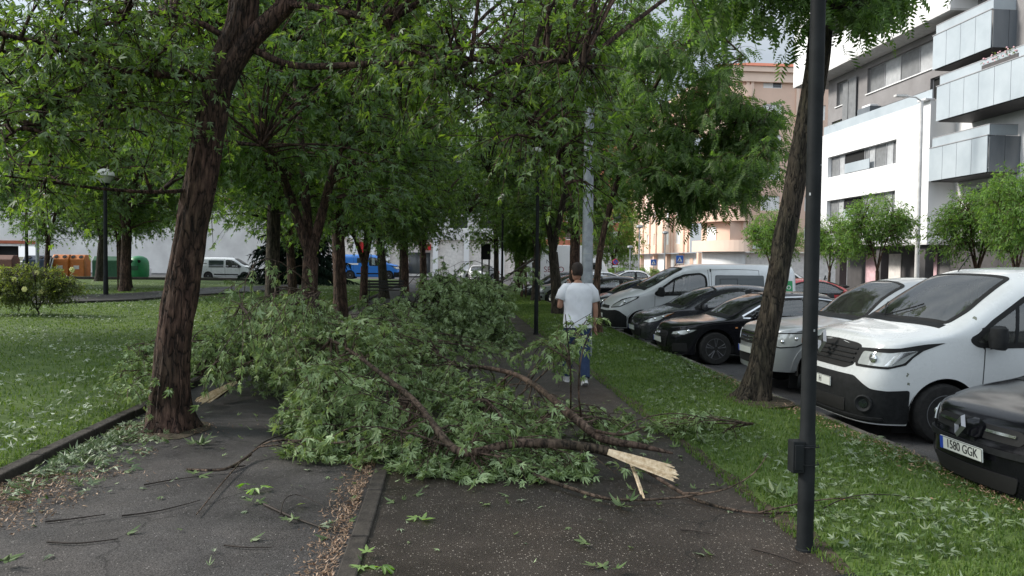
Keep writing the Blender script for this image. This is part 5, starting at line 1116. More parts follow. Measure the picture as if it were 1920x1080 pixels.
def torn_slab(parent, root_loc, p0, p1, w0, w1, seed, flat, th=.022):
    """one broad wedge of split wood: ridged along the grain, ragged at its far end"""
    rg = np.random.default_rng(seed); p0, p1 = Vector(p0) - Vector(root_loc), Vector(p1) - Vector(root_loc); d = p1 - p0; L = d.length; d.normalize(); s_ = d.cross(Vector(flat)).normalized(); u = s_.cross(d)
    n, m = 30, 12; end = np.array([1 - .10 * abs((k / n - .62) * 2) ** 1.5 for k in range(n + 1)]) + rg.normal(0, .028, n + 1); end[[6, 7, 19]] -= (.12, .16, .10); rid = rg.normal(0, .0035, n + 1); vs = []
    for side in (1, -1):
        for j in range(m + 1):
            for k in range(n + 1):
                f = k / n - .5; t = j / m * end[k]; w = w0 + (w1 - w0) * t ** .8; z = (rid[k] * min(1, 2 * t) + th * (1 - .75 * t) * (1 - (2 * f) ** 2) ** .5 * .5 * side + .02 * math.sin(t * 3) * side * 0 + .012 * f * t)
                vs.append(p0 + d * (L * t) + s_ * (f * 2 * w) + u * z)
    N_ = (n + 1) * (m + 1); fs = []
    for j in range(m):
        for k in range(n):
            q = j * (n + 1) + k; fs += [(q, q + 1, q + n + 2, q + n + 1), (N_ + q, N_ + q + n + 1, N_ + q + n + 2, N_ + q + 1)]
    for k in range(n): q = m * (n + 1) + k; fs.append((q, q + 1, N_ + q + 1, N_ + q)); fs.append((k + 1, k, N_ + k, N_ + k + 1))
    for j in range(m):
        for k in (0, n): q = j * (n + 1) + k; fs.append((q, q + n + 1, N_ + q + n + 1, N_ + q))
    return MB().add(vs, fs).build('broken_end', M['wood'], parent)
rngF = np.random.default_rng(77)
def pile(n, c, r, seed, th=-.12, zmin=.04): return [p for p in clump_points(rngF, n, c, r, seed, th, .9, zmin=zmin, shell=.25)]
# main torn limb: broken end on the dark path, splitting into limbs that run away to the left
E0 = gp(1180, 862, .10)
A = [(.0, 0)]
limbsA = [([gp(1186, 868, .10), gp(1165, 856, .14), gp(1120, 842, .20), gp(1040, 832, .24), gp(960, 832, .25), gp(890, 848, .20), gp(850, 840, .22), gp(815, 800, .36), gp(775, 750, .50), gp(720, 705, .66), gp(660, 660, .82), gp(600, 625, .92)], (.020, .038, .042, .042, .039, .036, .034, .032, .029, .024, .018, .012), .016, .55),
          ([gp(1262, 850, .07), gp(1200, 836, .12), gp(1130, 822, .15), gp(1085, 790, .26), gp(1052, 762, .34)], (.010, .030, .042, .043, .040), .05, .3),
          ([gp(1052, 762, .34), gp(1005, 724, .42), gp(960, 700, .45), gp(900, 688, .47), gp(850, 683, .50), gp(800, 640, .6), gp(760, 610, .7)], .037, .014, .8),
          ([gp(915, 842, .13), gp(980, 880, .07), gp(1060, 912, .04), gp(1150, 936, .03), gp(1260, 934, .04), gp(1340, 922, .14)], .022, .006, 0),
          ([gp(1190, 868, .08), gp(1280, 925, .03), gp(1340, 948, .02), gp(1420, 962, .02), gp(1495, 958, .03)], .018, .005, 0),
          ([gp(1280, 925, .03), gp(1350, 920, .12), gp(1410, 890, .22), gp(1440, 850, .32)], .008, .003, 0),
          ([gp(1420, 962, .02), gp(1470, 950, .08), gp(1560, 935, .10), gp(1650, 935, .06)], .007, .003, 0),
          ([gp(1140, 826, .14), gp(1190, 790, .28), gp(1260, 775, .34), gp(1330, 785, .30), gp(1420, 795, .15)], .008, .003, .2),
          ([gp(1110, 806, .2), gp(1165, 815, .30), gp(1210, 800, .42)], .018, .006, 0),
          ([gp(1092, 792, .18), gp(1085, 735, .55), gp(1092, 660, .95), gp(1120, 598, 1.25)], .012, .005, .7),
          ([gp(1070, 780, .18), gp(1070, 700, .70), gp(1066, 650, .98), gp(1060, 590, 1.34)], .011, .004, .6),
          ([gp(790, 768, .25), gp(700, 770, .3), gp(620, 790, .25), gp(560, 800, .12)], .016, .006, .8),
          ([gp(830, 815, .16), gp(740, 812, .26), gp(640, 830, .20), gp(520, 826, .16), gp(470, 850, .06), gp(430, 890, .03), gp(368, 965, .02)], .014, .004, .5),
          ([gp(470, 852, .05), gp(420, 880, .03), gp(350, 880, .03)], .014, .008, 0),
          ([gp(960, 835, .16), gp(940, 780, .34), gp(900, 740, .42)], .014, .006, .9),
          ([gp(740, 725, .42), gp(690, 680, .7), gp(650, 620, .95)], .012, .005, .9)]
clA = []
LA = [(960, 832), (890, 848), (850, 840), (815, 800), (775, 750), (720, 705), (690, 682)]; LB_ = [(1130, 822), (1052, 762), (1005, 724), (960, 700), (850, 683)]
def seg_d(x, y, L):
    best = 1e9
    for (a, b), (c, d) in zip(L, L[1:]):
        t = max(0, min(1, ((x - a) * (c - a) + (y - b) * (d - b)) / ((c - a) ** 2 + (d - b) ** 2))); best = min(best, math.hypot(x - a - t * (c - a), y - b - t * (d - b)))
    return best
for x, y, z, sx, sy, sz, n in ((690, 800, .16, 55, 18, .09, 60), (610, 790, .16, 36, 18, .09, 30), (770, 815, .12, 45, 14, .07, 34), (880, 800, .14, 50, 16, .07, 40), (980, 800, .12, 50, 12, .06, 30), (900, 812, .36, 26, 14, .03, 10), (920, 872, .05, 50, 9, .02, 22), (1070, 880, .04, 55, 7, .02, 20), (820, 868, .04, 40, 8, .02, 16), (890, 735, .24, 50, 16, .12, 40), (800, 700, .36, 50, 22, .15, 40), (700, 690, .46, 60, 28, .18, 66), (620, 660, .60, 50, 26, .2, 66), (680, 610, .90, 50, 18, .1, 36), (760, 610, .75, 40, 16, .1, 18), (760, 650, .52, 50, 20, .15, 40), (960, 660, .34, 30, 8, .08, 6), (1105, 600, 1.15, 10, 8, .04, 3), (1035, 640, .98, 18, 6, .04, 5), (1150, 790, .12, 36, 10, .05, 11), (1230, 800, .08, 36, 10, .04, 10), (1330, 815, .05, 40, 8, .02, 2), (640, 845, .05, 60, 8, .02, 14), (580, 720, .35, 25, 20, .12, 20)):
    for _ in range(n):
        qx, qy = x + rngF.normal(0, sx * .8), y + rngF.normal(0, sy * .8)
        if rngF.random() < .85 and min(seg_d(qx, qy, LA), seg_d(qx, qy - 10, LB_)) < 34: continue          # the bare limbs lie on top
        clA.append(gp(qx, qy, max(.04, z + rngF.normal(0, sz))))
mainb = fallen('long torn maple limb with a pale splintered end, lying leafy across the dark path', limbsA, clA, 71, .075, per=12, twl=.30)
torn_slab(mainb, mainb.location, gp(1140, 847, .235), gp(1272, 890, .085), .03, .082, 1, (0, -.72, .7))
splinter(mainb, mainb.location, gp(1182, 866, .10), gp(1208, 936, .012), .014, .018, .7, 2, 3)
# second torn limb left, pale torn tip beside the big trunk
bx = gp(405, 742, .10)
limbsB = [([gp(405, 742, .10), gp(440, 715, .22), gp(466, 690, .36), gp(480, 650, .62), gp(470, 600, .95), gp(450, 570, 1.10)], .05, .018, .7), ([gp(466, 690, .36), gp(420, 660, .5), gp(360, 640, .6), gp(290, 650, .5)], .018, .006, .9), ([gp(475, 670, .5), gp(540, 610, .8), gp(600, 570, 1.0)], .02, .006, .9), ([gp(440, 715, .2), gp(350, 700, .4), gp(270, 700, .35), (gp(225, 715, .3))], .014, .005, .9), ([gp(480, 650, .62), gp(560, 560, 1.3), gp(600, 548, 1.4)], .01, .004, .8)]
clB = []
for x, y, z, sx, sy, sz, n in ((430, 640, .6, 42, 24, .18, 54), (520, 620, .7, 40, 24, .18, 46), (590, 590, .85, 36, 16, .15, 34), (400, 690, .30, 40, 16, .10, 30), (500, 690, .35, 45, 20, .14, 36), (560, 660, .5, 36, 24, .15, 36), (250, 680, .40, 34, 20, .12, 26), (330, 660, .4, 30, 20, .14, 16), (480, 575, 1.0, 36, 12, .08, 18)):
    for _ in range(n):
        qx, qy, qz = x + rngF.normal(0, sx * .8), y + rngF.normal(0, sy * .8), max(.12, z + rngF.normal(0, sz))
        if 345 < qx < 500 and qy > 672: continue                         # the torn end stays in view
        clB.append(gp(qx, qy, qz))
secb = fallen('torn branch with a pale splintered tip just right of the big leaning trunk', limbsB, clB, 72, .072, droop=1.0, per=12, twl=.32)
torn_slab(secb, secb.location, gp(442, 716, .24), gp(374, 755, .08), .03, .085, 3, (0, -.72, .7))
# third heap farther along the path
def pw(px, py, Y): return np.array(P(px, py, Y))
Y5 = 17.2
limbsC = [([pw(1010, 480, 20.5), pw(960, 512, 19.6), pw(915, 545, 18.6), pw(870, 575, 17.6), pw(820, 610, 16.6), pw(780, 640, 16.0)], .035, .012, .9), ([pw(915, 545, 18.6), pw(880, 540, 18.0), pw(820, 550, 17.4), pw(760, 590, 16.8)], .02, .008, .9), ([pw(870, 575, 17.6), pw(920, 600, 16.8), pw(950, 630, 16.2)], .018, .006, .9), ([pw(820, 610, 16.6), pw(770, 585, 16.2), pw(720, 600, 15.8)], .014, .006, .9)]
clC = []
for x, y, sx, sy, n in ((870, 560, 40, 26, 70), (840, 600, 50, 26, 70), (900, 610, 40, 24, 56), (800, 630, 40, 18, 34), (760, 600, 36, 24, 34), (930, 580, 26, 20, 22), (880, 640, 36, 12, 22), (850, 520, 36, 16, 34), (905, 530, 26, 16, 22), (690, 620, 30, 20, 16), (1000, 505, 16, 14, 5), (950, 640, 20, 8, 8), (700, 580, 26, 18, 14)):
    for _ in range(n): clC.append(pw(x + rngF.normal(0, sx * .75), y + rngF.normal(0, sy * .75), Y5 + rngF.normal(0, .9)))
clC = [p for p in clC if p[2] > .06]
fallen('dark heap of torn branches lying farther along the path, reaching up to the verge trees', limbsC, clC, 73, .085, droop=1.1, per=13, under=.3, twl=.36, bark_m=M['bark_dark'])
# loose twigs and sticks, each a thing
rt = random.Random(9)
def stick(label, pts, r, leaves=0, seed=0):
    o = thing('fallen_twig', label, 'twig', tuple(pts[0]), 0, 'bare twigs shed on the paths'); o.location.z = 0
    b = Wood(); q = spline([np.asarray(p) - np.array([pts[0][0], pts[0][1], 0]) for p in pts], 5); q[:, 2] = np.maximum(q[:, 2], r * .8); b.tube(q, np.linspace(r, r * .45, len(q)), 7, .15, seed); b.build('stem', M['twig'], o)
    if leaves:
        lv = Leaves(); rg = np.random.default_rng(seed)
        for k in range(leaves):
            p = q[-1] + np.array([rg.normal(0, .05), rg.normal(0, .05), .02 + .02 * k / leaves]); a = rg.uniform(0, 6.28); lv.add(p, [math.cos(a), math.sin(a), .1], [rg.normal(0, .3), rg.normal(0, .3), 1], .08)
        lv.build('foliage', M['leaf_shed'], o, LEAF5)
    return o
g = lambda x, y, z=.01: np.array(G(x, y, z))
stick('thick short twig between the two pale leaves, near the kerb strip', [g(495, 945), g(545, 968), g(612, 992)], .011, 3, 1)
stick('long thin twig lying straight on the grey footpath, left of centre', [g(228, 967), g(300, 957), (g(375, 938))], .006, 0, 2)
stick('bare twig lying at the left, pointing at the leaf litter', [g(85, 978), g(140, 972), g(198, 964)], .007, 0, 3)
stick('bent bare twig beside the litter, ending near two pale leaves', [g(88, 1016), g(150, 1018), g(222, 1010)], .007, 0, 4)
stick('forked dark twig propped up in front of the big trunk', [g(470, 850, .06), g(500, 826, .12), g(560, 806, .16)], .009, 4, 5)
stick('curling wiry twig touching the brown leaf litter', [g(525, 965), g(535, 935, .05), g(560, 928, .06), g(600, 945, .03), g(615, 955), g(650, 920)], .004, 0, 6)
stick('dark stick lying left of the yellow leaf cluster', [g(350, 880), g(405, 880), g(460, 873)], .012, 0, 7)
stick('small twig near the lower edge of the grey footpath', [g(420, 1022), g(460, 1026), g(510, 1026)], .006, 0, 8)
stick('arched twig under the forked dark twig', [g(270, 909), g(320, 900), g(365, 894)], .006, 0, 9)
stick('wiry twig lying at the foot of the black post', [g(1410, 1028), g(1455, 1040), g(1500, 1055)], .007, 0, 10)
stick('bare twig in front of the pole on the dark path', [g(1275, 993), g(1310, 996), g(1345, 1002)], .005, 0, 11)
stick('bent twig sticking out of the verge grass before the cars', [g(1278, 672, .02), g(1300, 690, .05), g(1340, 705, .04), g(1360, 725, .02)], .009, 0, 12)
stick('bare twig arching over the verge right of the black post', [g(1540, 955, .03), g(1600, 930, .12), g(1690, 930, .10), g(1780, 955, .03)], .005, 0, 13)
# ------------------------------------------------------------------ grass blades and scattered leaves (nobody could count them)
def blades(name, n, xf, yf, zf, h, seed, mat):
    rg = np.random.default_rng(seed); x, y = xf(rg, n), yf(rg, n); z = np.array([zf(a, b) for a, b in zip(x, y)])
    keep = np.array([noise.noise((a * 2.2, b * 2.2, 1.0)) > -.62 for a, b in zip(x, y)]); x, y, z = x[keep], y[keep], z[keep]; n = len(x)
    H = h * rg.uniform(.5, 1.3, n); a = rg.uniform(0, 6.28, n); ln = rg.normal(0, .45, (n, 2)) * H[:, None]; w = .0035 + .00045 * y
    b0 = np.stack([x - np.cos(a) * w, y - np.sin(a) * w, z - .01], -1); b1 = np.stack([x + np.cos(a) * w, y + np.sin(a) * w, z - .01], -1)
    m0 = np.stack([x - np.cos(a) * w * .7 + ln[:, 0] * .4, y - np.sin(a) * w * .7 + ln[:, 1] * .4, z + H * .6], -1); m1 = np.stack([x + np.cos(a) * w * .7 + ln[:, 0] * .4, y + np.sin(a) * w * .7 + ln[:, 1] * .4, z + H * .6], -1)
    tp = np.stack([x + ln[:, 0], y + ln[:, 1], z + H * .95], -1); V = np.stack([b0, b1, m1, m0, tp], 1).reshape(-1, 3); i = np.arange(n)[:, None] * 5
    o = link_mesh(name, np_mesh(name, V, [i + np.array([[0, 1, 2, 3]]), i + np.array([[3, 2, 4]])], False), None, mat); return prop(o, kind='stuff')
def yskew(y0, y1, p): return lambda rg, n: y0 + (y1 - y0) * rg.random(n) ** p
prop(blades('grass', 56000, lambda rg, n: 2.27 + 2.15 * rg.random(n), yskew(3.2, 40, 1.9), lambda a, b: max(.0, zverge(a, b)) if a > 2.4 else .004, .038, 1, M['blade']), 'short green grass of the verge between path and parked cars', 'grass')
prop(blades('grass', 70000, lambda rg, n: -3.64 - 14 * rg.random(n) ** 1.4, yskew(5.0, 42, 2.1), zlawn, .040, 2, M['blade']), 'short green lawn left of the footpath', 'grass')
def scatter(name, label, n, xf, yf, zf, size, seed, mat, tpl=[LEAFW, LEAFV, LEAF5, LEAFE], flip=.55, lift=.012, tilt=.25, clump=None, kind='stuff'):
    rg = np.random.default_rng(seed); x, y = xf(rg, n), yf(rg, n)
    if clump is not None:
        k = np.array([noise.noise((a * clump, b * clump, seed)) + .5 * noise.noise((a * clump * 3.1, b * clump * 3.1, seed)) + .2 * rg.random() > .12 for a, b in zip(x, y)]); x, y = x[k], y[k]; n = len(x)
    z = np.array([zf(a, b) for a, b in zip(x, y)]) + lift * rg.uniform(.8, 2.2, n); a = rg.uniform(0, 6.28, n)
    lv = Leaves(); nm = np.stack([rg.normal(0, tilt, n), rg.normal(0, tilt, n), np.where(rg.random(n) < flip, -1.0, 1.0)], -1)
    s = size * rg.uniform(.5, 1.25, n); lv.add(np.stack([x, y, z], -1), np.stack([np.cos(a), np.sin(a), rg.normal(.12, .15, n)], -1), nm, s)
    o = link_mesh(name, lv.mesh(name, tpl), None, mat); return prop(o, label, 'leaves', kind=kind)
flat = lambda x, y: 0.0
scatter('shed_leaves', 'pale torn maple leaves strewn over the verge grass', 5200, lambda rg, n: 2.45 + 2.0 * rg.random(n), yskew(3.4, 24, 1.5), zverge, .060, 21, M['leaf_shed'], clump=.9, lift=.025, tilt=.45)
scatter('shed_leaves', 'pale torn maple leaves strewn over the lawn', 24000, lambda rg, n: -3.7 - 20 * rg.random(n) ** 1.1, yskew(6.5, 50, 1.5), zlawn, .072, 22, M['leaf_shed_pale'], clump=.45, lift=.05)
scatter('shed_leaves', 'pale leaves lying here and there on both asphalt paths', 260, lambda rg, n: -3.4 + 5.7 * rg.random(n), yskew(3.8, 26, 1.6), flat, .065, 23, M['leaf_shed'], lift=.006, tilt=.15)
scatter('leaf_scraps', 'torn green scraps lying round the fallen limb', 520, lambda rg, n: rg.normal(.7, 1.3, n), lambda rg, n: rg.normal(7.6, 1.1, n), flat, .06, 24, M['leaf_fallen'], lift=.008)
scatter('leaf_scraps', 'torn green leaves heaped along the lawn kerb before the big trunk', 700, lambda rg, n: -3.42 + np.abs(rg.normal(0, .30, n)), lambda rg, n: rg.normal(7.3, .75, n), flat, .075, 25, M['leaf_shed'], lift=.02, tilt=.5)
scatter('leaf_litter', 'dry brown leaf litter along the kerb strip', 2600, lambda rg, n: -.64 - np.abs(rg.normal(0, .10, n)), yskew(3.8, 8.3, 1.0), flat, .034, 26, M['leaf_litter'], LEAFE, lift=.006, tilt=.4)
scatter('leaf_litter', 'dry brown leaf litter along the lawn kerb', 7000, lambda rg, n: -3.46 + np.abs(rg.normal(0, .42, n)), yskew(4.6, 8.6, .9), flat, .034, 27, M['leaf_litter'], LEAFE, lift=.006, tilt=.4, clump=1.1)
scatter('leaf_litter', 'dry brown scraps between verge grass and parking kerb', 1400, lambda rg, n: 4.40 - np.abs(rg.normal(0, .22, n)), yskew(4.2, 12, 1.0), zverge, .04, 28, M['leaf_litter'], LEAFE, lift=.02, tilt=.4)
# individual leaves that read clearly on the asphalt
def one_leaf(label, px, py, size, rot, green=False, n=1, mat=None, z=.012):
    p = G(px, py, z); lv = Leaves(); rg = np.random.default_rng(int(px + py))
    for k in range(n):
        a = rot + k * 2.2; lv.add([.05 * k * math.cos(a), .05 * k * math.sin(a), .010 * k], [math.cos(a), math.sin(a), .08], [rg.normal(0, .15), rg.normal(0, .15), 1 if green else -1], size * (1 - .1 * k))
    o = link_mesh('fallen_leaf', lv.mesh('fallen_leaf', LEAF5), None, mat or (M['leaf_near'] if green else M['leaf_shed'])); o.location = p
    return prop(o, label, 'leaf', 'single leaves lying on the asphalt')
bright = leafmat('bright_green_leaf', [(.10, .22, .02), (.15, .28, .03), (.24, .32, .05)], (.2, .3, .1), .3)
one_leaf('bright green leaf alone on the dark path, left of centre', 792, 975, .10, .4, True, 2, bright)
one_leaf('bright green leaf clump beside the kerb strip at the lower edge', 690, 1062, .13, 1.4, True, 4, bright)
one_leaf('pale leaf cluster on the dark path below the thin twig', 1100, 1015, .10, 2.0, n=2)
one_leaf('pale leaf pair at the lower edge of the dark path', 1130, 1062, .10, 1.0, n=3)
one_leaf('pale green leaf cluster under the pale splinter', 1165, 948, .11, 2.6, n=4)
one_leaf('pale leaf near the kerb strip, upper of two', 780, 927, .09, .9)
one_leaf('pale leaf near the kerb strip, lower of two', 738, 940, .08, 2.9)
one_leaf('pale leaf on the twig beside the brown litter', 550, 972, .085, 1.9, n=2, z=.03)
one_leaf('bluish pale leaf at the twig end', 484, 940, .085, 1.1, n=2, z=.02)
one_leaf('pale star shaped leaf right of the dark stick', 375, 891, .11, .5, n=2)
one_leaf('yellow green leaf cluster under the forked dark twig', 478, 915, .10, 4.4, True, 4, bright, .03)
one_leaf('pale leaf left of the forked twig, near the litter', 235, 883, .09, .2)
one_leaf('pale leaf at the lower left, right of two small ones', 240, 998, .09, .7)
one_leaf('pale leaf near the lower edge of the grey footpath', 472, 1010, .09, .3)
one_leaf('pale leaf at the brown litter, lower end', 610, 1006, .08, 3.6)
one_leaf('large pale leaf cluster on the asphalt right of the big trunk', 375, 832, .13, .8, n=4)
one_leaf('pale leaf cluster on the verge edge left of the black post', 1455, 925, .13, 1.6, n=5, z=.05)
one_leaf('pale crumpled leaf at the left edge of the asphalt', 8, 1048, .12, .9, n=3)
o = one_leaf('orange dead leaf in the grass right of the black post', 1580, 937, .05, .9, True, 1, M['burnt'], .07)
# ------------------------------------------------------------------ buildings
def wall_holes(O, U, V, Nn, w, h, holes, depth=.22, thick=True):
    """MB of a wall w x h from corner O along U, V; outward normal Nn; openings cut with reveals"""
    O, U, V, Nn = Vector(O), Vector(U), Vector(V), Vector(Nn); b = MB()
    us = sorted({0, w, *[q for a in holes for q in a[:2]]}); vs = sorted({0, h, *[q for a in holes for q in a[2:4]]})
    for i in range(len(us) - 1):
        for j in range(len(vs) - 1):
            cu, cv = (us[i] + us[i + 1]) / 2, (vs[j] + vs[j + 1]) / 2
            if any(a[0] < cu < a[1] and a[2] < cv < a[3] for a in holes): continue
            b.add([O + U * p + V * q for p, q in ((us[i], vs[j]), (us[i + 1], vs[j]), (us[i + 1], vs[j + 1]), (us[i], vs[j + 1]))], [(0, 1, 2, 3)])
    for a in holes:
        c = [(a[0], a[2]), (a[1], a[2]), (a[1], a[3]), (a[0], a[3])]
        for k in range(4):
            p, q = c[k], c[(k + 1) % 4]; P0, P1 = O + U * p[0] + V * p[1], O + U * q[0] + V * q[1]
            b.add([P0, P1, P1 - Nn * depth, P0 - Nn * depth], [(0, 1, 2, 3)])
    return b
def fill(parent, O, U, V, Nn, hole, segs, depth=.16, fr=.05, name='window', frame=None):
    """window in a hole: frame part with panes; segs: list of (fraction, material)"""
    O, U, V, Nn = Vector(O), Vector(U), Vector(V), Vector(Nn); u0, u1, v0, v1 = hole; b = MB(); R = Matrix((U, V, Nn)).transposed().to_4x4()
    B0 = O - Nn * depth; T = Matrix.Translation(B0) @ R
    b.box(((u0 + u1) / 2, v0 + fr / 2, 0), (u1 - u0, fr, .06), M=T); b.box(((u0 + u1) / 2, v1 - fr / 2, 0), (u1 - u0, fr, .06), M=T)
    cuts = [u0]; tot = sum(s[0] for s in segs)
    for s in segs: cuts.append(cuts[-1] + (u1 - u0) * s[0] / tot)
    for c in cuts: b.box((min(max(c, u0 + fr / 2), u1 - fr / 2), (v0 + v1) / 2, 0.002), (fr, v1 - v0 - 2 * fr, .06), M=T)
    f = b.build(name, frame or M['frame'], parent)
    for s, c0, c1 in zip(segs, cuts, cuts[1:]):
        MB().box(((c0 + c1) / 2, (v0 + v1) / 2, -.02), (c1 - c0 - fr, v1 - v0 - 2 * fr, .02), M=T).build('pane', s[1], f)
    return f
Yv, Zv = Vector((0, 1, 0)), Vector((0, 0, 1)); Xv = Vector((1, 0, 0))
# ---- white apartment building
ab = thing('apartment_building', 'white modern apartment block with grey upper floor and pale glass balconies', 'building', (26, 40, -.17))
def ABo(o): o.parent = ab; o.matrix_parent_inverse = Matrix.Translation((-26, -40, .17)); return o


def AB(b, name, mat, **k): return ABo(b.build(name, mat, None, **k))
FX, FY0, FY1 = 26.0, 40.3, 52.6
O = Vector((FX, FY1, 3.1)); U = -Yv; Wf = FY1 - FY0
h1 = (.95, 9.15, 4.70, 6.10); h0 = (.95, 9.15, 1.72, 3.12)
wh = AB(wall_holes(O, U, Zv, -Xv, Wf, 7.7, [h1, h0], .35), 'white_facade', M['white_wall'])
segs = [(1.5, M['shutter']), (1.0, M['shutter_light']), (3.4, M['void']), (.65, M['shutter']), (1.0, M['shutter_light']), (1.7, M['shutter']), (1.0, M['shutter_light']), (1.0, M['shutter'])]
for h_ in (h1, h0):
    f = fill(None, O, U, Zv, -Xv, h_, segs, .28, .05, 'window_strip'); ABo(f)
    MB().box((FX + .02, FY1 - 3.45 - 1.3, 3.1 + h_[2] + .35), (.04, 3.0, .62)).build('glass_rail', M['panel'], f)
AB(MB().box((FX + 6, (FY0 + FY1) / 2, 3.04), (12, Wf, .12)), 'soffit', M['soffit'])
AB(MB().box((FX + .9, FY0 - .002, 6.95), (1.8, .004, 7.7)).box((FX + .9, FY0 + .1, 10.78), (1.78, .19, .02)), 'return_wall', M['white_wall'])
AB(MB().box((FX + 6, (FY0 + FY1) / 2, 10.72), (11.9, Wf - .2, .1)), 'terrace_slab', M['soffit'])
AB(MB().box((FX + .12, (FY0 + FY1) / 2, 11.1), (.03, Wf - .1, .62)), 'terrace_glass_rail', M['panel'])
AB(MB().box((FX - .05, FY0 + .35, 10.86), (.55, .75, .10)), 'roof_lamp_bracket', M['white_wall'], bevel=.02)
# grey set back storey and its windows
GX = 27.1
Og = Vector((GX, 54.0, 10.8)); gh = [(.6, 4.2, .35, 1.15), (6.4, 11.6, .40, 1.0), (11.9, 13.6, .35, 1.6), (1.2, 2.6, 2.1, 3.75), (5.2, 14.2, 2.15, 3.8)]
AB(wall_holes(Og, U, Zv, -Xv, 22.0, 5.2, gh, .25), 'grey_upper_wall', M['grey_wall'])
for q, sg in zip(gh, ([(1, M['pane'])], [(1, M['pane']), (.3, M['shutter']), (1, M['pane'])], [(1, M['void'])], [(1, M['shutter'])], [(1, M['shutter']), (1, M['shutter_light']), (1.1, M['shutter']), (1, M['shutter_light']), (1.1, M['shutter'])])): ABo(fill(None, Og, U, Zv, -Xv, q, sg, .2))
AB(MB().box((GX - .04, 54.0 - 9.7, 12.92), (.1, 9.2, .06)).box((GX - .04, 54 - 1.9, 12.87), (.1, 1.6, .06)), 'window_sill', M['white_wall'])
AB(MB().box((GX - .13, 54 - 3.6, 12.6), (.05, .95, 3.6)).box((GX - .16, 54 - 2.75, 12.5), (.05, .7, 3.5)), 'sliding_shutter', M['shutter'])
b = MB().box((26.6, 47.6, 11.35), (.75, 1.5, .95)); AB(b, 'terrace_unit', M['panel_dark'], bevel=.02); AB(MB().box((26.6, 47.5, 11.9), (.55, 1.0, .14)), 'terrace_unit_lid', M['white_wall'], bevel=.03)
# projecting white top band
OX = 25.6
Ob = Vector((OX, 56.5, 15.1)); bh = [(2.2, 8.5, 2.0, 3.4), (11, 15.0, 2.0, 3.4)]
AB(wall_holes(Ob, U, Zv, -Xv, 18.2, 6.0, bh, .4), 'white_top_band', M['white_wall'])
for q in bh: ABo(fill(None, Ob, U, Zv, -Xv, q, [(1.2, M['shutter']), (1, M['shutter_light']), (2, M['void']), (1, M['shutter_light'])], .3))
AB(MB().box((OX + 3, 47.4, 15.05), (6, 18.2, .12)), 'band_soffit', M['soffit']); AB(MB().box((OX + 3, 38.3 - .003, 18.1), (6, .01, 6.0)), 'band_end', M['white_wall'])
AB(MB().box((26.2, 36.8, 16.1), (1.6, 3.0, .08)), 'awning', M['awning']); b = MB()
for y in (35.6, 38.0): b.tube([(27.3, y, 15.4), (26.1, y, 15.75), (25.5, y, 16.05)], .04, 6)
AB(b, 'awning_arm', M['plastic'])
# side wing with balconies
WX = 27.5
wg = [(1.2, 3.8, .6, 2.6), (5.4, 8.6, .6, 2.6), (10.0, 12.6, .6, 2.6)]; Ow = Vector((WX, FY0, 3.1))
hol = [(a, b_, c + 3.0 * k + .2, d + 3.0 * k + .2) for k in range(6) for a, b_, c, d in wg]
AB(wall_holes(Ow, U, Zv, -Xv, 18, 19.2, hol, .25), 'wing_facade', M['white_wall'])
for i, q in enumerate(hol): ABo(fill(None, Ow, U, Zv, -Xv, q, [(1, M['void'] if (i % 3) else M['pane']), (.7, M['shutter']), (1, M['pane'])], .2))
def balcony(y0, y1, ztop, zbot, x0=25.85):
    s = MB().box(((x0 + WX) / 2 + .05, (y0 + y1) / 2, zbot - .10), (WX - x0 - .1, y1 - y0 - .1, .22)); so = AB(s, 'balcony', M['dark_wall'])
    n = max(3, int((y1 - y0) / 1.05)); p = MB(); L = (y1 - y0) / n
    for k in range(n): p.box((x0, y0 + (k + .5) * L, (ztop + zbot) / 2 - .12), (.04, L - .025, ztop - zbot + .1))
    p.build('front_panel', M['panel'], so)
    q = MB(); m = 2
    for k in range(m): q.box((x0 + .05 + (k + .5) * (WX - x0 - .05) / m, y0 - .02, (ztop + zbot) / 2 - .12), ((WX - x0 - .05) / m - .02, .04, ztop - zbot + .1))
    q.build('side_panel', M['panel_dark'], so)  # same balcony glass; the shade on its end is put into the colour
    g = MB().box((x0 + .12, (y0 + y1) / 2, ztop + .22), (.02, y1 - y0 - .1, .5)).box(((x0 + WX) / 2, y0 + .06, ztop + .22), (WX - x0 - .2, .02, .5)); g.build('glass_rail', M['panel'], so)
    r_ = MB().box((x0 + .12, (y0 + y1) / 2, ztop + .49), (.05, y1 - y0 - .1, .04)).box(((x0 + WX) / 2, y0 + .06, ztop + .49), (WX - x0 - .2, .05, .04)).box((x0, (y0 + y1) / 2, ztop - .045), (.1, y1 - y0 + .06, .04)); r_.build('hand_rail', M['frame'], so)
    return so
balcony(35.5, 40.05, 8.2, 6.55); balcony(35.5, 40.0, 14.2, 12.5); balcony(25.0, 39.1, 11.3, 9.6, 25.55); balcony(24.0, 33.0, 5.4, 3.9, 25.9)
# ground floor: dark piers and pink doors
AB(MB().box((FX + 2.2, 44, 1.5), (.3, 17, 3.05)), 'ground_floor_wall', M['dark_wall'])
for y in (50.6, 45.6, 41.2): AB(MB().box((FX + .6, y, 1.47), (.5, .55, 3.05)), 'pier', M['dark_wall'])
def pk(y, w, mat, h=2.6): return AB(MB().box((FX + 2.02, y, 1.25), (.05, w, h)), 'shop_shutter', mat)
pk(48.9, 2.2, M['pink']); pk(46.7, 1.5, M['stone']); pk(43.0, 1.25, M['pink']); pk(40.2, 1.0, M['void'])
d = pk(42.0 - .35, .9, M['grey_wall'])

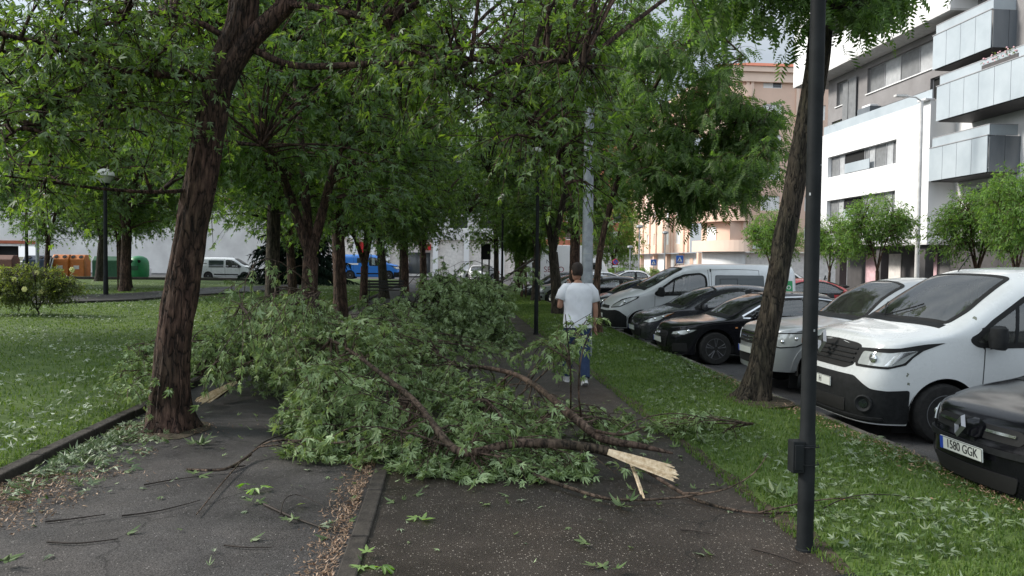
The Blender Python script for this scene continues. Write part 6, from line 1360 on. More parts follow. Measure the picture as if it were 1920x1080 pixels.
ABo(lettering('21', .42, M['sign_white'], None, Matrix.Translation((FX + 1.97, 41.6, 2.1)) @ Matrix(((0, 0, -1, 0), (-1, 0, 0, 0), (0, 1, 0, 0), (0, 0, 0, 1))), 'house_number'))
b = MB()
for i in range(4):
    for j in range(2): b.lathe([(.07, 0), (.07, .03)], (FX + 1.96, 42.62 + i * .26, 2.1 + j * .3), 8, 'x')
AB(b, 'door_holes', M['void'])
AB(MB().box((WX - .2, 33, 1.5), (.2, 14, 3.0)), 'wing_ground_wall', M['dark_wall'])
AB(MB().box((FX + 7.5, 41, 9.0), (9, 24, 18.3)), 'core', M['grey_wall'])
# terrace plants and balcony flowers
for lab, x, y, z, n, fl in (('row of terrace plants on the white parapet near the black post', 26.35, 51.2, 10.85, 60, 0), ('balcony flowers trailing over the middle glass balcony', 25.75, 34.6, 11.35, 60, 1)):
    t = thing('potted_plant', lab, 'plants', (x, y, z)); rg = np.random.default_rng(n + fl); lv = Leaves()
    MB().box((0, 0, .06), (.25, 2.4, .2)).build('planter', M['dark_wall'], t)
    for k in range(26): leaf_twig(None, lv, rg, np.array([0, rg.uniform(-1.1, 1.1), .15]), np.array([rg.normal(0, .3), rg.normal(0, .3), 1]), rg.uniform(.25, .6), .13, 10, .3)
    lv.build('foliage', M['leaf_shrub'], t, LEAFE)
    if fl:
        b = MB()
        for k in range(40): b.ball((rg.uniform(-.25, .1), rg.uniform(-1.1, 1.1), rg.uniform(.15, .55)), .045, 6)
        b.build('blossom', M['flower_pink'], t)
# ---- peach corner building
PX0, PY0, PY1 = 27.6, 73.0, 108.0
pb = thing('corner_building', 'peach corner apartment building with rounded balconies and red tiled roof', 'building', (PX0, PY0, -.17))
def PB(b, name, mat, **k):
    o = b.build(name, mat, None, **k) if isinstance(b, MB) else b; o.parent = pb; o.matrix_parent_inverse = Matrix.Translation((-PX0, -PY0, .17)); return o
zb0, H = 3.0, 17.2
# right facade, facing the camera side
hs = [(3.0 + c, 3.0 + c + 1.9, 1.05 + 2.95 * k, 2.5 + 2.95 * k) for k in range(6) for c in (0, 4.4, 8.6)]
O = Vector((PX0 - .5, PY0, zb0)); PB(wall_holes(O, Xv, Zv, -Yv, 16, H, hs, .2), 'wall', M['peach'])
for i, q in enumerate(hs): PB(fill(None, O, Xv, Zv, -Yv, q, [(1, M['blind'])] if i % 5 else [(1, M['blind']), (1, M['pane'])], .12, .08, 'window', M['blind']), '', None)
# left facade toward the avenue
hs = [(2.2 + c, 2.2 + c + w_, 1.0 + 2.95 * k, 2.5 + 2.95 * k) for k in range(6) for c, w_ in ((15.5, 1.6), (20.0, 1.2), (25.0, 1.7), (28.8, 1.3))]
O2 = Vector((PX0 - 1.6, PY1, zb0)); PB(wall_holes(O2, -Yv, Zv, -Xv, PY1 - PY0 - 9, H, [(PY1 - PY0 - 9 - a[1] + 0, PY1 - PY0 - 9 - a[0], a[2], a[3]) for a in [(q[0] - 14, q[1] - 14, q[2], q[3]) for q in hs]], .2), 'avenue_wall', M['peach_light'])
for q in [(PY1 - PY0 - 9 - a[1], PY1 - PY0 - 9 - a[0], a[2], a[3]) for a in [(q[0] - 14, q[1] - 14, q[2], q[3]) for q in hs]]: PB(fill(None, O2, -Yv, Zv, -Xv, q, [(1, M['blind'])], .12, .08, 'window', M['blind']), '', None)
b = MB()
for y in (82.5, 84, 88.0, 89.2, 92.2, 95.5, 98.6, 102, 105): b.box((PX0 - 1.68, y, zb0 + H / 2), (.18, .35, H))
PB(b, 'pilaster', M['peach'])
# rounded corner with balconies
b = MB(); n = 14
def corner_ring(r0, z0, z1, a0=180, a1=270, cx=PX0 + 1.6, cy=PY0 + 5.2, ry=None):
    ry = ry or r0; v = []
    for k in range(n + 1):
        a = R_(a0 + (a1 - a0) * k / n); v += [(cx + r0 * math.cos(a), cy + ry * math.sin(a), z0), (cx + r0 * math.cos(a), cy + ry * math.sin(a), z1)]
    return v, [(2 * k, 2 * k + 2, 2 * k + 3, 2 * k + 1) for k in range(n)]
b.add(*corner_ring(3.2, zb0, zb0 + H, ry=5.2)); PB(b, 'rounded_corner', M['peach'], smooth=True)
for k in range(6):
    z = zb0 + 2.95 * k; v, f = corner_ring(4.05, z, z + 1.12, 176, 262, ry=6.1); v2, f2 = corner_ring(3.9, z, z + 1.12, 176, 262, ry=5.95)
    q = MB().add(v, f).add(v2, f2); top = [(i * 2 + 1) for i in range(n + 1)]
    q.add([v[i] for i in top] + [v2[i] for i in top], [(i, i + 1, n + 2 + i, n + 1 + i) for i in range(n)]); bot = [i * 2 for i in range(n + 1)]
    q.add([v[i] for i in bot] + [(PX0 + 1.6, PY0 + 5.2, z)], [(i, i + 1, n + 1) for i in range(n)])
    PB(q, 'balcony', M['peach_light'] if k % 2 == 0 else M['peach'], smooth=False)
    [PB(MB().add(*corner_ring(3.24, z + 1.1, z + 2.45, a0_, a1_, ry=5.24)), 'balcony_door', M['pane' if k % 2 else 'blind']) for a0_, a1_ in ((196, 214), (238, 250))]
b = MB()
for x in (0.9, 1.35, 5.9, 10.1): b.box((PX0 + x, PY0 - .1, zb0 + H / 2), (.3, .2, H))
PB(b, 'downpipe_pilaster', M['peach_light'])
PB(MB().box((PX0 + 7.2, PY0 - .32, zb0 + H + .25), (17.4, .7, .5)).box((PX0 + 7.2, PY0 - .18, zb0 + H - .45), (17.0, .4, .9)).box((PX0 - 1.75, PY0 + 21, zb0 + H + .25), (.8, 29, .5)), 'cornice', M['peach_light'])
b = MB().add([(PX0 - 2.2, PY0 - .8, zb0 + H + .5), (PX0 + 16, PY0 - .8, zb0 + H + .5), (PX0 + 16, PY1, zb0 + H + .5), (PX0 - 2.2, PY1, zb0 + H + .5), (PX0 + 3, PY0 + 5, zb0 + H + 2.3), (PX0 + 11, PY0 + 5, zb0 + H + 2.3), (PX0 + 11, PY1 - 5, zb0 + H + 2.3), (PX0 + 3, PY1 - 5, zb0 + H + 2.3)], [(0, 1, 5, 4), (1, 2, 6, 5), (2, 3, 7, 6), (3, 0, 4, 7), (4, 5, 6, 7)])
rf = PB(b, 'roof', M['tile'])
for x, y in ((7.9, 1.0), (9.4, 1.0), (5.2, 9)):
    c = MB().box((PX0 + x, PY0 + y, zb0 + H + 1.6), (.8, .8, 2.6)).box((PX0 + x, PY0 + y, zb0 + H + 2.98), (1.0, 1.0, .12)).build('chimney', M['peach_light'], rf)
# ground floor of pale stone with shop bays
PB(MB().box((PX0 + 8.4, PY0 + .8, 1.4), (15, .3, 3.1)), 'ground_floor', M['stone'])
v, f = corner_ring(3.0, -.2, 3.0, 176, 262, ry=5.0); PB(MB().add(v, f), 'curved_shop_front', M['white_wall'])
PB(MB().box((PX0 - .4, PY0 + 19.5, 1.4), (.3, 29, 3.1)), 'avenue_ground_floor', M['white_wall'])
for y in (81.0, 87.5, 93, 99, 106): PB(MB().box((PX0 - .8, y, 1.4), (.5, .6, 3.15)), 'pier', M['peach'])
PB(MB().box((PX0 - .58, 90.2, 1.1), (.06, 1.4, 2.5)).box((PX0 - .58, 101, 1.3), (.06, 2.2, 2.7)).box((PX0 - .58, 84.5, 1.5), (.06, 1.1, 1.8)), 'shop_door', M['peach'])
PB(MB().box((PX0 + 2.2, PY0 - .06, zb0 + .55), (.9, .06, .5)), 'street_name_plate', M['sign_white'])
# ---- terracotta building far behind
tb = thing('terracotta_building', 'orange red brick apartment building seen between the trees', 'building', (17, 128, 0))
def Tb(b, name, mat): return b.build(name, mat, tb)
hs = [(1.4 + 4.0 * c, 2.9 + 4.0 * c, 1.0 + 3 * k, 2.5 + 3 * k) for k in range(5) for c in range(7)]
O = Vector((-11, 0, 4.5)); Tb(wall_holes(O, Xv, Zv, -Yv, 30, 15, hs, .25), 'wall', M['terracotta'])
for i, q in enumerate(hs): fill(tb, O, Xv, Zv, -Yv, q, [(1, M['blind'] if i % 3 else M['pane'])], .15, .1, 'window', M['blind'])
Tb(MB().box((4, 6, 2.2), (29, 11, 4.6)), 'ground_floor', M['stone']); Tb(MB().box((4, 6, 4.45), (30.4, 12.4, .35)), 'ledge', M['peach_light']); Tb(MB().prism([(-1, 19.5), (13, 19.5), (6, 22.3)], -12, 20, 'x'), 'roof', M['tile'])
b = MB()
for c in (0, 2, 4, 6): b.box((-9.1 + 4.0 * c, -.5, 9.0), (2.6, 1.0, .9)); b.box((-9.1 + 4.0 * c, -.5, 12.0), (2.6, 1.0, .9))
Tb(b, 'balcony_row', M['peach'])
# ---- shop building with white columns at the end of the park
sb = thing('shop_building', 'pale shop building with white columns and red panels at the end of the footpath', 'building', (-6, 88, 0))
sb_ = lambda b, n_, m_: b.build(n_, m_, sb)
hs = [(1 + 3.4 * c, 3.2 + 3.4 * c, 1.2 + 3 * k, 2.7 + 3 * k) for k in range(3) for c in range(7)]
O = Vector((-12, 0, 4.2)); sb_(wall_holes(O, Xv, Zv, -Yv, 25, 9.5, hs, .2), 'wall', M['old_wall'])
for i, q in enumerate(hs): fill(sb, O, Xv, Zv, -Yv, q, [(1, M['pane'])], .12, .1, 'window', M['blind'])
sb_(MB().box((.5, 3.2, 2.1), (24.5, 5.2, 4.2)), 'shop_front', M['stone']); sb_(MB().box((-9.8, .57, 1.5), (2.2, .06, 2.4)).box((2.7, .57, 1.5), (2.4, .06, 2.4)), 'shop_pane', M['pane']); 
for x in (-11.6, -8, -4.4, -2.6, -.9, .9, 4.5, 8.0, 12): sb_(MB().box((x, .05, 2.1), (.6, .5, 4.2)), 'column', M['white_wall'])
for bx in (((-3.5, .1, 2.6), (1.0, .15, 2.4)), ((3.4, -.05, 3.3), (1.2, .2, .7))): sb_(MB().box(*bx), 'red_panel', M['red_paint'])
sb_(MB().box((.5, 5, 13.9), (26, 11, .4)), 'roof', M['stone'])
# ---- long old wall with graffiti at the left
ow = thing('warehouse', 'long pale warehouse front with painted graffiti and dark bays behind the bins', 'building', (-60, 92, 0))
def Ow_(b, n_, m_): return b.build(n_, m_, ow)
hs = [(28.5, 33.0, 0.02, 2.9), (34.6, 39.3, .02, 2.9), (9, 10.6, 1.6, 3.2)]
O = Vector((-26, 0, 0)); Ow_(wall_holes(O, Xv, Zv, -Yv, 68, 8.5, hs, 1.2), 'wall', M['old_wall']); Ow_(MB().box((4.8, 1.0, 2.0), (12, .3, 4.2)).box((-16.2, .9, 2.4), (2, .3, 2)), 'dark_bay', M['void'])
Ow_(MB().box((4.75, -.06, 3.35), (4.9, .16, .55)).box((10.95, -.06, 3.35), (4.9, .16, .35)), 'lintel', M['tile']); Ow_(MB().box((4.75, -.04, 4.5), (4.9, .1, 1.5)), 'peach_panel', M['peach_light'])
Ow_(MB().box((-19.5, -.03, 3.0), (10, .06, 6.0)), 'painted_field', M['bluegrey_wall'])
g_ = MB()
rg = random.Random(8)
for cx in (-8.9, -6.9):                                       # faded mural: two brown arcs over loose scribble
    g_.tube([(cx + math.cos(a) * .75, -.02, 3.2 + math.sin(a) * .45) for a in [math.pi * k / 10 for k in range(11)]], .07, 6); g_.tube([(cx + math.cos(a) * .45, -.02, 2.95 + math.sin(a) * .25) for a in [2 * math.pi * k / 12 for k in range(13)]], .05, 6)
for k in range(12):
    x = rg.uniform(-10.5, -5.2); z = rg.uniform(.6, 4.4); g_.tube([(x + .4 * j * rg.uniform(.4, 1.2), -.015, z + rg.uniform(-.4, .4)) for j in range(5)], .05, 5)
Ow_(MB().box((-7.9, -.02, 2.4), (6.0, .03, 4.6)), 'mural_field', noisy('faded_mural', (.42, .33, .28), (.60, .53, .48), .8, .9)); Ow_(g_, 'mural_lines', plain('mural_brown', (.20, .12, .09), .9))
g2 = MB()
for k in range(10):
    x = -22.5 + k * .8; g2.tube([(x + .35 * math.cos(j * 1.1 + k), -.08, 1.3 + .55 * math.sin(j * 1.4 + k * 2)) for j in range(7)], .08, 5)
Ow_(g2, 'graffiti_lines', M['plastic']); Ow_(MB().box((8, 6, 8.6), (68.5, 14, .3)), 'roof', M['tile'])
# ------------------------------------------------------------------ lamp posts, signs, bins, benches, far vehicles, lorry
def shaft(b, x, y, z0, z1, r0, r1, lean=(0, 0), seg=20): b.tube([(x, y, z0), (x + lean[0] * .5, y + lean[1] * .5, (z0 + z1) / 2), (x + lean[0], y + lean[1], z1)], [r0, (r0 + r1) / 2, r1], seg)
p = Vector((2.258, 4.66, 0)); t = thing('lamp_post', 'thick black lamp post with a small junction box, nearest on the path', 'lamp post', p)
b = MB(); b.lathe([(.058, -.05), (.058, .012), (.0505, .016), (.0495, .72), (.0455, .75), (.0455, 3.1), (.044, 4.6), (.040, 6.5)], seg=32); b.lathe([(.049, .66), (.053, .664), (.053, .672), (.049, .676)], seg=32); b.build('shaft', M['pole'], t, True)
j = MB(); j.box((-.075, -.008, .60), (.075, .085, .20)); jb = j.build('junction_box', M['pole'], t, bevel=.006); k_ = MB().box((-.075, -.054, .60), (.055, .008, .16)); k_.build('lid', M['pole'], jb, bevel=.004)
s_ = MB()
for z in (.555, .665): s_.tube([(-.08, -.04, z), (-.02, -.071, z), (.05, -.055, z), (.07, 0, z)], .004, 6)
s_.build('strap', M['plastic'], t)
st = MB(); rr = random.Random(2)
for k in range(3):
    a = rr.uniform(-2.6, -.9); z = rr.uniform(.15, 1.75); st.box((.046 * math.cos(a), .046 * math.sin(a), z + .75), (.003, .010, rr.uniform(.006, .02)), rz=a)
st.build('sticker_scrap', M['metal'], t); MB().tube([(0, 0, 6.4), (.5, 0, 6.9), (1.4, 0, 7.0)], .04, 10).box((1.7, 0, 7.0), (.7, .25, .1)).build('lantern', M['pole'], t)
p = G(1100, 582); t = thing('lamp_column', 'tall light grey lamp column behind the walking man', 'lamp post', (2.60, 14.4, 0))
b = MB(); b.tube([(0, 0, -.05), (0, 0, 1.2), (.0, 0, 4), (.0, 0, 6.5), (.0, 0, 11)], [.112, .108, .092, .072, .06], 24); b.build('shaft', M['galv'], t, True); MB().lathe([(.103, 1.95), (.108, 1.95), (.108, 1.97), (.103, 1.97)], seg=24).build('clamp_band', M['metal'], t); MB().tube([(0, 0, 10.95), (.6, 0, 11.3), (1.6, 0, 11.4)], .05, 10).box((2.0, 0, 11.4), (.9, .3, .12)).build('lantern', M['galv'], t)
def globe_lamp(label, x, y, h, r, z=0.0, dome=False, rp=.05):
    t = thing('globe_lamp', label, 'lamp post', (x, y, z), 0, 'round headed park lamps')
    b = MB(); b.tube([(0, 0, -.05), (0, 0, .8), (0, 0, .84), (0, 0, h - r)], [rp * 1.15, rp * 1.1, rp, rp * .8], 14); b.lathe([(rp * 1.6, h - r * 1.15), (r * .55, h - r * .98), (r * .5, h - r * .85)], seg=16); b.lathe([(rp * 1.5, -.02), (rp * 1.5, .02), (rp * 1.2, .03)], seg=14); b.build('post', M['pole'], t, True)
    g = MB()
    if dome: g.lathe([(r * 1.15, h), (r * 1.1, h + r * .35), (r * .8, h + r * .72), (r * .3, h + r * .92), (.005, h + r * .95)], seg=24); g.lathe([(r * .5, h - r * .9), (r * .9, h - r * .3), (r * 1.0, h - .005)], seg=24)
    else: g.ball((0, 0, h), r, 20)
    g.build('globe', M['opal'], t, True); return t
pl = P(197, 330, 33.0); globe_lamp('lamp with a pale dome standing on the lawn left of the big trunk', pl.x, pl.y, pl.z - .15, .32, .15, True, .085)
pl = P(943, 373, 31.5); globe_lamp('globe lamp on a dark post in the middle, behind the far leaf heap', pl.x, pl.y, pl.z, .205, 0, False, .05)
pl = P(1001, 283, 18.99); globe_lamp('dim globe lamp on a thin dark post left of the walking man', 2.17, 18.99, pl.z, .17, 0, False, .048)
# sign with two dark boards beyond the globe lamp
p = P(910, 470, 50); t = thing('notice_board', 'dark rectangular notice board on two posts beyond the globe lamp', 'notice board', (p.x, p.y, 0))
for x in (-.2, .25): MB().tube([(x, 0, -.05), (x, 0, 2.9)], .05, 8).build('post', M['pole'], t)
MB().box((.03, -.06, 2.4), (.62, .08, 1.0)).build('board', M['plastic'], t, bevel=.02); MB().box((.03, 0, 1.3), (.4, .06, .5)).build('lower_panel', M['stone'], t)
# dark poles at the left
for k, (px_, lab) in enumerate(((50, 'thin dark pole left of the blue container'), (70, 'grey pole in front of the dark blue container'))):
    p = P(px_, 480, 66); t = thing('street_pole', lab, 'pole', (p.x, p.y, .1)); b = MB(); b.tube([(0, 0, -.1), (0, 0, 6), (0, 0, 9)], [.14, .11, .09], 10); b.build('shaft', M['pole'] if k == 0 else M['galv'], t, True); MB().tube([(0, 0, 8.9), (.5, 0, 9.3), (1.2, 0, 9.35)], .05, 8).build('arm', M['pole'], t)
# pedestrian crossing signs and no parking sign
def crossing_sign(px_, py_, d, label, s=.6):
    p = P(px_, py_, d); t = thing('crossing_sign', label, 'road sign', (p.x, p.y, -.1)); h = p.z + .1
    MB().tube([(0, .03, 0), (0, .03, h + s * .5)], .035, 8).build('post', M['galv'], t); pn = MB().box((0, 0, h), (s, .03, s)).build('panel', M['sign_blue'], t, bevel=.01)
    MB().prism([(-s * .36, h - s * .32), (s * .36, h - s * .32), (0, h + s * .34)], -.024, -.016, 'y').build('triangle', M['sign_white'], pn)
    f = MB(); f.ball((0, -.028, h + s * .12), (s * .045, .008, s * .045), 8); f.tube([(0, -.028, h + s * .06), (.0, -.028, h - s * .10)], s * .045, 6); f.tube([(0, -.028, h - s * .1), (-s * .09, -.028, h - s * .27)], s * .03, 6); f.tube([(0, -.028, h - s * .1), (s * .09, -.028, h - s * .27)], s * .03, 6); f.tube([(-s * .09, -.028, h - s * .02), (s * .09, -.028, h + s * .0)], s * .025, 6); f.build('walker_symbol', M['ink'], pn)
    MB().box((0, -.0, h - s * .62), (s, .025, s * .12)).build('lower_plate', M['sign_white'], t)
    return t
crossing_sign(1274.5, 486, 54, 'blue crossing sign with white triangle directly above the silver van roof', .52)
crossing_sign(1225.5, 492, 64, 'smaller blue crossing sign with white triangle left of the other, above the bush', .50)
p = P(1154, 491, 60); t = thing('no_parking_sign', 'round blue and red no parking sign left of the peach building', 'road sign', (p.x, p.y, -.1)); h = p.z + .1
MB().tube([(0, .03, 0), (0, .03, h + .2)], .035, 8).build('post', M['galv'], t); d_ = MB().lathe([(.23, -.01), (.23, .01)], (0, 0, h), 24, 'y').build('disc', M['sign_blue'], t); rg_ = MB(); rg_.tube([(.21 * math.cos(a), -.016, h + .21 * math.sin(a)) for a in [2 * math.pi * k / 24 for k in range(25)]], .03, 6); rg_.tube([(-.15, -.018, h + .15), (.15, -.018, h - .15)], .025, 6); rg_.build('red_ring', M['sign_red'], d_); MB().box((0, -.002, h - .34), (.46, .02, .14)).build('lower_plate', M['sign_white'], t)
for px_, d, lab, hh in ((1246, 66, 'slim street lamp in front of the peach building shop bays', 4.4), (1198, 60, 'thin pale post left of the peach building', 4.6), (1181, 70, 'short thin post before the tall bushy tree', 3.2)):
    p = P(px_, 500, d); t = thing('street_lamp', lab, 'street lamp', (p.x, p.y, -.1)); MB().tube([(0, 0, 0), (0, 0, hh)], [.07, .05], 10).build('post', M['galv'], t); MB().lathe([(.05, hh), (.28, hh + .1), (.26, hh + .25), (.06, hh + .3)], seg=14).build('lantern', M['metal'], t)
p = PX(1728, 440, 25.6); t = thing('facade_lamp_post', 'tall pale lamp post in front of the corner of the white building', 'street lamp', (23.4, 37.0, -.17)); MB().tube([(0, 0, 0), (0, 0, 10.2)], [.12, .08], 12).build('post', M['soffit'], t, True); MB().tube([(0, 0, 10.15), (-.3, 0, 10.35), (-.9, 0, 10.4)], .04, 8).box((-1.1, 0, 10.4), (.6, .25, .1)).build('lantern', M['soffit'], t)
# bins along the street
def ground_at(px_, Y): 
    p = P(px_, 500, Y); return (p.x, p.y, .0)
BN = 'recycling containers along the street'
def skip_bin(px_, Y, label, mat, w=2.0, h=1.6, d=1.3, holes=True, lid=None):
    t = thing('recycling_container', label, 'container', ground_at(px_, Y), 0, BN); prof = [(-d / 2, .08), (d / 2, .08), (d / 2, h * .80), (d * .22, h), (-d * .22, h), (-d / 2, h * .80)]
    MB().prism(prof, -w / 2, w / 2, 'x').build('body', mat, t, bevel=.05); b = MB()
    if holes:
        for x in ((-w / 4, w / 4) if w < 3 else (-w / 3, 0, w / 3)):
            n_ = Vector((0, -h * .2, d * .28)).normalized(); T = Matrix.Translation((x, -d * .37, h * .905)) @ n_.to_track_quat('Z', 'Y').to_matrix().to_4x4(); MB().lathe([(.17, -.03), (.17, .03), (.001, .03)], seg=16, M=T).build('opening', M['void'], t)
    MB().box((0, -d / 2 - .012, h * .45), (w * .36, .02, .3)).build('label_plate', M['stone'] if not lid else lid, t)
    f = MB()
    for x in (-w * .4, w * .4): f.box((x, 0, .04), (.18, d * .8, .09))
    f.build('foot', M['plastic'], t); return t
skip_bin(119, 69.0, 'orange container with a round hole, left of the slim trunk', M['orange'], 1.35, 1.95)
skip_bin(150, 69.2, 'orange container with a round hole, right of the slim trunk', M['orange'], 1.25, 1.95)
skip_bin(204, 68.6, 'dark green container behind the forked lawn tree', M['green_bin'], 2.2, 1.85, holes=False, lid=M['green_bin'])
skip_bin(72, 68.0, 'dark blue container behind the flowering shrub', M['navy_bin'], 1.9, 1.85, holes=True, lid=M['navy_bin'])
skip_bin(8, 68.4, 'brown container at the left edge', M['brown_bin'], 1.9, 1.85, holes=False, lid=M['brown_bin'])
t = thing('bottle_bank', 'green igloo shaped bottle bank behind the two wooden stakes', 'container', ground_at(260, 66.6), 0, BN); MB().lathe([(.72, .12), (.80, .25), (.82, 1.1), (.78, 1.45), (.62, 1.72), (.34, 1.88), (.01, 1.92)], seg=24).build('dome', M['green_igloo'], t, True); MB().box((0, -.80, .9), (.5, .08, .35)).build('label_plate', M['green_bin'], t); b = MB()
for sx in (-.3, .3): MB().lathe([(.13, -.03), (.13, .03), (.001, .03)], (sx, -.72, 1.45), 12, 'y').build('opening', M['void'], t)
b = MB()
for sx in (-.5, .5): b.box((sx, 0, .06), (.2, .8, .14))
b.build('foot', M['plastic'], t)
t = thing('discarded_panes', 'grey sheet panels leaning on the dark blue container', 'panels', ground_at(92, 66.8)); b = MB()
for k in range(3): b.prism([(-.55 + .25 * k, .02), (-.42 + .25 * k, .02), (.05 + .22 * k, 1.75), (-.02 + .22 * k, 1.75)], -.06 * k - .05, -.06 * k, 'y')
b.build('sheet', M['metal'], t)
# benches
def bench(label, x, y, rz, z=0.0):
    t = thing('park_bench', label, 'bench', (x, y, z), rz); b = MB()
    for k in range(4): b.box((0, -.18 + .12 * k, .45), (1.7, .09, .035))
    b.build('seat', M['bench'], t); b = MB()
    for k in range(3): b.box((0, .25 + .03 * k, .58 + .13 * k), (1.7, .03, .09))
    b.build('backrest', M['bench'], t)
    for x_ in (-.7, .7): MB().tube([(x_, -.22, 0), (x_, -.2, .44), (x_, .2, .43), (x_, .27, .55), (x_, .34, .9)], .024, 8).tube([(x_, .26, 0), (x_, .2, .43)], .024, 8).build('leg', M['bench'], t)
    return t
q = G(722, 563); bench('dark iron bench on the footpath in front of the blue van', q.x, q.y, .1)
q = G(283, 528, .15); bench('dark low bench on the lawn beside the green bottle bank', q.x, 60, .05, .15)
# far vehicles on the cross street
def place_rot(r, px_, Y, z=-.1):
    p = P(px_, 500, Y); r.location = (p.x, p.y, z)
FAR = 'vehicles on the far street'
v, VBf = panel_van('parked_van', 'white van with dark side windows parked on the far street left of the spruce', (0, 0, 0), M['white_paint'], rz=math.pi, gen=2, group=FAR); place_rot(v, 484, 70.5)
VBf.patch('cargo_window', M['glass2'], v, [(-VBf.tx(2.72), 1.08), (-VBf.tx(4.0), 1.08), (-VBf.tx(4.0), 1.70), (-VBf.tx(2.72), 1.70)], eps=.006); VBf.patch('side_lettering_panel', M['sign_white'], v, [(-VBf.tx(4.1), 1.2), (-VBf.tx(4.8), 1.2), (-VBf.tx(4.8), 1.6), (-VBf.tx(4.1), 1.6)], eps=.004); VBf.band('lettering_line', M['dark_print'], v, [(-VBf.tx(4.15), 1.42), (-VBf.tx(4.75), 1.45)], .06, eps=.01)
v, VBb = panel_van('delivery_van', 'bright blue delivery van behind the tree trunks in the middle', (0, 0, 0), M['blue_paint'], rz=math.pi, gen=2, group=FAR); place_rot(v, 752, 76); v.scale = (1.18, 1.0, 1.22)
VBb.patch('white_lettering_panel', M['sign_white'], v, [(-VBb.tx(3.4), 1.15), (-VBb.tx(4.4), 1.15), (-VBb.tx(4.4), 1.28), (-VBb.tx(3.4), 1.28)], eps=.008); VBb.patch('red_patch', M['red_paint'], v, [(-VBb.tx(2.7), .6), (-VBb.tx(3.2), .6), (-VBb.tx(3.2), .95), (-VBb.tx(2.7), .95)], eps=.008); VBb.patch('cargo_window', M['glass2'], v, [(-VBb.tx(3.0), 1.3), (-VBb.tx(3.5), 1.3), (-VBb.tx(3.5), 1.7), (-VBb.tx(3.0), 1.7)], eps=.01)
for px_, Y, lab, mat, kd in ((52, 74.5, 'white car behind the dark blue container', M['pale_paint'], 'hatch'), (108, 74.0, 'white car hidden behind the orange containers', M['pale_paint'], 'old'), (190, 74.5, 'white car between the orange and green containers', M['pale_paint'], 'sport'), (262, 75.0, 'white car left of the green bottle bank', M['pale_paint'], 'hatch'), (330, 75.5, 'silver car right of the green bottle bank, by the big trunk', M['silver'], 'sport')):
    r, _ = hatchback('parked_car', lab, (0, 0, 0), mat, rz=math.pi if kd != 'sport' else 0, kind=kd, group=FAR); place_rot(r, px_, Y)
r, _ = hatchback('parked_car', 'bright red car with dark windows right of the black post', (0, 0, 0), M['red_paint'], rz=math.pi * .985, kind='hatch', group='vehicles beyond the parking rows'); place_rot(r, 1634, 27.5, -.17)
r, _ = panel_van('parked_van', 'white van behind the red car, right of the black post', (0, 0, 0), M['pale_paint'], rz=math.pi, gen=1, group='vehicles beyond the parking rows'); place_rot(r, 1537, 34, -.17)
for px_, Y, lab, kd in ((1118, 52, 'white car behind the dark blue hatchback, left of two', 'hatch'), (1166, 47, 'white car behind the dark blue hatchback, right of two', 'sport')):
    r, _ = hatchback('parked_car', lab, (0, 0, 0), M['pale_paint'], rz=math.pi if kd == 'sport' else 0, kind=kd, group='vehicles beyond the parking rows'); place_rot(r, px_ + (40 if kd == 'sport' else 0), Y, -.17)
r, _ = hatchback('parked_car', 'white car with a red tail light left of the globe lamp post', (0, 0, 0), M['pale_paint'], rz=math.pi * .5, kind='old', group=FAR); place_rot(r, 897, 74); r, _ = hatchback('parked_car', 'silver car seen through leaves at the end of the dark path', (0, 0, 0), M['silver'], rz=0.2, kind='hatch', group=FAR); place_rot(r, 862, 78)
# lorry with lettering
q = P(985, 500, 56); lr = thing('box_lorry', 'white box lorry with dark and wine red lettering behind the verge trees', 'lorry', (q.x, q.y, -.17)); MB().box((2.2, 1.1, 1.83), (4.6, 2.2, 2.7)).build('cargo_box', M['pale_paint'], lr, bevel=.05)
b = MB().rings([(5.4, 1.1, .5, .85, 1.02), (5.42, 1.1, 1.2, .88, 1.04), (5.3, 1.1, 1.75, .72, 1.0), (5.2, 1.1, 2.25, .55, .9)], 20, power=4); b.build('cab', M['pale_paint'], lr, True, bevel=0); MB().box((2.6, 1.1, .6), (5.4, 1.0, .25)).build('chassis', M['plastic'], lr); MB().box((5.3, .07, 1.7), (.7, .03, .5)).build('cab_window', M['glass_dark'], lr)
for x in (.9, 5.2):
    for y in (.15, 2.05): wheel(lr, x, y - (0.0), .38, .25, M['steel_rim'], 'steel') if False else wheel(lr, x, -.0 + y if y > 1 else y, .38, .24, M['steel_rim'], 'steel')
TR = Matrix.Rotation(math.pi / 2, 4, 'X')
lettering('NO', .42, M['dark_print'], lr, Matrix.Translation((1.85, -.004, 1.98)) @ TR); lettering('SERIO', .58, M['wine'], lr, Matrix.Translation((2.1, -.004, 1.40)) @ TR); lettering('NGEL D', .36, M['dark_print'], lr, Matrix.Translation((2.0, -.004, .92)) @ TR)
MB().box((2.2, -.006, .60), (4.5, .012, .05)).build('red_stripe', M['wine'], lr)
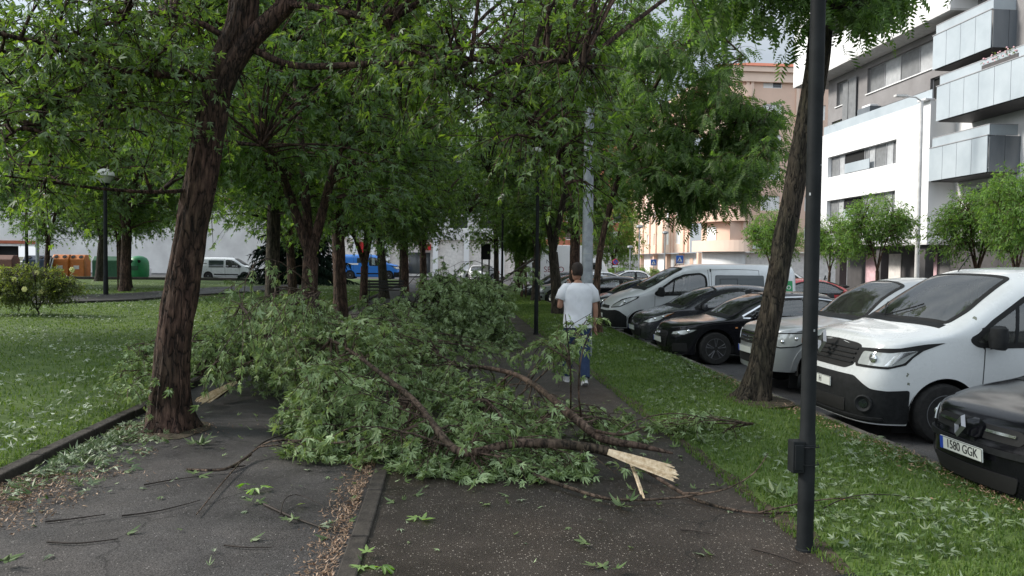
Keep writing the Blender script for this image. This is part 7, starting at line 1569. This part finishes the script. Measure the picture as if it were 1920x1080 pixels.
# motorbikes on the far pavement
def motorbike(label, px_, Y, rz):
    p = P(px_, 500, Y); t = thing('motorbike', label, 'motorbike', (p.x, p.y, -.1), rz, 'motorbikes before the white building')
    for x in (-.65, .65):
        w = MB(); w.tube([(x + .30 * math.cos(a), 0, .31 + .30 * math.sin(a)) for a in [2 * math.pi * k / 20 for k in range(21)]], .055, 8, False); w = w.build('wheel', M['rubber'], t, True)
    MB().rings([(0, 0, .45, .35, .14), (.05, 0, .62, .42, .16), (.1, 0, .82, .25, .13)], 12).build('engine_block', M['plastic'], t, True); MB().ball((.15, 0, .88), (.3, .15, .14)).build('tank', M['navy'], t, True); MB().ball((-.35, 0, .85), (.38, .14, .08)).build('seat', M['plastic'], t, True)
    MB().tube([(.65, 0, .31), (.42, 0, 1.05)], .035, 8).tube([(.42, -.34, 1.1), (.45, 0, 1.06), (.42, .34, 1.1)], .02, 8).build('handlebar', M['metal'], t); MB().ball((.55, 0, .92), (.09, .09, .1)).build('headlight', M['lamp'], t, True); MB().prism([(.42, 1.0), (.5, 1.0), (.40, 1.38), (.36, 1.38)], -.17, .17, 'y').build('windshield', M['glass2'], t)
    for y in (-.33, .33): MB().ball((.36, y, 1.22), (.02, .07, .045), 8).build('mirror', M['plastic'], t, True)
motorbike('dark motorbike parked behind the red car, before the white building', 1564, 36.5, 2.6); motorbike('motorbike showing above the roof of the near white van', 1868, 21, 2.9); motorbike('second motorbike above the near white van roof, farther left', 1815, 23.5, 2.8)
# ------------------------------------------------------------------ the man walking away along the dark path
def skinned(name, nodes, edges, mat, parent, root=0, sub=2):
    me = bpy.data.meshes.new(name); me.from_pydata([n_[:3] for n_ in nodes], edges, []); o = bpy.data.objects.new(name, me); COL.objects.link(o)
    md = o.modifiers.new('skin', 'SKIN'); sv = me.skin_vertices[0].data
    for v, n_ in zip(sv, nodes):
        r = n_[3]; v.radius = (r, n_[4] if len(n_) > 4 else r); v.use_root = False
    sv[root].use_root = True; md.use_smooth_shade = True; sb = o.modifiers.new('sub', 'SUBSURF'); sb.levels = sub; sb.render_levels = sub
    dg = bpy.context.evaluated_depsgraph_get(); m2 = bpy.data.meshes.new_from_object(o.evaluated_get(dg)); bpy.data.objects.remove(o)
    m2.name = name; m2.materials.clear(); m2.polygons.foreach_set('use_smooth', np.full(len(m2.polygons), True)); return link_mesh(name, m2, parent, mat)
man = thing('person', 'man in white t-shirt and blue jeans walking away, one hand raised to his face', 'person', (1.90, 11.25, 0), R_(-2))
# x right, y forward (away), z up; weight on the right leg, left leg stepping ahead
K = [(0, 0, .93, .125, .10), (0, .0, 1.06, .12, .095), (0, .01, 1.22, .135, .10), (0, .02, 1.38, .13, .095), (0, .02, 1.475, .065), (0, .035, 1.55, .055),      # 0-5
     (-.17, .02, 1.425, .06), (-.245, -.02, 1.285, .048), (-.275, -.03, 1.13, .042), (-.21, .12, 1.23, .038), (-.115, .235, 1.42, .028),                               # 6-10 left arm up to the face
     (.17, .02, 1.425, .06), (.235, .0, 1.27, .048), (.262, -.01, 1.12, .042), (.268, .03, .98, .036), (.265, .06, .86, .026),                                        # 11-15 right arm down
     (-.10, .02, .86, .088), (-.115, .16, .50, .058), (-.115, .24, .09, .042), (.10, .0, .86, .088), (.105, -.02, .48, .058), (.10, -.17, .13, .042)]               # 16-21 legs
E_ = [(0, 1), (1, 2), (2, 3), (3, 4), (4, 5), (3, 6), (6, 7), (7, 8), (8, 9), (9, 10), (3, 11), (11, 12), (12, 13), (13, 14), (14, 15), (0, 16), (16, 17), (17, 18), (0, 19), (19, 20), (20, 21)]
body = skinned('body', K, E_, M['skin'], man)
# head (with face on the far side), ears, hands joined into the body mesh
hb = MB(); hc = Vector((-.01, .055, 1.665)); tilt = Matrix.Translation(hc) @ Matrix.Rotation(R_(-12), 4, 'X') @ Matrix.Rotation(R_(10), 4, 'Z')
hb.rings([(0, .035, -.125, .035, .045), (0, .03, -.105, .055, .065), (0, .015, -.06, .068, .085), (0, .0, -.01, .074, .095), (0, -.005, .04, .076, .100), (0, -.008, .085, .066, .088), (0, -.01, .112, .042, .058), (0, -.01, .122, .015, .02)], 18, M=tilt, power=2.1)
for sx in (-1, 1):
    hb.ball((sx * .079, -.002, -.012), (.012, .022, .034), 8, M=tilt); hb.ball((sx * .03, .088, .0), (.013, .008, .008), 8, M=tilt)
hb.ball((0, .105, -.03), (.014, .02, .026), 8, M=tilt); hb.ball((0, .088, -.068), (.024, .01, .008), 8, M=tilt)
def hand(b, wrist, d, palm_n, curl, s=1.0):
    d, n_ = Vector(d).normalized(), Vector(palm_n).normalized(); sd_ = d.cross(n_).normalized(); w = Vector(wrist)
    T = Matrix((sd_, d, n_)).transposed().to_4x4(); T.translation = w
    b.rings([], 4) if False else None
    b.add([(x * s, y * s, z * s) for y in (0, .05, .09) for x, z in ((-.036 - .002 * (y > 0), -.012), (.036, -.012), (.036, .012), (-.038, .012))], [(0, 1, 2, 3)[::-1], (8, 9, 10, 11)] + [(4 * i + k, 4 * i + (k + 1) % 4, 4 * i + 4 + (k + 1) % 4, 4 * i + 4 + k) for i in range(2) for k in range(4)], T)
    for k, (x, L) in enumerate(((-.029, .068), (-.010, .078), (.010, .074), (.029, .058))):
        p = Vector((x, .085, 0)); pts = [p]; a = 0
        for seg in (.45, .32, .23):
            a += curl * (1 + .1 * k); pts.append(pts[-1] + Vector((0, math.cos(a), -math.sin(a))) * L * seg)
        b.tube([q * s for q in pts], [.0095, .0085, .0078, .006], 7, M=T)
    b.tube([Vector(q) * s for q in ((-.034, .02, -.004), (-.058, .048, -.014), (-.066, .078, -.022))], [.013, .010, .007], 7, M=T)
hand(hb, (-.112, .235, 1.42), (.28, .10, .95), (1, -.3, 0), .55); hand(hb, (.265, .065, .865), (0, .15, -1), (-1, 0, 0), .35)
ho = hb.build('head_and_hands', M['skin'], man, True)
# one continuous body: join head and hands into the body mesh
bm = bmesh.new(); bm.from_mesh(body.data); bm.from_mesh(ho.data); bm.to_mesh(body.data); bm.free(); bpy.data.objects.remove(ho); body.data.polygons.foreach_set('use_smooth', np.full(len(body.data.polygons), True))
hr = MB(); hr.rings([(0, -.028, -.075, .060, .062), (0, -.024, -.045, .077, .082), (0, -.016, .0, .083, .096), (0, -.010, .045, .084, .108), (0, -.006, .088, .075, .10), (0, -.006, .118, .052, .07), (0, -.006, .132, .02, .03)], 22, M=tilt, power=2.1); hr.build('hair', M['hair'], man, True)
# t-shirt: torso shell with sleeves, a little loose, hem below the hips
RT = [(0.005, -.005, .84, .205, .150), (0, -.005, .92, .205, .150), (0, .0, 1.05, .196, .138), (0, .005, 1.20, .212, .140), (0, .012, 1.32, .225, .142), (0, .018, 1.40, .215, .128), (0, .02, 1.445, .165, .105), (0, .022, 1.478, .10, .082), (0, .024, 1.492, .075, .07)]
ts = MB(); ts.rings([tuple(q) for q in spline(RT, 6)], 48, False, power=2.4)
for sx, e in ((-1, (-.262, -.025, 1.235)), (1, (.252, -.002, 1.215))):
    ts.tube([(sx * .10, .02, 1.415), (sx * .175, .018, 1.41), (sx * .215, .005, 1.355), e], [.072, .082, .080, .078], 16, False)
rg = random.Random(4)
ts.v = [(x + .008 * noise.noise((x * 9, y * 9, z * 5)) + .005 * noise.noise((x * 22, y * 22, z * 9)), y + .016 * noise.noise((x * 8 + 5, y * 8, z * 6 + x * 7)) + .008 * noise.noise((x * 20, y * 20, z * 14 - x * 20)), z + (.012 * noise.noise((x * 9, y * 9, 0)) if z < .87 else 0)) for x, y, z in ts.v]
sh_ = ts.build('t_shirt', M['tee'], man, True); so = sh_.modifiers.new('solid', 'SOLIDIFY'); so.thickness = .006; so.offset = 1
# jeans
jn = MB(); jn.rings([(0, 0, .80, .175, .125), (0, 0, .90, .172, .122), (0, 0, .96, .165, .115)], 20, True)
for sx, pts in ((-1, [(-.088, .01, .86), (-.10, .05, .72), (-.115, .165, .50), (-.115, .20, .33), (-.115, .24, .10)]), (1, [(.088, .0, .86), (.10, .0, .70), (.105, -.03, .48), (.103, -.09, .30), (.10, -.165, .12)])):
    jn.tube(pts, [.118, .105, .083, .075, .068], 18, True)
jn.v = [(x + .008 * noise.noise((x * 12, y * 12, z * 14)), y + .010 * noise.noise((x * 10 + 3, y * 10, z * 14)), z) for x, y, z in jn.v]
jn.build('jeans', M['jeans'], man, True)
for sx, (x, y, z), pitch in ((-1, (-.115, .24, .0), 0), (1, (.10, -.18, .035), -28)):
    T = Matrix.Translation((x, y, z)) @ Matrix.Rotation(R_(pitch), 4, 'X'); b = MB(); b.rings([(0, .07, .012, .046, .135), (0, .07, .045, .048, .135), (0, .045, .075, .042, .10), (0, .0, .105, .040, .055), (0, -.01, .125, .038, .045)], 16, M=T); s = b.build('shoe', M['shoe'], man, True); MB().rings([(0, .07, -.012, .048, .14), (0, .07, .02, .05, .142)], 16, M=T).build('sole', M['sole'], s, True)
ZP = -.17
van_near, VB = panel_van('parked_van', 'white panel van with black bumper and leaf specks, behind the black post', (4.52, 9.0, ZP), M['white_paint'], plate='H', group='vehicles parked nose to the verge')
hatchback('parked_car', 'black car with rhombus badge and plate 1580 GGK, nearest of the parked row', (4.25, 5.98, ZP), M['black_paint'], kind='old', plate='1580 GGK', style='spoke5', group='vehicles parked nose to the verge')
hatchback('parked_car', 'silver off-road car half hidden behind the leaning tree at the verge', (4.78, 12.0, ZP), M['silver'], kind='suv', style='spoke5', group='vehicles parked nose to the verge')
hatchback('parked_car', 'glossy black car with four ring badge, chrome window line and dark wheels', (4.30, 15.45, ZP), M['black2'], kind='sport', plate='', rim=M['dark_rim'], style='twin5', chrome_line=True, group='vehicles parked nose to the verge')
hatchback('parked_car', 'dark grey hatchback between the silver van and the black car with ring badge', (4.42, 18.2, ZP), M['grey_paint'], kind='hatch', group='vehicles parked nose to the verge')
van2, VB2 = panel_van('parked_van', 'silver van with dark side panel and green lettered rear panel', (4.30, 21.4, ZP), M['silver2'], gen=1, group='vehicles parked nose to the verge')
# white rear panel with a green patch that ends in the letters alo
for sg in (1,):
    VB2.patch('advert_panel', M['sign_white'], van2, [(VB2.tx(3.98), 1.02), (VB2.tx(4.66), 1.02), (VB2.tx(4.66), 1.70), (VB2.tx(3.98), 1.70)], eps=.006)
    gp = VB2.patch('green_patch', M['green_sign'], van2, [(VB2.tx(4.20), 1.20), (VB2.tx(4.63), 1.20), (VB2.tx(4.63), 1.52), (VB2.tx(4.20), 1.52)], eps=.010)
    c = VB2.S(VB2.tx(4.45), 1.36); van2.scale = (1.1, 1, 1); lettering('alo', .24, M['sign_white'], gp, Matrix.Translation((c[0], c[1] - .014, c[2])) @ Matrix.Rotation(math.pi / 2, 4, 'X'))
hatchback('parked_car', 'dark blue hatchback beyond the silver van, seen past the walking man', (4.5, 25.6, ZP), M['navy'], kind='hatch', group='vehicles parked nose to the verge')
hatchback('parked_car', 'black car with its nose just left of the grey lamp column', (4.2, 31.5, ZP), M['black2'], kind='sport', group='vehicles parked nose to the verge')
hatchback('parked_car', 'light silver car in front of the white lorry box', (4.0, 36.4, ZP), M['silver'], kind='old', group='vehicles parked nose to the verge')
hatchback('parked_car', 'dark car farthest along the verge, beside the staked saplings', (3.9, 40.4, ZP), M['grey_paint'], kind='hatch', group='vehicles parked nose to the verge')
